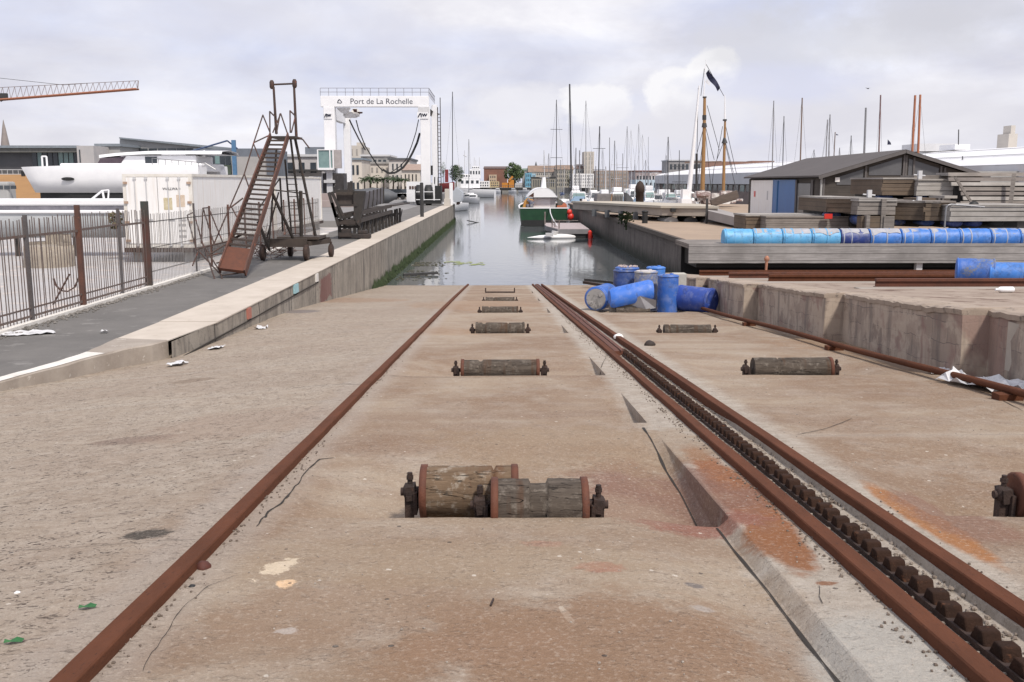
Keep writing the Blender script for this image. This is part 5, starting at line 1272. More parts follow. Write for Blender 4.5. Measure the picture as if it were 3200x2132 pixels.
mb.grid(rows, True); mb.grid([[p*1.0-(p-(a+(b-a)*(i/14)))*.06 for p in r_] for i, r_ in enumerate(rows)], True)
mb.add([rows[0][k] for k in range(17)], [tuple(range(17))]); mb.add([rows[-1][k] for k in range(17)], [tuple(range(17))]); mb.build('shell', half, t)
mb = MB(); c0 = a-Vector((0, 0, .12)); mb.lathe(Vector((a.x+.02, 22.38, gz(a.x, 22.4)+.2)), (1, 0, .02), [(0, .17), (.03, .23), (.55, .24), (.6, .2)], 20, wob=.1, seed=4); mb.build('grimy_belly', M('drum_belly', (.20, .18, .155), (.12, .11, .10), 4, .8, .3), t)
mb = MB(); e0 = A(1448*1.36, 700*1.36, 22.05); mb.add([A(1445*1.36, 700*1.36, 22.15), A(1470*1.36, 680*1.36, 22.0), A(1508*1.36, 690*1.36, 22.0), A(1507*1.36, 708*1.36, 22.1), A(1485*1.36, 712*1.36, 22.05)], [(0, 1, 2, 3, 4)]); mb.build('torn_flap', M('flap', (.33, .33, .36), (.25, .25, .27), 4), t)
a = A(1562*1.36, 676*1.36, 22.8); b = A(1652*1.36, 688*1.36, 22.2)
drum(Vector((a.x, a.y, gz(a.x, a.y)+.31)), (b.x-a.x, -.75, -.02), .30, .88, drum_mat('drum_deep', (.028, .075, .36), (.022, .055, .27), dt=.74), 'dark blue drum lying on its side at the right end of the heap', 8, group=GRP)
mb = MB()
for k in range(46):
    a_ = random.random()*6.28; r_ = random.uniform(.1, .27); x = 3.12+r_*math.cos(a_); y = 23.9+r_*math.sin(a_); stone(mb, x, y, gz(3.1, 23.9)+1.035, random.uniform(.015, .035), 5)
tag(solo('pebbles', mb, M('pale_pebbles', (.55, .45, .40), (.40, .30, .26), 3), None, None), kind='stuff')
mb = MB(); mb.beam(A(1342*1.36, 649*1.36, 39), A(1412*1.36, 660*1.36, 36), .12, .1); solo('timber_baulk', mb, RUSTD, 'dark timber baulk lying at the water edge behind the drums', 'baulk')
mb = MB(); mb.beam(A(1345*1.36, 643*1.36, 40), A(1440*1.36, 653*1.36, 36), .12, .1); solo('timber_baulk', mb, DARK, 'thinner dark baulk lying partly in the water behind the drums', 'baulk')

# rotten wooden pile fence by the wall end
mb = MB()
for k in range(9):
    a = A((1568+k*6.5)*1.36, (632+k*3)*1.36, 27-k*.35); mb.lohi((a.x-.05, a.y-.05, plane(a.y)-.2), (a.x+.05, a.y+.05, a.z+random.uniform(-.04, .04)))
solo('pile_stumps', mb, M('rotten_piles', (.10, .08, .065), (.05, .042, .036), 6, .9, .4), 'close row of rotten brown piles behind the dark lying drum', 'piles')

# ---- long timber pontoon with row of drums on it
Yq = 29.0
t = thing('timber_pontoon', 'very long weathered grey timber pontoon raised on short legs', 'pontoon', (10, Yq, plane(Yq)+H))
z1, z0_ = A(1590*1.36, 560*1.36, Yq).z, A(1590*1.36, 605*1.36, Yq).z; x0 = A(1583*1.36, 580*1.36, Yq).x
TW = wood_mat('pontoon_planks', (.37, .355, .35), (.20, .19, .185), 0, 2.6, .21)
mb = MB(); mb.grid([[(x0+i*.25, Yq+.01*noise.noise(Vector((i*.3, z*2, 0))), z+(.008*noise.noise(Vector((i*.7, z, 5))))) for i in range(60)] for z in (z1, (z0_*2+z1)/3+.0, z0_)])
mb.lohi((x0, Yq+.012, z0_+.01), (x0+14.7, Yq+.09, z1-.005)); mb.build('side_boards', TW, t)
mb = MB(); mb.lohi((x0+.02, Yq+.1, z1-.16), (x0+14.7, Yq+2.4, z1-.02)); mb.build('deck', TWG, t)
mb = MB(); mb.lohi((x0+.3, Yq+.35, z0_-.16), (x0+14.6, Yq+2.35, z1-.2)); mb.lohi((x0+.2, Yq+2.3, z0_-.9), (x0+14.6, Yq+2.38, z1-.2)); mb.build('black_underbody', M('under_deck_shade', (.006, .006, .006), (.01, .01, .01)), t)  # black body and back sheet stand in for the shade under the deck
for u in (2107, 2600):
    x = A(u*1.36, 610*1.36, Yq+.3).x; zf = plane(Yq+.2)+H-.02
    mb = MB(); mb.prism([(x-.09, Yq+.12), (x+.09, Yq+.12), (x+.09, Yq+.3), (x-.09, Yq+.3)], zf+.05, z0_+.1); mb.box((x, Yq+.2, zf+.02), (.42, .35, .05)); mb.build('leg', GREYL if u < 2200 else GREY, t)
cols_ = [DBL, DBL, DBL, DBL, DBN, DBM, DBM, DBM, DBM, DBM, DBM]
x = A(1660*1.36, 540*1.36, Yq+.5).x; rD = .285; L_ = .905
names_ = ['leftmost pale sky-blue drum, its open end showing', 'second pale sky-blue drum in the row', 'third pale sky-blue drum in the row', 'fourth pale blue drum, next to the navy one', 'dark navy drum crusted grey, the only one in the row', 'mid-blue drum just right of the navy one', 'second mid-blue drum right of the navy one', 'third mid-blue drum right of the navy one', 'fourth mid-blue drum right of the navy one', 'fifth mid-blue drum right of the navy one', 'drum cut by the right edge in the row on the pontoon']
CRUST = M('grey_crust', (.42, .42, .45), (.28, .28, .30), 3, .9, .3)
for i, (mt, nm) in enumerate(zip(cols_, names_)):
    L2 = L_*(1.05 if i in (5, 8) else .97)
    if x > 17: break
    d_ = drum((x+.005, Yq+.46+random.uniform(-.01, .01), z1-.02+rD-.13), (1, 0, random.uniform(-.008, .008)), rD, L2-.02, mt, nm, i+20, rings=False, group='drums laid end to end on the long pontoon')
    mb = MB(); cz = z1-.02+rD-.13; rr = []
    for s_ in range(9):
        xx = x+.03+(L2-.08)*s_/8; e_ = 20*noise.noise(Vector((xx*3, 1, i)))
        rr.append([(xx, Yq+.46-math.cos(R(a_))*(rD+.006), cz+math.sin(R(a_))*(rD+.006)) for a_ in (32+e_, 50, 70, 95, 120)])
    if i not in (0, 8): mb.grid(rr, True); mb.build('crust', CRUST, d_)
    for q in (.06, .5*L2 if i % 2 else .33*L2):
        mb = MB(); mb.lathe((x+q, Yq+.46, cz), (1, 0, 0), [(0, rD+.004), (.006, rD+.012), (.03, rD+.012), (.036, rD+.004)], 24)
        mb.build('strap', M('pale_strap', (.40, .42, .48), (.30, .32, .38)) if i > 3 else mt, d_)
    x += L2
# rusty fitting standing at the front of the pontoon
mb = MB(); a, b = A(1760*1.36, 624*1.36, 28.6), A(1762*1.36, 592*1.36, 28.6); mb.tube(a, b, .035, .05, 8); mb.lathe(b, (0, 0, 1), [(-.12, .04), (-.06, .08), (0, .07), (.05, .03)], 8, wob=.3)
solo('pipe_stub', mb, M('orange_pipe', (.45, .20, .12), (.30, .15, .10), 9), 'short orange pipe stub in front of the long pontoon', 'pipe')
# drums right on the platform
ph = lambda y: plane(y)+H-.02
for (u0, v0, u1, v1, Y, r_, lb, mt) in ((2195, 636, 2275, 640, 20.5, .27, 'front left blue drum of the three lying near the right edge', DB), (2270, 640, 2345, 648, 20.2, .22, 'half-crushed blue drum to the right of the front left one', DBM), (2262, 624, 2420, 628, 22.2, .22, 'blue drum lying at the back near the right edge', DBM)):
    a, b = A(u0*1.36, v0*1.36, Y), A(u1*1.36, v1*1.36, Y); drum((a.x, Y, ph(Y)+r_), (b.x-a.x, -.3, 0), r_, b.x-a.x, mt, lb, u0, group='blue drums on the right platform')
mb = MB(); p = A(2315*1.36, 674*1.36, 15.5); mb.lathe((p.x-.2, 15.5, ph(15.5)+.05), (1, 0, 0), [(0, .02), (.04, .022), (.08, .05), (.28, .05), (.3, .03)], 12); solo('plastic_bottle', mb, WHITE, 'white plastic bottle lying on the right platform', 'bottle')

# ================================================================ RIGHT PIER: stored pontoons
def pont(u0, v0, u1, v1, Y, depth, label, side, deck=None, floats=True, vf=None, end=None, skew=0, name='stored_pontoon', legs=(), dtop=0.0):
    """timber pontoon: front face between pixels (u0,v0) and (u1,v1) at distance Y; floats below down to vf"""
    a, b = A(u0*1.36, v0*1.36, Y), A(u1*1.36, v1*1.36, Y); x0, x1, z0, z1 = a.x, b.x, b.z, a.z
    t = thing(name, label, 'pontoon', ((x0+x1)/2, Y, z0), 'timber pontoons stored on the right pier')
    sk = lambda x: skew*(x-x0)/(x1-x0)
    mb = MB(); n = 4; hh = (z1-z0)
    np_ = max(2, round(hh/.19))
    for q_ in range(np_):
        za, zb2 = z0+hh*q_/np_+.006, z0+hh*(q_+1)/np_-.006; e0, e1, yo = random.uniform(-.07, .03), random.uniform(-.03, .07), random.uniform(-.02, .02); sg = random.uniform(-.02, .02)
        mb.add([(x0+e0, Y+yo, za), (x1+e1, Y+yo+skew, za+sg), (x1+e1, Y+yo+skew+.06, za+sg), (x0+e0, Y+yo+.06, za), (x0+e0, Y+yo, zb2), (x1+e1, Y+yo+skew, zb2+sg), (x1+e1, Y+yo+skew+.06, zb2+sg), (x0+e0, Y+yo+.06, zb2)], [(3, 2, 1, 0), (4, 5, 6, 7), (0, 1, 5, 4), (1, 2, 6, 5), (2, 3, 7, 6), (3, 0, 4, 7)])
    mb.prism([(x0+.05, Y+.07), (x1-.05, Y+skew+.07), (x1-.05, Y+skew+.09), (x0+.05, Y+.09)], z0+.01, z1-.01); mb.prism([(x0, Y+.10), (x0+.08, Y+.10), (x0+.08, Y+depth), (x0, Y+depth)], z0, z1); mb.prism([(x1-.08, Y+skew+.10), (x1, Y+skew+.10), (x1, Y+depth), (x1-.08, Y+depth)], z0, z1)
    mb.build('side_boards', side, t)
    mb = MB(); mb.prism([(x0-.04, Y-.05), (x1+.04, Y+skew-.05), (x1+.04, Y+depth), (x0-.04, Y+depth)], z1+.002, z1+.07+dtop); mb.build('deck', deck or TWG, t)
    if floats:
        zf = A(u0*1.36, (vf or v1+15)*1.36, Y).z; xx = x0+.35
        while xx < x1-.7:
            mb = MB(); mb.lathe((xx, Y+.22+sk(xx)+random.uniform(0, .25), (z0+zf)/2+.06), (0, 1, 0), [(0, .16), (.03, .25), (.85, .25), (.88, .16)], 14, sq=(1.1, (z0-zf)/.5*.95)); mb.build('float_drum', random.choice((DBD, DBN, BLACK)), t); xx += random.uniform(.7, 1.0)
        mb = MB(); mb.prism([(x0+.2, Y+1.3), (x1-.2, Y+1.3+skew), (x1-.2, Y+depth-.1), (x0+.2, Y+depth-.1)], zf, z0-.01); mb.build('black_underbody', BLACK, t)
        if z0 > .05 and zf > .06:
            pass
    for u in legs:
        xx = A(u*1.36, 500, Y-.1).x; mb = MB(); mb.lohi((xx-.09, Y-.14, z0-.7), (xx+.09, Y-.06, z1+.1)); mb.build('post', side, t)
    return t
# far left concrete deck pontoon with black tanks
Yd = 60
t = thing('deck_pontoon', 'large beige decked pontoon on black blocks near the pier edge', 'pontoon', (12, Yd, 0))
Z8 = lambda x, y: (2050+x/7.594, 480+y/7.594)
a, b = A(*Z8(140, 1340), Yd), A(*Z8(1330, 1490), Yd); mb = MB(); mb.prism([(a.x, Yd), (b.x, Yd-1.5), (b.x+.3, Yd+5), (a.x-1.2, Yd+14), (a.x-4.4, Yd+14.3), (a.x-3.2, Yd+10)], b.z+.05, a.z+.12)
mb.build('body', M('beige_hull', (.36, .315, .27), (.29, .255, .225), 1, .8, .1), t)
mb = MB(); mb.prism([(a.x-.1, Yd-.12), (b.x+.05, Yd-1.62), (b.x+.3, Yd+5), (a.x-1.2, Yd+14), (a.x-4.5, Yd+14.3), (a.x-3.3, Yd+9.9)], a.z+.122, a.z+.26); mb.build('deck', M('pale_deck', (.47, .42, .345), (.40, .36, .30), .8, .8, .1), t)
mb = MB(); mb.prism([(a.x, Yd+.4), (b.x, Yd-1.1), (b.x, Yd+4.8), (a.x-1.2, Yd+13.5), (a.x-4, Yd+13.8), (a.x-2.9, Yd+10)], .32, b.z+.048); mb.build('underside', BLACK, t)
for k in range(7):
    xx = a.x+.6+k*1.15; mb = MB(); mb.lathe((xx, Yd-.1-.17*k, .02), (0, 1, 0), [(0, .34), (3, .34)], 16, sq=(1.2, .85)); mb.build('tank', GREYD if k % 2 else GREY, t)
for k in range(4):
    mb = MB(); mb.lohi((a.x-3.4+k*.7, Yd+9.2-k*2, 0), (a.x-3.1+k*.7, Yd+9.5-k*2, .5)); mb.build('block', GREYD, t)
mb = MB(); mb.lohi((A(*Z8(355, 0), Yd).x, Yd-.75, .62), (A(*Z8(450, 0), Yd).x, Yd-.2, .82)); mb.build('scupper', BLACK, t)
# sloping ramp deck to its right
c = A(*Z8(1340, 1370), 56); e = A(*Z8(2150, 1500), 50)
mb = MB(); mb.add([(c.x, 57.5, c.z), (e.x, 50, .5), (e.x+1.2, 56, .55), (c.x+1.6, 64, c.z+.05), (c.x, 57.5, c.z-.5), (e.x, 50, .05), (e.x+1.2, 56, .05), (c.x+1.6, 64, c.z-.5)], [(0, 1, 2, 3), (7, 6, 5, 4), (0, 4, 5, 1), (1, 5, 6, 2), (2, 6, 7, 3), (3, 7, 4, 0)])
solo('grey_pontoon', mb, M('grey_deck', (.33, .30, .29), (.26, .24, .23), 1, .8, .1), 'grey sloping pontoon deck between the beige one and the dark shed', 'pontoon')
mb = MB(); mb.beam((c.x-.05, 57.3, 0), (c.x-.05, 57.3, c.z+.7), .12, .12); solo('post', mb, DARK, 'thin dark post at the junction of the beige and grey pontoons', 'post')
# grey skips/boat halves further left
Z7 = lambda x, y: (1800+x/7.84, 480+y/7.84)
Ys = 83
t = thing('open_skip', 'grey open box hull with a rounded bottom on the far pier', 'hull section', (13, Ys, 0))
a = lambda x, y: A(*Z7(x, y), Ys)
mb = MB(); mb.extr([a(520, 985), a(870, 990), a(830, 1290), a(760, 1335), a(560, 1280), a(500, 1150)], (0, 2.5, 0)); mb.build('hull', M('hull_grey', (.15, .14, .14), (.20, .19, .19), 5, .8, .3), t, .05)
mb = MB(); mb.extr([a(880, 990), a(895, 990), a(860, 1280), a(825, 1290)], (0, 2.0, 0)); mb.build('edge', M('tan_edge', (.45, .28, .17)), t)
mb = MB(); mb.lohi((a(900, 0).x, Ys+1.8, a(0, 1215).z), (a(1240, 0).x, Ys+1.9, a(0, 1000).z))
for k in range(9): mb.lohi((a(900+k*40, 0).x, Ys+1.6, a(0, 1215).z), (a(905+k*40, 0).x, Ys+1.8, a(0, 1000).z))
mb.build('slatted_panel', GREY, t)
mb = MB(); mb.lohi((a(865, 0).x, Ys-.1, a(0, 1275).z), (a(1235, 0).x, Ys+1.8, a(0, 1225).z)); mb.build('floor', CREAM2, t)
mb = MB(); mb.lohi((a(830, 0).x, Ys-.08, .28), (a(1235, 0).x, Ys+2, a(0, 1280).z)); mb.build('underside', BLACK, t)
mb = MB(); a_, b_ = A(*Z7(790, 1385), 76), A(*Z7(1300, 1465), 76); mb.lohi((a_.x, 76, .01), (b_.x, 77.2, a_.z)); solo('concrete_slab', mb, CREAM2, 'low pale concrete slab in front of the grey box hull', 'slab')
mb = MB(); mb.extr([A(*Z7(1240, 960), 80), A(*Z7(1290, 1000), 80), A(*Z7(1400, 1120), 80), A(*Z7(1390, 1330), 80), A(*Z7(1240, 1330), 80)], (0, 2, 0)); solo('net_heap', mb, GREYD, 'dark heap of nets between the grey box hull and the beige pontoon', 'nets')
# carved brown post
p = A(1999, 632, 80); r_ = (A(2013, 600, 80).x-A(1986, 600, 80).x)/2; zT = A(1999, 565, 80).z
mb = MB(); mb.lathe((p.x, 80, 0), (0, 0, 1), [(0, r_*.92), (zT*.62, r_*.95), (zT*.63, r_*1.08), (zT*.80, r_*1.08), (zT*.93, r_*.7), (zT, r_*.12)], 12)
solo('timber_dolphin', mb, M('dark_pile', (.045, .028, .02), (.03, .018, .014), 2, .8, .3, stretch=(5, 5, .5)), 'thick dark brown pile with a pointed cap on the pier', 'pile')
for u, v0, v1, Y, lb in ((2015, 698, 660, None, 'black bollard in front of the beige pontoon'), (1897, 664, 644, None, 'black bollard beside the low pale slab'), (1816, 636, 622, None, 'farthest black bollard near the end of the right pier')):
    p = G(u, v0, 0); hh = A(u, v1, p.y).z; mb = MB(); mb.tube((p.x, p.y, 0), (p.x, p.y, hh), .17, .17, 10); mb.lathe((p.x, p.y, hh-.1), (0, 0, 1), [(0, .17), (.04, .2), (.1, .2), (.14, .1)], 10); solo('bollard', mb, BLACK, lb, 'bollard', 'bollards on the quays')
for x0, x1, y0, lb in ((160, 275, 1120, 'small white crate near the end of the right pier'),):
    a_ = A(*Z7(x0, 1240), 104); b_ = A(*Z7(x1, y0), 104); mb = MB(); mb.lohi((a_.x, 104, 0), (b_.x, 105, b_.z)); solo('crate', mb, WHITES, lb, 'crate')

# stacks in front of the shed
pont(1715, 497, 1905, 527, 42, 2.2, 'low brown and grey timber pontoon at the left end of the row before the shed', TWB, TWL, floats=False)
pont(1762, 501, 1990, 527, 41, 2.5, 'low grey timber pontoon lying flat before the shed', TWG, TWG, floats=False)
pont(1902, 457, 1977, 488, 41, 4.0, 'brown boxed timber pontoon end with two labels', TWB, TWL, vf=510, skew=-1.6)
pont(1975, 463, 2056, 494, 39.3, 4.5, 'grey timber pontoon propped on blocks and blue drums', TWG, TWL, vf=524, legs=(2037,), dtop=.05)
pont(2030, 412, 2110, 449, 43, 4, 'brown boarded pontoon on top of the right stack', TWB, TWL, vf=475)
pont(2111, 415, 2192, 450, 42.6, 4, 'pale banded timber pontoon on top of the right stack', TWL, TWL, vf=478)
pont(2052, 466, 2126, 505, 40, 4, 'brown planked pontoon below the top ones, tilted', TWB, TWG, vf=522, skew=-1.2)
pont(2127, 466, 2190, 508, 39, 4, 'brown boxed pontoon behind the bent pipe rail', TWB, TWG, vf=524)
pont(2186, 475, 2390, 509, 38.2, 4, 'whitish boarded pontoon at the right edge', TWL, TWL, vf=526, legs=())
# heap legs / blocks under
for (u0, v0, u1, v1, Y, mt, lb) in ((1978, 497, 2028, 527, 39.2, TWB, 'brown timber block propping the grey pontoon on drums'), (2030, 497, 2056, 527, 39.1, TWG, 'grey timber block under the right end of the drum pontoon'), (1990, 495, 2000, 527, 39.0, TWG, 'thin upright grey board in front of the brown block')):
    a_, b_ = A(u0*1.36, v1*1.36, Y), A(u1*1.36, v0*1.36, Y); mb = MB(); mb.lohi((a_.x, Y, .0), (b_.x, Y+.5, b_.z)); solo('timber_block', mb, mt, lb, 'block')
# tall leaning wall of planks
t = thing('plank_panel', 'tall panel of rough grey planks leaning at the right edge', 'panel', (A(2270*1.36, 600, 42).x, 42, 1))
a_ = A(2192*1.36, 395*1.36, 42); b_ = A(2400*1.36, 472*1.36, 42)
k = 0; z = b_.z; nP = 7; hp = (a_.z-b_.z)/nP
for i in range(nP):
    for s0, s1 in ((a_.x+(.45*(nP-i)/nP if i < 4 else 0), b_.x),):
        mb = MB(); xx0 = s0+random.uniform(-.1, .1); mb.extr([(xx0, 41.9+i*.07, z+i*hp+.02), (s1, 41.9+i*.07, z+i*hp+random.uniform(0, .03)), (s1, 41.95+i*.07, z+(i+1)*hp-random.uniform(.015, .05)), (xx0, 41.95+i*.07, z+(i+1)*hp-.03)], (0, .07, 0)); mb.build('plank', (TWG, TWL, wood_mat('grey_brown_timber', (.24, .21, .19), (.15, .13, .12), 0, 2.5, .3))[i % 3], t)
mb = MB(); mb.beam(A(2195*1.36, 408*1.36, 41.7), A(2235*1.36, 470*1.36, 41.5), .16, .1); mb.build('batten', TWG, t)
mb = MB(); mb.beam(A(2330*1.36, 400*1.36, 41.8), A(2322*1.36, 470*1.36, 41.5), .16, .1); mb.build('batten', TWG, t)
mb = MB(); mb.lohi((a_.x+.3, 42.5, 0), (b_.x, 42.8, a_.z-.5)); mb.build('backing', DARK, t)
for i, (u0, v0, u1, v1, Y) in enumerate(((2100, 403, 2192, 411, 44), (2185, 397, 2210, 404, 43), (2110, 455, 2150, 462, 40.5), (2150, 470, 2200, 476, 39.5), (2170, 450, 2200, 456, 41))):
    a_, b_ = A(u0*1.36, v1*1.36, Y), A(u1*1.36, v0*1.36, Y); mb = MB(); mb.lohi((a_.x, Y, a_.z), (b_.x, Y+1.5, b_.z)); solo('loose_board', mb, (TWG, TWL, TWB)[i % 3], ('loose plank on top behind the banded pontoon', 'short plank end at the head of the leaning panel', 'pale short board wedged under the banded pontoon', 'grey board lying between the pipe rail and the stack', 'brown board end under the leaning panel')[i], 'board')
# bent pipe rail
mb = MB(); mb.poly([A(u*1.36, v*1.36, 37.5) for u, v in ((2170, 527), (2174, 478), (2178, 472), (2186, 470), (2240, 474), (2262, 476))], .035, 8); solo('pipe_rail', mb, ALU, 'bent grey steel pipe rail in front of the right stack', 'rail')
for u, v, Y, lb in ((1997, 448, 40, 'grey cleat post standing on the drum pontoon'), (2113, 403, 43, 'grey mooring cleat on top of the banded pontoon'), (2111, 463, 40, 'short grey post between the two tiers of the stack')):
    b_ = A(u*1.36, v*1.36, Y); mb = MB(); mb.lohi((b_.x-.08, Y-.1, b_.z-.35), (b_.x+.08, Y+.05, b_.z+.2)); mb.tube((b_.x-.25, Y, b_.z+.02), (b_.x+.25, Y, b_.z-.02), .03); solo('cleat_post', mb, GREYL, lb, 'cleat')
mb = MB(); p = A(2236*1.36, 474*1.36, 39); mb.lathe(p, (0, -1, 0), [(-.1, .12), (0, .2), (.1, .2), (.15, .1)], 14); solo('tyre', mb, BLACK, 'small black tyre at the foot of the leaning panel', 'tyre')
mb = MB(); p = A(1900*1.36, 497*1.36, 40.8); mb.lohi((p.x-.12, 40.7, p.z-.1), (p.x+.2, 40.8, p.z+.1)); solo('red_box', mb, REDF, 'small red box under the left corner of the brown pontoon end', 'box')

# ---- shed
sx0, sy0 = A(1890*1.36, 600, 54).x, 54.0
ez = A(1890*1.36, 405*1.36, 54).z; pz = A(2080*1.36, 348*1.36, 54).z; px_ = A(2080*1.36, 400, 54).x; rx = px_+(px_-sx0); yB = 74; dx = 1.0
t = thing('storage_shed', 'dark brown timber shed with a low pitched roof, white and blue doors', 'shed', (px_, 60, 0))
mb = MB(); mb.add([(sx0, sy0, 0), (rx, sy0, 0), (rx, sy0, ez-.1), (px_, sy0, pz-.1), (sx0, sy0, ez-.1), (sx0+dx, yB, 0), (rx+dx, yB, 0), (rx+dx, yB, ez-.1), (px_+dx, yB, pz-.1), (sx0+dx, yB, ez-.1)], [(0, 1, 2, 3, 4), (9, 8, 7, 6, 5), (0, 4, 9, 5), (1, 6, 7, 2), (4, 3, 8, 9), (3, 2, 7, 8)]); mb.build('wall', TWD, t)
mb = MB(); o_ = .35
def rp(x, y, z): return Vector((x, y, z))
for s_, xe_ in ((-1, sx0), (1, rx)):
    A0 = rp(xe_+s_*o_, sy0-.3, ez-.06); A1 = rp(px_, sy0-.3, pz); B0 = rp(xe_+s_*o_+dx, yB+.3, ez-.06); B1 = rp(px_+dx, yB+.3, pz); th = Vector((0, 0, .10))
    mb.add([A0, A1, B1, B0, A0+th, A1+th, B1+th, B0+th], [(3, 2, 1, 0), (4, 5, 6, 7), (0, 1, 5, 4), (1, 2, 6, 5), (2, 3, 7, 6), (3, 0, 4, 7)])
mb.build('roof', M('bitumen_roof', (.095, .083, .08), (.08, .07, .068), .5, .85, .1), t)
mb = MB(); mb.beam((sx0-o_, sy0-.34, ez-.08), (px_, sy0-.34, pz-.02), .06, .16); mb.beam((rx+o_, sy0-.34, ez-.08), (px_, sy0-.34, pz-.02), .06, .16); mb.build('bargeboard', M('grey_trim', (.12, .11, .11), (.09, .082, .08)), t)
def gable(x): return (ez-.15)+(pz-ez)*(1-abs(x-px_)/(px_-sx0))
for u in (1895, 1990, 2077, 2082, 2163, 2172, 2100):
    x = A(u*1.36, 500, 54).x; mb = MB(); mb.beam((x, sy0-.05, .0), (x, sy0-.05, gable(x)), .1, .08, up=(0, 1, 0)); mb.build('post', M('grey_trim', (.12, .11, .11)), t)
for (u0, u1, vb, mt) in ((1998, 2072, 403, GLASS), (2088, 2158, 408, GLASS), (1925, 1985, 425, GLASS)):
    xa_, xb_ = A(u0*1.36, 500, 54).x, A(u1*1.36, 500, 54).x; zb_ = A(u0*1.36, vb*1.36, 54).z
    mb = MB(); mb.extr([(xa_, sy0-.03, zb_), (xb_, sy0-.03, zb_), (xb_, sy0-.03, max(zb_+.05, gable(xb_)-.15)), (xa_, sy0-.03, max(zb_+.05, gable(xa_)-.15))], (0, .02, 0)); mb.build('window', M('grimy_glass', (.075, .075, .08), (.11, .11, .115), .8, .3), t)
def onside(u): # point on the long left side seen at pixel column u
    d_ = ray(u*1.36, 600); k = (dx/(yB-sy0)); tt_ = (sx0-k*sy0)/(d_.x-k*d_.y); return tt_*d_.y
def sidepanel(u0, u1, z0, z1, out, mat, nm):
    ya, yb_ = onside(u1), onside(u0); k = dx/(yB-sy0); mb = MB()
    xa_, xb_ = sx0+k*(ya-sy0)-out, sx0+k*(yb_-sy0)-out
    mb.prism([(xa_, ya), (xb_, yb_), (xb_+.05, yb_), (xa_+.05, ya)], z0, z1); return mb.build(nm, mat, t)
sidepanel(1729, 1779, .05, ez-.2, .12, WHITES, 'door'); bd = sidepanel(1777, 1830, .08, ez-.18, .10, BLUE, 'door'); bd['label'] = 'blue panelled door'
sidepanel(1866, 1870, .05, ez-.2, .08, M('grey_trim', (.12, .11, .11)), 'post'); sidepanel(1831, 1834, .05, ez-.2, .12, M('grey_trim', (.12, .11, .11)), 'post'); sidepanel(1789, 1791, .1, ez-.25, .14, M('blue_trim', (.05, .16, .33)), 'door_seam')
sidepanel(1834, 1864, .3, ez-.4, .06, M('grimy_glass', (.075, .075, .08)), 'window')
sidepanel(1737, 1740, 1.35, 1.75, .15, REDF, 'sign'); sidepanel(1767, 1769, 1.2, 1.8, .15, GREYL, 'handle')
mb = MB(); mb.beam((sx0-.1, sy0-.05, 0), (sx0-.1, sy0-.05, ez), .09, .09, up=(0, 1, 0)); mb.build('corner_pipe', GREY, t)
for u, v in ((1927, 395), (2270, 395)):
    pass
mb = MB(); x = A(1925*1.36, 500, 54).x; z = A(0, 413*1.36, 54).z; mb.lohi((x-.1, sy0-.06, z-.12), (x+.15, sy0-.03, z+.12)); mb.build('notice', WHITES, t)
# ================================================================ BACKGROUND
random.seed(55)
def windows(t, x0, x1, z0, z1, Y, nx, ny, mat=None, fw=.55, fh=.6, nm='window'):
    for i in range(nx):
        for j in range(ny):
            cx = x0+(x1-x0)*(i+.5)/nx; cz = z0+(z1-z0)*(j+.5)/ny; w_ = (x1-x0)/nx*fw; h_ = (z1-z0)/ny*fh
            mb = MB(); mb.lohi((cx-w_/2, Y-.06, cz-h_/2), (cx+w_/2, Y+.05, cz+h_/2)); mb.build(nm, mat or GLASS, t)
def block(name, label, u0, u1, v1, Y, mat, depth=14, z0=-.02, nx=0, ny=0, roof=None, rh=0, wm=None, cat='building', v0=None, group=None, fw=.5, fh=.55, zpad=.3, grp=None):
    """rectangular building whose front spans pixels u0..u1 (full-size photo) with its eave at row v1, Y metres away"""
    a, b = A(u0, v1, Y), A(u1, v1, Y); z1 = a.z
    if v0 is not None: z0 = A(u0, v0, Y).z
    t = thing(name, label, cat, ((a.x+b.x)/2, Y, max(0, z0)), group)
    mb = MB(); mb.lohi((a.x, Y, z0), (b.x, Y+depth, z1)); mb.build('wall', mat, t)
    if nx: windows(t, a.x+.3, b.x-.3, max(z0, 0)+zpad, z1-.2, Y, nx, ny, wm, fw, fh)
    if roof:
        mb = MB()
        if rh:
            ym = Y+depth/2; mb.add([(a.x-.3, Y-.3, z1), (b.x+.3, Y-.3, z1), (b.x+.3, Y+depth+.3, z1), (a.x-.3, Y+depth+.3, z1), (a.x-.1, ym, z1+rh), (b.x+.1, ym, z1+rh)], [(0, 1, 5, 4), (2, 3, 4, 5), (1, 2, 5), (3, 0, 4), (3, 2, 1, 0)])
        else: mb.lohi((a.x-.2, Y-.25, z1+.005), (b.x+.2, Y+depth+.2, z1+.3))
        mb.build('roof', roof, t)
    return t
# --- left group
Yl = 108
t = thing('waterfront_office', 'long office with a dark glazed upper floor above an orange timber base', 'building', (-50, Yl, 0))
def lx(u): return A(u, 560, Yl).x
def lz(v): return A(150, v, Yl).z
mb = MB(); mb.lohi((lx(-80), Yl, 0), (lx(245), Yl+14, lz(546))); mb.build('timber_base', ORANGE, t)
mb = MB(); mb.lohi((lx(-80), Yl+1.2, lz(546)), (lx(250), Yl+14, lz(462))); mb.build('upper_floor', GREYD, t)
for k in range(11):
    u = 75+k*16.5; 
    if k in (0,): continue
    mb = MB(); mb.lohi((lx(u), Yl+1.1, lz(540)), (lx(u+13), Yl+1.2, lz(475))); mb.build('window', (GLASSL if k in (2, 6, 7, 8) else GLASS), t)
mb = MB(); mb.lohi((lx(-80), Yl-.2, lz(463)), (lx(252), Yl+14.2, lz(455))); mb.build('roof', M('roof_edge', (.22, .25, .28), (.17, .19, .21)), t)
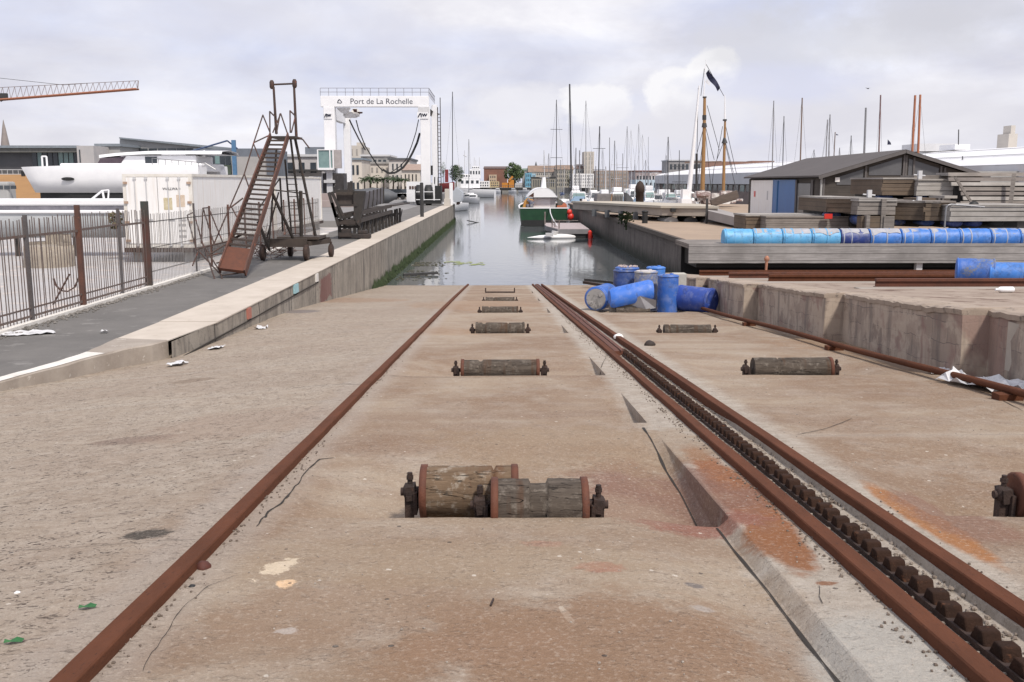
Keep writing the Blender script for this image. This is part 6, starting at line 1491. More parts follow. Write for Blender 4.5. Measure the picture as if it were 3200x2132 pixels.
mb = MB(); mb.lohi((lx(-80), Yl+.05, lz(476)), (lx(250), Yl+.5, lz(463.5))); mb.build('soffit_beam', M('pale_soffit', (.20, .195, .18), (.12, .12, .11), 2), t)
mb = MB(); 
for z in (lz(531), lz(545)): mb.tube((lx(-80), Yl+.2, z), (lx(250), Yl+.2, z), .04, n=5)
for k in range(20): mb.tube((lx(-80+k*17), Yl+.2, lz(546)), (lx(-80+k*17), Yl+.2, lz(531)), .03, n=4)
mb.build('balcony_rail', GREYL, t)
for u0, v0, u1, v1 in ((68, 549, 80, 534+16), (96, 563, 111, 548), (126, 546, 146, 530)): pass
for u, v in ((74, 542+0), (104, 556)):
    mb = MB(); mb.lohi((lx(u-6), Yl-.05, lz(v+8)), (lx(u+6), Yl+.05, lz(v-7))); mb.build('small_window', BLACK, t)
mb = MB(); mb.lohi((lx(250), Yl-.3, 0), (lx(302), Yl+12, lz(456))); mb.build('end_wall', M('pinkish_panel', (.47, .44, .43), (.38, .37, .37), .5), t)
mb = MB(); mb.lohi((lx(257), Yl-.36, lz(508)), (lx(260.5), Yl-.29, lz(468))); mb.build('slot_window', GLASS, t)
block('grey_hall', 'plain grey panelled hall beside the timber based office', 303, 374, 458, 112, GREY, 10, roof=M('roof_edge', (.22, .25, .28)))
# mono-pitch grey building
t = thing('wedge_roof_hall', 'grey hall with a long sloping wedge roof behind the catamaran', 'building', (-35, 118, 0))
p = lambda u, v, Y=118: A(u, v, Y)
mb = MB(); mb.extr([p(374, 640), p(374, 431), p(450, 440), p(720, 466), p(720, 640)], (0, 12, 0)); mb.build('wall', GREY, t)
mb = MB(); mb.extr([p(372, 429, 117.5), p(722, 462, 117.5), p(722, 470, 117.5), p(372, 433, 117.5)], (0, 13, 0)); mb.build('roof', M('roof_edge', (.22, .25, .28)), t)
for k in range(10):
    mb = MB(); mb.lohi((p(408+k*30, 0).x, 117.9, p(0, 486).z), (p(434+k*30, 0).x, 118.02, p(0, 464).z)); mb.build('window', GLASS, t)
# blue-grey glazed terminal with blue sail mast
t = thing('glazed_terminal', 'low blue-grey building with a strip of windows and a green glazed base', 'building', (-32, 100, 0))
p = lambda u, v, Y=100: A(u, v, Y)
mb = MB(); mb.lohi((p(580, 0).x, 100, 0), (p(812, 0).x, 110, p(0, 464).z)); mb.build('wall', M('bluegrey_panel', (.17, .19, .22), (.12, .135, .16), 1), t)
for k in range(7):
    mb = MB(); mb.lohi((p(598+k*17, 0).x, 99.9, p(0, 512).z), (p(612+k*17, 0).x, 100.05, p(0, 484).z)); mb.build('window', GLASS if k % 3 else GLASSL, t)
mb = MB(); mb.lohi((p(590, 0).x, 99.85, p(0, 545).z), (p(700, 0).x, 100.02, p(0, 516).z)); mb.build('glazed_base', M('green_glass', (.05, .07, .045), (.10, .12, .09), 1.5, .2), t)
mb = MB(); mb.lohi((p(705, 0).x, 99.5, 0), (p(812, 0).x, 99.98, p(0, 490).z)); mb.build('end_block', M('grey_wash', (.40, .38, .37), (.32, .31, .30), .6), t)
t = thing('blue_sail_mast', 'blue post holding a white fabric awning with slanting spars', 'awning', (p(710, 0, 96).x, 96, 0))
mb = MB(); mb.beam((A(710, 0, 96).x, 96, 0), (A(710, 0, 96).x, 96, A(710, 438, 96).z), .36, .36, up=(0, 1, 0)); mb.build('post', M('post_blue', (.09, .19, .33), (.07, .16, .28)), t)
mb = MB(); q = A(710, 440, 96); mb.tube(q, A(572, 481, 95), .09, n=6); mb.tube(q, A(742, 465, 97), .07, n=6); mb.build('spar', M('spar_blue', (.05, .08, .16)), t)
mb = MB(); mb.grid([[A(572, 481, 95), A(640, 470, 95), A(642, 484, 95)], [A(590, 478, 93), A(620, 495, 94), A(640, 490, 94)], [A(555, 498, 94), A(590, 508, 93), A(630, 496, 94)]], True); mb.build('awning', WHITE, t)
# white building right of stair, behind lift
t = block('white_quay_office', 'pale two-storey office with flat overhanging slabs left of the travel lift', 880, 1004, 490, 125, M('pale_wash', (.50, .47, .46), (.42, .40, .39), .5), 12, nx=3, ny=1, roof=GREYL, zpad=3)
mb = MB(); mb.lohi((A(878, 0, 124).x, 122, A(0, 536, 124).z), (A(1010, 0, 124).x, 125, A(0, 530, 124).z)); mb.build('slab', DARK, t)
mb = MB(); mb.lohi((A(930, 0, 124).x, 125.5, A(0, 489, 124).z), (A(1004, 0, 124).x, 130, A(0, 458, 124).z)); mb.build('upper_storey', M('bluegrey_panel', (.17, .19, .22)), t)
block('white_low_wall', 'white shed end left of the travel lift wheels', 965, 1003, 552, 106, WHITE, 2)
# spire
t = thing('church_spire', 'thin stone church spire at the left edge', 'spire', (A(18, 0, 300).x, 300, 0))
mb = MB(); Y = 300; a = A(4, 460, Y); b = A(30, 460, Y); c = A(17, 402, Y); cx = (a.x+b.x)/2; zz_ = A(0, 403, Y).z
mb.lathe((cx, Y, 0), (0, 0, 1), [(0, (b.x-a.x)/2), (A(0, 452, Y).z, (b.x-a.x)/2), (zz_, .55), (A(0, 374, Y).z, .05)], 8); mb.build('stonework', M('grey_stone', (.27, .235, .22), (.20, .175, .165), .5), t)
# crane boom
t = thing('tower_crane_boom', 'orange lattice crane boom high at the upper left', 'crane', (A(-30, 300, 180).x, 180, A(0, 310, 180).z))
Yc = 180; n = 26
def bo(k): return A(-60+(430+60)*k, 317-(317-278.5)*k, Yc)
def up_(k): return bo(k)+Vector((0, .6, 2.3-.8*k))
mb = MB(); 
for s_ in (-.6, .6): mb.tube(bo(0)+Vector((0, s_, 0)), bo(1)+Vector((0, s_, 0)), .17, n=6)
mb.build('lower_chord', M('crane_orange', (.36, .14, .075), (.30, .12, .07)), t)
mb = MB(); mb.tube(up_(0), up_(1), .05, n=5)
for k in range(n):
    a, b = k/n, (k+1)/n; mb.tube(bo(a), up_((a+b)/2), .045, n=4, cap=False); mb.tube(up_((a+b)/2), bo(b), .045, n=4, cap=False)
mb.tube(bo(1), up_(1), .1, n=5); mb.build('lattice', M('lattice_pale', (.25, .20, .19), (.16, .13, .13)), t)
mb = MB(); mb.tube(A(-60, 238, Yc), A(200, 266, Yc), .04, n=5); mb.tube(A(200, 266, Yc), up_(.7), .03, n=4); mb.build('tie_rope', DARK, t)
mb = MB(); mb.tube(A(10, 312, Yc), A(2, 316.5, Yc), .15); mb.box(A(8, 300, Yc), (1.6, .8, .9)); mb.build('trolley', DARK, t)
mb = MB(); q = A(-60, 317, Yc); mb.beam((q.x-3, Yc, 0), (q.x-3, Yc, q.z+5), 1.6, 1.6, up=(0, 1, 0)); mb.build('mast', M('crane_orange', (.36, .14, .075)), t)
# town behind lift
t = block('cream_terrace', 'cream waterfront terrace seen through the travel lift', 1119, 1268, 512, 165, CREAM, 20, nx=9, ny=3, roof=M('terrace_roof', (.40, .38, .36), (.25, .24, .23), 1), wm=M('shutter', (.36, .33, .30), (.20, .19, .18), 1), fw=.35, fh=.5)
block('blue_cornice_house', 'corner house with a blue shop front left of the cream terrace', 1090, 1130, 500, 150, CREAM, 10, nx=2, ny=2, roof=M('slate', (.22, .26, .30)), wm=GLASS)
t = block('tall_rear_block', 'taller stone block rising behind the cream terrace', 1088, 1127, 455, 200, CREAM2, 14, nx=2, ny=4, wm=M('shutter', (.36, .33, .30)), fw=.3)
mb = MB(); a = A(1112, 445, 200); mb.lohi((a.x, 201, a.z-1), (a.x+1.4, 204, a.z)); mb.build('chimney', CREAM2, t)
block('attic_block', 'grey attic storey with terraces above the cream terrace', 1128, 1215, 489, 172, M('attic_grey', (.36, .35, .34), (.20, .20, .20), 1.5), 12, roof=GREYL, nx=5, ny=4, fw=.6)
block('dark_roof_house', 'white house with a flat dark roof left of the right lift leg', 1215, 1280, 500, 160, M('warm_white', (.58, .55, .53), (.48, .45, .42), 1), 14, nx=4, ny=3, roof=GREYD, fw=.35)
block('pitched_cream_house', 'small cream house in front of the dark roofed one', 1255, 1312, 532, 150, CREAM, 12, nx=4, ny=2, roof=M('tiles_tan', (.36, .27, .22), (.28, .2, .16), 2), rh=1.0, wm=BLACK, fw=.3)
block('gable_house', 'narrow grey gabled house beside the right lift leg', 1296, 1318, 525, 180, GREY, 8, roof=GREYL, rh=2.4)
block('cabin_cruiser_house', 'white cabin with big brown windows by the right lift leg', 1270, 1318, 568, 122, WHITE, 5, nx=4, ny=1, wm=M('brown_glass', (.10, .055, .045)), fw=.7, fh=.35, zpad=1.2)
# palms
def palm(u, v, Y, label, s=1.0):
    b = A(u, v, Y); t = thing('palm_tree', label, 'palm', (b.x, Y, 0), 'palms along the far quay')
    mb = MB(); mb.tube((b.x, Y, 0), (b.x, Y, b.z), .28*s, .2*s, 7); mb.build('trunk', BARK, t)
    mb = MB()
    for k in range(26):
        a = 6.28*k/26+random.random()*.2; up = random.uniform(-.2, .9); P = []
        for j in range(5):
            r_ = j*.55*s; P.append(Vector((b.x+r_*math.cos(a), Y+r_*math.sin(a), b.z+up*r_-.28*(j**1.7)*.35*s)))
        for p0, p1 in zip(P, P[1:]):
            sd = Vector((-math.sin(a), math.cos(a), 0))*.16*s; mb.add([p0-sd, p1-sd*.9-Vector((0, 0, .1)), p1, p0], [(0, 1, 2, 3)]); mb.add([p0, p1, p1+sd*.9-Vector((0, 0, .1)), p0+sd], [(0, 1, 2, 3)])
    mb.build('fronds', LEAFD, t)
for i, (u, v, s_) in enumerate(((1139, 556, .42), (1157, 552, .6), (1178, 556, .4), (1199, 556, .42), (1229, 553, .45), (1244, 558, .36), (1265, 558, .4))):
    palm(u, v+4, 142, ('leftmost small palm seen through the travel lift', 'tallest bright palm, second from the left through the travel lift', 'third palm from the left through the travel lift', 'fourth palm from the left through the travel lift', 'fifth palm from the left, below the lowest sling', 'sixth palm, the smallest of the row through the lift', 'rightmost palm of the row through the lift')[i], s_)
# parked cars along the far quay
def car(u, Y, label, mat, L=4.2):
    x = A(u, 600, Y).x; t = thing('parked_car', label, 'car', (x, Y, 0), 'cars parked along the far quay')
    mb = MB(); mb.extr([(x-L/2, Y, .3), (x-L/2, Y, .75), (x-L/2+.8, Y, .9), (x+L/2-.3, Y, .9), (x+L/2, Y, .7), (x+L/2, Y, .3)], (0, 1.7, 0)); mb.build('body', mat, t, .06)
    mb = MB(); mb.extr([(x-L/2+.8, Y+.1, .9), (x-L/2+1.4, Y+.2, 1.42), (x+L/2-1.2, Y+.2, 1.42), (x+L/2-.5, Y+.1, .9)], (0, 1.5, 0)); mb.build('glasshouse', GLASS, t)
    for xx in (x-L/2+.8, x+L/2-.8):
        mb = MB(); mb.lathe((xx, Y-.03, .32), (0, 1, 0), [(0, .22), (.03, .32), (.2, .32)], 12); mb.build('wheel', BLACK, t)
for i, (u, mt) in enumerate(((1110, WHITE), (1134, WHITE), (1158, GREYL), (1182, M('car_silver', (.35, .38, .42), (.3, .33, .37))), (1206, M('car_blue', (.10, .15, .22))), (1228, GREYL), (1250, WHITE))):
    car(u, 135, ('white car', 'second white car', 'pale grey car', 'silver-blue car', 'dark blue car', 'light grey car', 'last white car')[i]+(' farthest left below the palms', ' beside the farthest left one below the palms', ' parked below the third palm', ' parked below the fourth palm', ' parked below the fifth palm', ' parked right of the dark blue car', ' at the right end below the palms')[i], mt)
# far shore buildings
block('brick_warehouse', 'long reddish brick warehouse left of the big round tree', 1512, 1585, 527, 440, BRICK, 30, nx=0, roof=M('dark_tile', (.12, .08, .07)), rh=1.2)
block('sand_house', 'small sandy house in front of the brick warehouse', 1528, 1552, 546, 430, M('sandy', (.45, .37, .28), (.35, .27, .2), .5), 10, nx=3, ny=3, fw=.4)
block('yellow_kiosk', 'low yellow and brown kiosk on the far quay', 1530, 1560, 567, 425, M('yellow_wash', (.50, .42, .24), (.32, .22, .15), .4), 5, nx=4, ny=2, fw=.4)
t = block('sky_blue_house', 'bright sky blue house right of the big round tree', 1642, 1662, 541, 430, SKYB, 12, nx=3, ny=3, fw=.4)
block('pale_blue_house', 'paler blue house right of the bright blue one', 1662, 1674, 543, 432, M('pale_blue_wall', (.38, .52, .60), (.3, .42, .5), .5), 12, nx=2, ny=3, fw=.4)
block('grey_green_house', 'grey house with a green roof above the blue house', 1634, 1650, 533, 445, GREY, 12, roof=M('green_roof', (.16, .22, .17)), rh=1)
block('tiled_row', 'brown tiled row of houses behind the green boat funnel', 1652, 1738, 538, 440, CREAM2, 20, nx=14, ny=4, roof=M('tile_brown', (.28, .19, .14), (.17, .13, .1), .6), rh=3, fw=.45)
block('olive_hall', 'olive grey hall with tall windows behind the green boat funnel', 1662, 1736, 556, 330, M('olive_wall', (.29, .27, .22), (.22, .20, .17), .5), 10, nx=10, ny=1, fw=.4, fh=.7, roof=DARK)
block('pale_apartment', 'white apartment block with rows of windows below the square tower', 1790, 1856, 543, 400, WHITES, 20, nx=9, ny=4, wm=M('grey_shade', (.25, .25, .25), (.38, .37, .36), 1), fw=.5)
t = block('square_tower', 'pale square tower standing behind the marina masts', 1826, 1857, 474, 430, CREAM2, 12, nx=3, ny=8, wm=M('tower_shade', (.33, .32, .29)), fw=.25, fh=.7)
block('brick_terrace', 'brick red terrace behind the marina masts', 1862, 1985, 533, 420, M('brick_pale', (.36, .26, .21), (.24, .2, .17), .4), 15, nx=18, ny=4, wm=M('grey_shade', (.25, .25, .25)), fw=.5)
block('stone_houses', 'row of sand coloured houses left of the brown pile', 1738, 1792, 530, 425, M('sand_row', (.40, .36, .30), (.26, .25, .22), .3), 15, nx=8, ny=4, fw=.4, roof=M('tile_brown', (.28, .19, .14)), rh=2)
block('mural_building', 'brick building with a painted frieze left of the white warehouse', 1985, 2070, 536, 300, M('mural_wall', (.40, .30, .27), (.16, .16, .2), .25, c3=(.65, .62, .62), s3=.5, t3=.5), 15, roof=M('roof_line', (.25, .12, .09)), nx=8, ny=1, fw=.5)
block('blue_low_shed', 'low pale blue shed below the painted frieze', 1985, 2070, 562, 260, M('baby_blue', (.40, .52, .62), (.5, .58, .64), .3), 10, nx=6, ny=1, fw=.4)
block('waterside_shops', 'low white shops along the left far quay behind the trawler', 1425, 1530, 566, 415, WHITES, 10, nx=14, ny=2, fw=.5)
block('grey_tower_house', 'grey house beside the square tower', 1802, 1828, 528, 432, GREY, 10, nx=3, ny=4, roof=M('dark_tile', (.12, .08, .07)), rh=2)
t = thing('slim_steeple', 'slim dark steeple right of the round tree', 'steeple', (A(1675, 0, 600).x, 600, 0)); mb = MB(); q = A(1675, 505, 600); mb.lathe((q.x, 600, 0), (0, 0, 1), [(0, 1.6), (A(0, 530, 600).z, 1.4), (A(0, 518, 600).z, .8), (q.z, .1)], 8); mb.build('stonework', GREYD, t)
# trees
def tree(name, u0, u1, v0, v1, Y, label, n=1300, mat=None, grp=None, ls=1.0):
    a, b = A(u0, v1, Y), A(u1, v0, Y); cx, cz = (a.x+b.x)/2, (a.z+b.z)/2; rx_, rz_ = (b.x-a.x)/2, (b.z-a.z)/2
    t = thing(name, label, 'tree', (cx, Y, 0), grp)
    mb = MB(); mb.tube((cx, Y, 0), (cx, Y, cz), rx_*.09, rx_*.05, 7)
    for k in range(6):
        a_ = k*1.05; mb.tube((cx, Y, cz-rz_*.5), (cx+rx_*.6*math.cos(a_), Y+rx_*.6*math.sin(a_), cz+rz_*.3), rx_*.04, rx_*.015, 5)
    mb.build('trunk', BARK, t)
    mb = MB(); s0 = rx_*.075*ls; lumps = [(Vector((random.gauss(0, .42), random.gauss(0, .42), random.gauss(0, .42))), random.uniform(.28, .46)) for _ in range(26)] + [(Vector((.62*math.cos(q_), .5*math.sin(q_), .62*math.sin(q_))), .36) for q_ in [6.283*w_/9 for w_ in range(9)]]
    for k in range(n):
        c, r_ = random.choice(lumps); d_ = Vector((random.gauss(0, 1), random.gauss(0, 1), random.gauss(0, 1))).normalized()*r_*random.uniform(.55, 1.05); q = c+d_
        if q.length > 1.02: q = q.normalized()*random.uniform(.8, 1.02)
        q = Vector((cx+q.x*rx_, Y+q.y*rx_, cz+q.z*rz_)); e1 = Vector((random.gauss(0, 1), random.gauss(0, 1), random.gauss(0, 1))).normalized(); e2 = e1.orthogonal().normalized(); s_ = s0*random.uniform(.6, 1.4)
        mb.add([q-e1*s_, q+e2*s_*.6, q+e1*s_, q-e2*s_*.6], [(0, 1, 2, 3)])
    mb.build('crown', mat or LEAF, t); return t
G1 = 'trees on the far shore'
tree('broadleaf_tree', 1575, 1638, 506, 574, 425, 'big round dark green tree at the head of the basin', 3200, grp=G1)
tree('broadleaf_tree', 1401, 1450, 514, 572, 230, 'dark green tree behind the thin tall mast right of the travel lift', 1600, LEAFD, G1)
tree('broadleaf_tree', 1372, 1398, 505, 560, 260, 'loose grey-green tree right of the lift ladder', 500, LEAF, G1)
tree('broadleaf_tree', 1764, 1792, 532, 588, 410, 'grey-green tree behind the thick dark mast', 500, LEAFD, G1)
tree('broadleaf_tree', 1905, 1920, 532, 580, 400, 'narrow green tree among the marina masts', 400, LEAF, G1)
tree('broadleaf_tree', 1652, 1662, 524, 540, 470, 'tiny tree top above the blue house', 120, LEAF, G1)
# bridge / far boom
t = thing('footbridge', 'dark low bridge closing the far end of the basin', 'bridge', (0, 405, 0)); a, b = A(1538, 590, 405), A(1700, 590, 405)
mb = MB(); mb.lohi((a.x, 405, -1.1), (b.x, 409, -.1)); mb.lohi((a.x-2, 406, -2.2), (A(1568, 0, 405).x, 409, -.3)); mb.build('deck', BLACK, t)
mb = MB(); mb.tube((a.x, 405, .9), (b.x, 405, .9), .06, n=4)
for k in range(24): mb.tube((a.x+(b.x-a.x)*k/23, 405, -.1), (a.x+(b.x-a.x)*k/23, 405, .9), .05, n=4)
mb.build('railing', GREYD, t)
mb = MB(); q = A(1592, 575, 400); mb.lohi((q.x-3, 412, 0), (q.x-.2, 414, 2.0)); mb.lohi((q.x-.5, 412, 0), (q.x+2, 414, 3.2)); mb.beam((q.x, 412, 3), (q.x+1.5, 412, 4.6), .8, .8); solo('excavator', mb, M('machine_orange', (.60, .24, .03), (.4, .16, .03)), 'small orange digger below the round tree', 'digger')

# --- boats
def loft(x, y, L, W, z, h, head, mat, t, nm='hull'):
    """boat hull of length L heading (unit vector), sheer h above z"""
    hd = Vector((head[0], head[1], 0)).normalized(); sd = Vector((-hd.y, hd.x, 0)); mb = MB(); rows = []
    for i in range(9):
        k = i/8; w_ = W/2*(.8+.2*math.sin(k*3.1)) if k < .5 else W/2*max(.03, 1-((k-.5)/.5)**2.2); c = Vector((x, y, 0))+hd*(L*(k-.5)); sh = h*(1+.25*k*k)
        rows.append([c+sd*w_+Vector((0, 0, z+sh)), c+sd*w_*.9+Vector((0, 0, z+.1)), c+Vector((0, 0, z-.3)), c-sd*w_*.9+Vector((0, 0, z+.1)), c-sd*w_+Vector((0, 0, z+sh))])
    mb.grid(rows, True); mb.grid([[r[0], r[4]] for r in rows]); mb.add(rows[0], [(0, 1, 2, 3, 4)]); return mb.build(nm, mat, t)
def yacht(u, vtop, Y, label, mast=ALU, w_=.07, hull=WHITE, L=9, lean=0, spread=True, cat='sailboat', group='moored sailing boats of the marina', head=None, detail=True, forestay=True, ub=None):
    ub = u if ub is None else ub
    x = A(ub, 600, Y).x; zt = A(u, vtop, Y).z; xt = A(u, vtop, Y).x; z = WATER
    if head is None: a_ = random.choice((random.uniform(1.2, 1.9), random.uniform(4.4, 5.0))); head = (math.cos(a_), math.sin(a_))
    t = thing('sailing_yacht', label, cat, (x, Y, z), group); hd = Vector((head[0], head[1], 0)).normalized()
    loft(x, Y, L, L*.3, z, 1.15, head, hull, t)
    mb = MB(); c = Vector((x, Y, z+1.35))-hd*.4; rot = Matrix.Rotation(math.atan2(hd.y, hd.x), 3, 'Z'); mb.box(c, (L*.42, L*.17, .55), rot); mb.build('cabin', hull, t, .08)
    mb = MB(); mb.box(c+Vector((0, 0, .06)), (L*.34, L*.175, .18), rot); mb.build('cabin_window', GLASS, t)
    m0 = Vector((x, Y, z+1.5)); m1 = Vector((xt, Y, zt))
    mb = MB(); mb.tube(m0, m1, w_, w_*.8, 7); mb.build('mast', mast, t)
    mb = MB(); bm = m0+Vector((0, 0, .9)); mb.tube(bm, bm-hd*L*.38+Vector((0, 0, .1)), .06, n=6); mb.build('boom', mast, t)
    mb = MB(); mb.tube(bm+Vector((0, 0, .12)), bm-hd*L*.36+Vector((0, 0, .2)), .17, .12, 8); mb.build('furled_sail', random.choice((WHITE, M('sail_blue', (.04, .07, .17)), M('sail_grey', (.35, .35, .37)))), t)
    H_ = (m1-m0)
    if spread and (u*7) % 3 > 1:
        sd = Vector((-hd.y, hd.x, 0)); mb = MB()
        for f in (.45, .72): 
            c = m0+H_*f; mb.tube(c-sd*.8, c+sd*.8, .03, n=4)
        mb.build('spreaders', mast, t)
    mb = MB(); mb.tube(m1-Vector((0, 0, .2)), m0+hd*L*.48, .012, n=3, cap=False); mb.tube(m1, m0-hd*L*.48, .012, n=3, cap=False)
    mb.build('rigging', M('wire', (.12, .12, .13)), t)
    return t
ORD = ['first', 'second', 'third', 'fourth', 'fifth', 'sixth', 'seventh', 'eighth', 'ninth', 'tenth', 'eleventh', 'twelfth', 'thirteenth', 'fourteenth', 'fifteenth', 'sixteenth', 'seventeenth', 'eighteenth', 'nineteenth', 'twentieth']
yacht(1414, 287, 150, 'sailboat with a very tall thin dark mast right of the travel lift', ALUD, .07)
yacht(1465, 435, 250, 'sailboat with a grey mast above the white trawler', ALUD, .07)
yacht(1739, 312, 128, 'sailboat with a tall thin mast just right of the green boat funnel', ALUD, .06)
yacht(1780, 263, 120, 'sailboat with the tallest thick dark mast right of the green boat', ALUD, .12, ub=1787)
yacht(1831, 315, 150, 'sailboat with a tall thin silver mast in front of the square tower', ALU, .06)
yacht(1874, 395, 125, 'sailboat with a dark leaning mast behind the grey box hull', ALUD, .09, ub=1869)
us = [(1700, 470), (1715, 480), (1752, 500), (1764, 520), (1800, 462), (1811, 470), (1845, 478), (1862, 520), (1884, 465), (1893, 520), (1905, 430), (1921, 440), (1928, 470), (1946, 480), (1960, 395), (1972, 405), (1984, 500), (1996, 388), (2008, 420), (2018, 500), (2026, 428)]
for i, (u, v) in enumerate(us):
    yacht(u, v, random.choice((118, 130, 145, 160, 175)), f'pale-masted yacht, {ORD[i] if i < 20 else "rightmost"} from the left, right of the green boat', ALU if i % 3 else GREYL, random.choice((.04, .05, .08)), ub=u+random.uniform(-3, 3), L=random.uniform(7, 10))
yacht(2088, 428, 112, 'yacht with a dark mast left of the white leaning spar', ALUD, .07)
yacht(2082, 486, 116, 'yacht with a short grey mast left of the white leaning spar', ALU, .05)
yacht(2123, 470, 112, 'yacht with a thin mast just left of the white leaning spar', ALUD, .05)
# masts behind the shed
for i, (u, v, ub, mt, w_, lb) in enumerate(((2418, 315, 2413, ALU, .06, 'grey mast with a dark tip rising left behind the shed roof'), (2450, 363, 2445, ALUD, .05, 'short dark mast second from the left behind the shed'), (2507, 306, 2499, M('brown_mast', (.20, .14, .11)), .08, 'brownish mast third from the left behind the shed'), (2586, 374, 2578, ALU, .06, 'grey mast fourth from the left behind the shed'), (2594, 358, 2587, ALU, .07, 'grey mast fifth from the left, close to its neighbour'), (2610, 413, 2600, M('brown_mast', (.20, .14, .11)), .06, 'short slanting brown mast with a tiny dark flag'), (2660, 424, 2658, ALUD, .05, 'short mast with a small dark head behind the roof'), (2706, 337, 2697, ALU, .12, 'thick white and grey mast behind the roof middle'), (2752, 297, 2744, M('maroon_mast', (.13, .035, .035), (.25, .2, .2), 1), .09, 'dark maroon mast with a long spreader'), (2860, 298, 2845, OSPAR, .13, 'left one of the two orange masts, leaning'), (2876, 296, 2866, OSPAR, .13, 'right one of the two orange masts'), (2624, 462, 2624, ALUD, .04, 'tiny mast tip at the left of the shed ridge'), (2544, 468, 2544, ALUD, .04, 'tiny dark mast tip over the left slope of the roof'), (3008, 488, 3004, ALUD, .06, 'short dark post-like mast right of the shed'))):
    yacht(u, v, 92+i % 3*4, lb, mt, w_, ub=ub, group='boats masked by the shed, only masts showing', L=8, spread=(i == 8))
for (u, v, w2, h2, lb, Y) in ((2613, 418, 6, 5, 'tiny dark flag on the slanting brown mast', 95), (2774, 436, 10, 16, 'small dark pennant flying beside the maroon mast', 95)):
    a = A(u, v, Y); s_ = Y/F; mb = MB(); mb.grid([[a, a+Vector((w2*.5*s_, .1, -h2*.2*s_)), a+Vector((w2*s_, 0, -h2*.6*s_))], [a+Vector((0, 0, -h2*s_)), a+Vector((w2*.5*s_, -.1, -h2*1.0*s_)), a+Vector((w2*1.2*s_, 0, -h2*s_))]]); solo('flag', mb, M('navy_cloth', (.015, .018, .05)), lb, 'flag')
# white leaning spar boat
t = thing('tall_ship', 'boat with a big white leaning mast left of the two wooden masts', 'sailboat', (A(2145, 640, 95).x, 95, WATER))
loft(A(2145, 0, 95).x+1, 95, 12, 3.6, WATER, 1.4, (1, .1), WHITE, t)
mb = MB(); mb.tube(A(2150, 632, 95), A(2171, 420, 95), .26, .16, 10); mb.tube(A(2171, 420, 95), A(2185, 268, 95), .15, .07, 8); mb.build('mast', WHITE, t)
mb = MB(); a = A(2130, 637, 94); b = A(2162, 622, 94); mb.lohi((a.x, 94, a.z-.8), (b.x, 96, b.z)); a = A(2132, 624, 94.5); b = A(2150, 592, 94.5); mb.lohi((a.x, 94.3, a.z), (b.x, 95.6, b.z)); mb.build('deckhouse', WHITE, t)
mb = MB(); mb.tube(A(2182, 275, 95), A(2178, 480, 96), .03, n=4); mb.tube(A(2177, 480, 96), A(2176, 630, 96), .12, n=6); mb.build('halyard', DARK, t)
# schooner
t = thing('schooner', 'old sailing ship with two varnished wooden masts and topmasts', 'sailboat', (A(2230, 640, 98).x, 98, WATER))
loft(A(2235, 0, 98).x, 98, 22, 5, WATER, 1.7, (1, .15), M('maroon_hull', (.20, .09, .08), (.5, .46, .45), .5), t)
p = lambda u, v: A(u, v, 98)
mb = MB(); mb.tube(p(2194, 630), p(2201, 400), .24, .17, 12); mb.tube(p(2201, 400), p(2202, 303), .17, .14, 12); mb.build('mainmast', GOLD, t)
mb = MB(); mb.tube(p(2260, 625), p(2264, 450), .17, .13, 10); mb.tube(p(2264, 450), p(2266, 375), .12, .10, 10); mb.build('foremast', GOLD, t)
mb = MB(); mb.tube(p(2199, 305), p(2204, 207), .06, .04, 6); mb.tube(p(2206, 207), p(2206, 188), .03, .03, 5); mb.build('topmast', WHITE, t)
mb = MB(); mb.tube(p(2265, 378), p(2265, 298), .10, .04, 6); mb.build('topmast', WHITE, t)
mb = MB(); mb.tube(p(2202, 306), p(2202, 302), .2, n=10); mb.tube(p(2201, 375), p(2201, 360), .2, n=10); mb.tube(p(2201, 398), p(2201, 385), .27, .2, 10); mb.build('masthead', DARK, t)
mb = MB(); mb.tube(p(2265, 378), p(2265, 373), .2, n=10); mb.tube(p(2264, 448), p(2264, 430), .3, .1, 10); mb.build('masthead', DARK, t)
mb = MB()
for (a, b) in (((2201, 390), (2178, 480)), ((2203, 390), (2232, 500)), ((2210, 330), (2248, 470)), ((2263, 440), (2232, 520)), ((2232, 520), (2222, 600)), ((2266, 440), (2292, 540)), ((2268, 395), (2302, 545)), ((2258, 395), (2240, 500)), ((2265, 445), (2300, 590)), ((2201, 400), (2175, 620)), ((2203, 400), (2225, 620)), ((2206, 200), (2262, 300)), ((2201, 215), (2190, 300))):
    mb.tube(p(*a), p(*b), .028, n=4, cap=False)
mb.build('rigging', ALUD, t)
mb = MB(); mb.tube(p(2140, 508), p(2255, 505), .07, n=6); mb.build('gaff', M('brown_mast', (.20, .14, .11)), t)
mb = MB(); mb.beam(A(2222, 636, 90), A(2305, 606, 90), .5, .7); mb.beam(A(2225, 640, 90), A(2300, 618, 90), .3, .35); mb.beam(A(2222, 630, 89), A(2262, 610, 89), .22, .22); mb.build('bowsprit', M('spar_brown', (.13, .10, .085), (.08, .062, .052), 3, stretch=(.5, 4, 4)), t)
mb = MB()
for k in range(26):
    q = A(2180+random.uniform(-25, 120), 618+random.uniform(-16, 16), 96+random.uniform(-2, 2)); mb.box(q, (random.uniform(.3, 1.4), .8, random.uniform(.2, .7)))
mb.build('deck_gear', M('deck_mix', (.50, .46, .45), (.18, .09, .08), .8, .6, .1, c3=(.72, .70, .68), s3=1.2, t3=.5), t)
t = thing('ship_flag', 'dark blue and white flag streaming from the wooden masthead', 'flag', p(2209, 222))
rows = []
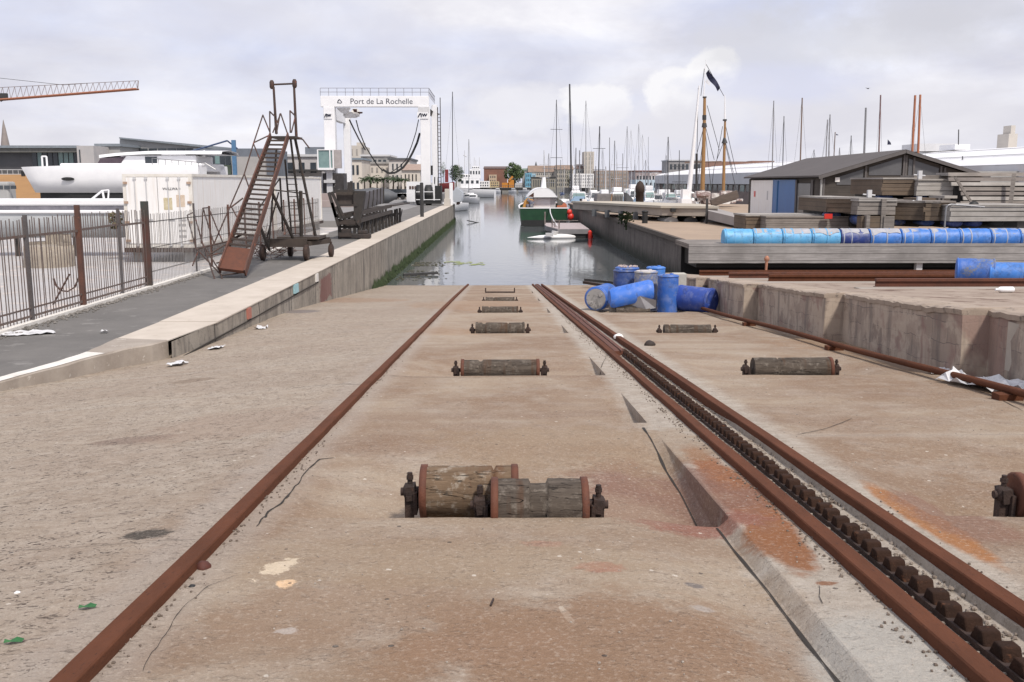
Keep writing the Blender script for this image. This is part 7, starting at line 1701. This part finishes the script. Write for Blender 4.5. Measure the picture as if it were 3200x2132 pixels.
for i in range(9):
    k = i/8; u = 2210+k*38; v = 222+k*56; hh = 8+5*math.sin(k*3.1); wv = .35*math.sin(k*7)
    rows.append([p(u-4, v+hh*.9)+Vector((0, wv, 0)), p(u+1, v+hh*.1)+Vector((0, wv*.7, 0)), p(u+4-hh*.1, v-hh*.55)+Vector((0, wv*.4, 0))])
mb = MB(); mb.grid([r for r in rows], True); mb.build('cloth', M('navy_cloth', (.015, .018, .05), (.03, .035, .09), 1), t)
mb = MB(); mb.grid([[q+Vector((-.3, -.03, -.25)) for q in r[:2]] for r in rows[2:5]], True); mb.build('white_stripe', WHITE, t)
# trawler and small boats left of the channel
t = thing('white_trawler', 'white trawler with stacked decks and aerials across the basin', 'boat', (A(1480, 0, 280).x, 280, WATER))
xw = A(1478, 0, 280).x; loft(xw, 280, 12, 5, WATER, 2.2, (-1, .15), WHITE, t)
for x0, x1, v0, v1 in ((1437, 1500, 588, 560), (1440, 1470, 560, 545), (1468, 1502, 560, 530), (1475, 1498, 530, 520)):
    a, b = A(x0, v0, 280), A(x1, v1, 280); mb = MB(); mb.lohi((a.x, 279, a.z), (b.x, 283, b.z)); d_ = mb.build('deckhouse', WHITE, t, .1)
    windows(t, a.x, b.x, a.z+(b.z-a.z)*.4, b.z-.1, 279, 4, 1, fw=.5, fh=.6)
mb = MB()
for u, v in ((1452, 470), (1466, 440), (1470, 512), (1498, 492), (1482, 492), (1487, 500)): a = A(u, 560, 280); mb.tube(a, A(u, v, 280), .12, .06, 5)
mb.tube(A(1448, 485, 280), A(1458, 490, 280), .12); mb.beam(A(1432, 515, 279), A(1434, 585, 279), .8, .8, up=(0, 1, 0)); mb.build('aerials', GREYL, t)
t = thing('red_fishing_boat', 'small dark red boat right of the travel lift', 'boat', (A(1390, 0, 135).x, 135, 0)); loft(A(1391, 0, 135).x, 135, 2.0, 1.4, 1.3, .9, (1, 0), M('dark_red', (.22, .03, .035), (.16, .03, .03)), t)
mb = MB(); mb.beam(A(1396, 570, 135), A(1396, 530, 135), .45, .3, up=(0, 1, 0)); mb.build('crane_post', M('dark_red', (.22, .03, .035)), t)
for i, (u, Y, L) in enumerate(((1462, 215, 7), (1478, 205, 6), (1508, 300, 6), (1530, 310, 4), (1450, 250, 8), (1555, 380, 5), (1604, 390, 5), (1640, 395, 8))):
    lb = ('white motor boat nearest the left quay corner', 'white open boat with grey gear beside the quay corner', 'small white motor boat right of the trawler', 'small dark-covered boat at the tip of the boat row', 'white cruiser under the trawler', 'small white boat at the far bridge foot', 'white boat below the orange digger', 'white and red boat below the blue house')[i]
    x = A(u, 600, Y).x; t = thing('motor_boat', lb, 'boat', (x, Y, WATER), 'small boats on the left of the channel'); loft(x, Y, L, 2.2, WATER, 1.0, (.5, -1), WHITE, t)
    mb = MB(); mb.box((x, Y, WATER+1.4), (1.5, L*.4, .9)); mb.build('cabin', WHITE if i % 2 else GREYL, t, .1); mb = MB(); mb.box((x, Y-.05, WATER+1.5), (1.3, L*.42, .3)); mb.build('cabin_window', GLASS, t)
for i in range(24):
    u = 1795+i*15.5+random.uniform(-6, 6); Y = random.uniform(112, 125); x = A(u, 600, Y).x
    if u > 1830 and u < 1870: Y = 118
    t = thing('motor_cruiser', (f'white motor cruiser, {ORD[i]} from the left behind the right pier' if i < 12 else f'white motor cruiser, {ORD[23-i]} from the right behind the right pier'), 'boat', (x, Y, WATER), 'motor boats moored behind the right pier'); L = random.uniform(6, 9)
    loft(x, Y, L, 2.8, WATER, random.uniform(1.5, 2.1), (random.uniform(-.5, .5), -1), WHITE, t); mb = MB(); h_ = random.uniform(.7, 1.5); ww_ = random.uniform(1.2, 2.0); mb.extr([(x-ww_/2, Y-L*.2, WATER+2.1), (x+ww_/2, Y-L*.2, WATER+2.1), (x+ww_*.42, Y-L*.1, WATER+2.1+h_), (x-ww_*.42, Y-L*.1, WATER+2.1+h_)], (0, L*.3, 0)); mb.build('wheelhouse', (WHITE, GREYL, WHITES)[i % 3], t, .08)
    mb = MB(); mb.extr([(x-ww_*.40, Y-L*.165-.05, WATER+2.1+h_*.4), (x+ww_*.40, Y-L*.165-.05, WATER+2.1+h_*.4), (x+ww_*.36, Y-L*.12-.05, WATER+2.1+h_*.85), (x-ww_*.36, Y-L*.12-.05, WATER+2.1+h_*.85)], (0, .05, 0)); mb.build('window', (GLASS, GLASSL)[i % 2], t)
    if i % 3 == 0: mb = MB(); mb.box((x, Y+.4, WATER+2.4+h_), (ww_*.7, 1.6, .5)); mb.build('flybridge', WHITE, t, .08)
    if i % 4 == 1: mb = MB(); mb.extr([(x-ww_*.6, Y-L*.35, WATER+2.1), (x+ww_*.6, Y-L*.35, WATER+2.1), (x+ww_*.3, Y-L*.3, WATER+2.7), (x-ww_*.3, Y-L*.3, WATER+2.7)], (0, 1.4, 0)); mb.build('boat_cover', M('cover_blue', (.20, .30, .42)), t)
    for q_ in (-.5, .3):
        mb = MB(); mb.tube((x+q_, Y, WATER+2.1+h_), (x+q_*1.2, Y, WATER+random.uniform(3.6, 5.4)), .025, n=4); mb.build('aerial', ALU, t)
    mb = MB(); mb.poly([(x-1.1, Y-L*.3, WATER+2.2), (x-.9, Y-L*.42, WATER+2.9), (x+.9, Y-L*.42, WATER+2.9), (x+1.1, Y-L*.3, WATER+2.2)], .03, 4); mb.build('rail', ALU, t)
# --- big white curved-roof warehouse
t = thing('white_warehouse', 'very long white roofed market hall behind the shed and masts', 'building', (41, 150, 0))
def wx(Y): return 37.7+(240-Y)*.0425
WY = [240, 205, 175, 150, 130, 115, 100, 88, 76]
prof = [(0, 3.9), (1.6, 4.75), (4.5, 5.45), (9, 5.9), (16, 6.1), (26, 5.7), (34, 3.9)]
def ws_(Y): return 1.0 if Y < 235 else .55
mb = MB(); mb.grid([[(wx(Y)+dx_, Y, 3.9+(z_-3.9)*ws_(Y)) for dx_, z_ in prof] for Y in WY], True)
mb.add([(wx(240)+dx_, 240, 3.9+(z_-3.9)*.55) for dx_, z_ in prof], [tuple(range(7))]); mb.build('roof', WHITE, t)
mb = MB()
for dx_, z_ in ((1.6, 4.78), (4.6, 5.5)):
    mb.grid([[(wx(Y)+dx_, Y, z_), (wx(Y)+dx_-.05, Y, z_+.06)] for Y in WY[1:]])
mb.build('gutter_line', GREYL, t)
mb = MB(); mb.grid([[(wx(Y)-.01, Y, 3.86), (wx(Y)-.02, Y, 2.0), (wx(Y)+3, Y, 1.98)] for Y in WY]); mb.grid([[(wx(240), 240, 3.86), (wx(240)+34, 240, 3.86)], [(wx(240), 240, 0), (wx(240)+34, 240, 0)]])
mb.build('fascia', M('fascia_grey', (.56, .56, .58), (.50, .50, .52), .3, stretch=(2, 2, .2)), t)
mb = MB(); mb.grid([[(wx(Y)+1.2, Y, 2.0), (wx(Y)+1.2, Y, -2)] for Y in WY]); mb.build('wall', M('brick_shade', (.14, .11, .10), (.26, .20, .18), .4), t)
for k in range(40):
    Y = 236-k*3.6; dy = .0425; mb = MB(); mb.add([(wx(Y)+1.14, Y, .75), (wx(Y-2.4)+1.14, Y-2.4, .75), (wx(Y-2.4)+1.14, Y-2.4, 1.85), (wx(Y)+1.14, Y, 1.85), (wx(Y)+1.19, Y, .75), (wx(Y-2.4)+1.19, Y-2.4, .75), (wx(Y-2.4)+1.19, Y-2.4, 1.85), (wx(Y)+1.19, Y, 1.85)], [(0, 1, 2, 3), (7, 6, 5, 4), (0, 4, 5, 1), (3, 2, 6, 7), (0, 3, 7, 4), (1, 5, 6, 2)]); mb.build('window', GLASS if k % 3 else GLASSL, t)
t = block('upper_hall', 'grey windowed upper storey behind the left end of the white roof', 2088, 2195, 503, 262, M('upper_wall', (.30, .29, .29), (.24, .23, .23), 1), 10, z0=3, nx=8, ny=1, fw=.6, fh=.5, roof=GREYL, zpad=2)
mb = MB(); 
for k, (u0, u1, v) in enumerate(((2195, 2350, 505), (2350, 2420, 503))): 
    a, b = A(u0, v+4, 262), A(u1, v, 262); mb.lohi((a.x, 262, a.z-2), (b.x, 268, b.z))
solo('brown_parapet', mb, M('rust_parapet', (.30, .16, .12), (.2, .13, .11), 2), 'thin brown parapet above the white roof', 'parapet')
mb = MB(); a, b = A(2868, 475, 125), A(3180, 462, 118)
block('rooftop_unit', 'pale grey rooftop unit with a dark slot near the right edge', 2872, 2992, 449, 118, GREYL, 5, z0=6, v0=None, cat='rooftop unit')
block('rooftop_hatch', 'small white rooftop hatch right of the pale grey unit', 2985, 3032, 451, 112, WHITE, 4, z0=6, cat='rooftop hatch')
mb = MB(); p0 = A(3193, 480, 130); mb.lohi((A(3187, 0, 130).x, 130, 4), (A(3215, 0, 130).x, 133, A(0, 416, 130).z)); mb.lohi((A(3192, 0, 130).x, 130, A(0, 416, 130).z), (A(3206, 0, 130).x, 132, A(0, 390, 130).z)); solo('lift_tower', mb, CREAM2, 'pale square tower cut by the right edge', 'tower')
mb = MB(); mb.tube(A(2995, 452, 112), A(2996, 405, 112), .06, n=5); solo('antenna', mb, DARK, 'thin dark antenna on the rooftop hatch', 'antenna')
# grey far wall at right edge below roof
block('grey_side_hall', 'long grey wall below the white roof at the right edge', 2940, 3300, 535, 84, GREY, 6, roof=None)
# seagull-like bird
mb = MB(); q = A(2713, 277, 80); mb.add([q+Vector((-.25, 0, .08)), q, q+Vector((0, .1, -.03)), q+Vector((.25, 0, .1)), q+Vector((0, -.1, 0))], [(0, 1, 2), (2, 1, 3), (0, 4, 1), (1, 4, 3)]); mb.lathe(q+Vector((0, -.15, 0)), (0, 1, 0), [(0, .02), (.12, .05), (.3, .02)], 6); solo('gull', mb, DARK, 'small dark gull in the sky above the masts', 'bird')
# ================================================================ CAMERA, LIGHT, SKY
cam = bpy.data.cameras.new('camera'); co = bpy.data.objects.new('camera', cam); col.objects.link(co)
cam.sensor_width = 36; cam.lens = F/3200*36; cam.clip_end = 5000; cam.clip_start = .05
co.location = CAM
d = ray(1600, 1066); co.rotation_euler = d.to_track_quat('-Z', 'Y').to_euler()
sc.camera = co
SE, SA = 52, 150   # sun elevation, azimuth (deg, clockwise from +Y)
sun = bpy.data.lights.new('sun', 'SUN'); so = bpy.data.objects.new('sun', sun); col.objects.link(so)
sun.energy = 3.3; sun.angle = R(7); sun.color = (1, .93, .84)
dirv = Vector((math.sin(R(SA))*math.cos(R(SE)), math.cos(R(SA))*math.cos(R(SE)), math.sin(R(SE))))
so.rotation_euler = dirv.to_track_quat('Z', 'Y').to_euler(); so.location = (0, 0, 60)
w = bpy.data.worlds.new('World'); sc.world = w; w.use_nodes = True; nt = w.node_tree
bg = nt.nodes['Background']; tc = nt.nodes.new('ShaderNodeTexCoord'); v = tc.outputs['Generated']
sky = nt.nodes.new('ShaderNodeTexSky'); sky.sky_type = 'NISHITA'; sky.sun_disc = False
sky.sun_elevation = R(SE); sky.sun_rotation = R(SA); sky.air_density = 1.0; sky.dust_density = 2.0
sep = nt.nodes.new('ShaderNodeSeparateXYZ'); nt.links.new(v, sep.inputs[0])
zz = math_(nt, 'ADD', math_(nt, 'MAXIMUM', sep.outputs[2], 0.0), .10)
cb = nt.nodes.new('ShaderNodeCombineXYZ')
nt.links.new(math_(nt, 'DIVIDE', sep.outputs[0], zz), cb.inputs[0]); nt.links.new(math_(nt, 'DIVIDE', sep.outputs[1], zz), cb.inputs[1])
n1 = noise_(nt, cb.outputs[0], .55, 7, .55, .3)
n2 = noise_(nt, scaled(nt, v, (1, 1, 2.6)), 3.4, 8, .55, .4)
n3 = noise_(nt, scaled(nt, v, (1, 1, 1.4)), 14, 10, .62, .0)
n4 = noise_(nt, scaled(nt, v, (1, 1, 2.4)), 6, 9, .55, .2)
K = 10.0
def C(r, g, b): return (r*K, g*K, b*K)
bluesky = mixc(nt, .8, sky.outputs[0], C(.56, .62, .88))
cloud = mixc(nt, ramp(nt, n4, .36, .66), C(.63, .625, .70), C(.92, .91, .94))
cover = ramp(nt, math_(nt, 'ADD', math_(nt, 'MULTIPLY', n1, .45), math_(nt, 'MULTIPLY', n2, .55)), .40, .58)
c = mixc(nt, math_(nt, 'ADD', math_(nt, 'MULTIPLY', cover, .55), .45), bluesky, cloud)
gd = ramp(nt, n1, .45, .62)
c = mixc(nt, math_(nt, 'MULTIPLY', gd, .35), c, C(.58, .575, .635))
def blob(c, u, vv, ru, rv, colr, st, soft=.26, amp=1.5):
    d0 = ray(u, vv).normalized(); e = nt.nodes.new('ShaderNodeVectorMath'); e.operation = 'SUBTRACT'
    nt.links.new(v, e.inputs[0]); e.inputs[1].default_value = d0
    s_ = nt.nodes.new('ShaderNodeVectorMath'); s_.operation = 'MULTIPLY'; nt.links.new(e.outputs[0], s_.inputs[0])
    s_.inputs[1].default_value = (F/ru, F/ru, F/rv)
    l = nt.nodes.new('ShaderNodeVectorMath'); l.operation = 'LENGTH'; nt.links.new(s_.outputs[0], l.inputs[0])
    nz_ = math_(nt, 'ADD', math_(nt, 'MULTIPLY', n3, .55), math_(nt, 'MULTIPLY', n4, .45))
    dd = math_(nt, 'ADD', l.outputs['Value'], math_(nt, 'MULTIPLY', math_(nt, 'SUBTRACT', nz_, .5), amp*2))
    k = math_(nt, 'SUBTRACT', 1.0, ramp(nt, dd, .98-soft, .98))
    return mixc(nt, math_(nt, 'MULTIPLY', k, st), c, colr)
for b_ in ((1900, 480, 760, 120, C(.72, .71, .77), .5, .7), (2250, 330, 260, 190, C(.66, .66, .76), .5, .7),
    (1640, 345, 170, 80, C(.78, .775, .82), .7, .35), (1860, 330, 120, 75, C(.86, .85, .87), .85, .2), (1960, 400, 190, 90, C(.74, .73, .78), .7, .5),
    (2110, 290, 90, 80, C(.86, .85, .87), .9, .18), (2215, 235, 80, 75, C(.88, .87, .88), .9, .18), (2240, 350, 190, 120, C(.74, .735, .785), .85, .5), (2160, 400, 160, 100, C(.70, .69, .74), .8, .6),
    (2750, 330, 500, 130, C(.69, .68, .73), .6, .6), (1350, 440, 300, 100, C(.76, .755, .81), .5, .6), (2700, 120, 700, 110, C(.62, .62, .66), .6, .6), (3000, 30, 500, 90, C(.55, .55, .60), .5, .6), (900, 60, 900, 100, C(.64, .64, .72), .5, .7), (2450, 260, 330, 60, C(.60, .63, .80), .5, .6)):
    c = blob(c, *b_)
nt.links.new(c, bg.inputs['Color']); bg.inputs['Strength'].default_value = .1
sc.view_settings.view_transform = 'Standard'; sc.view_settings.look = 'None'; sc.view_settings.exposure = 0.18; sc.view_settings.gamma = 1
sc.cycles.max_bounces = 6
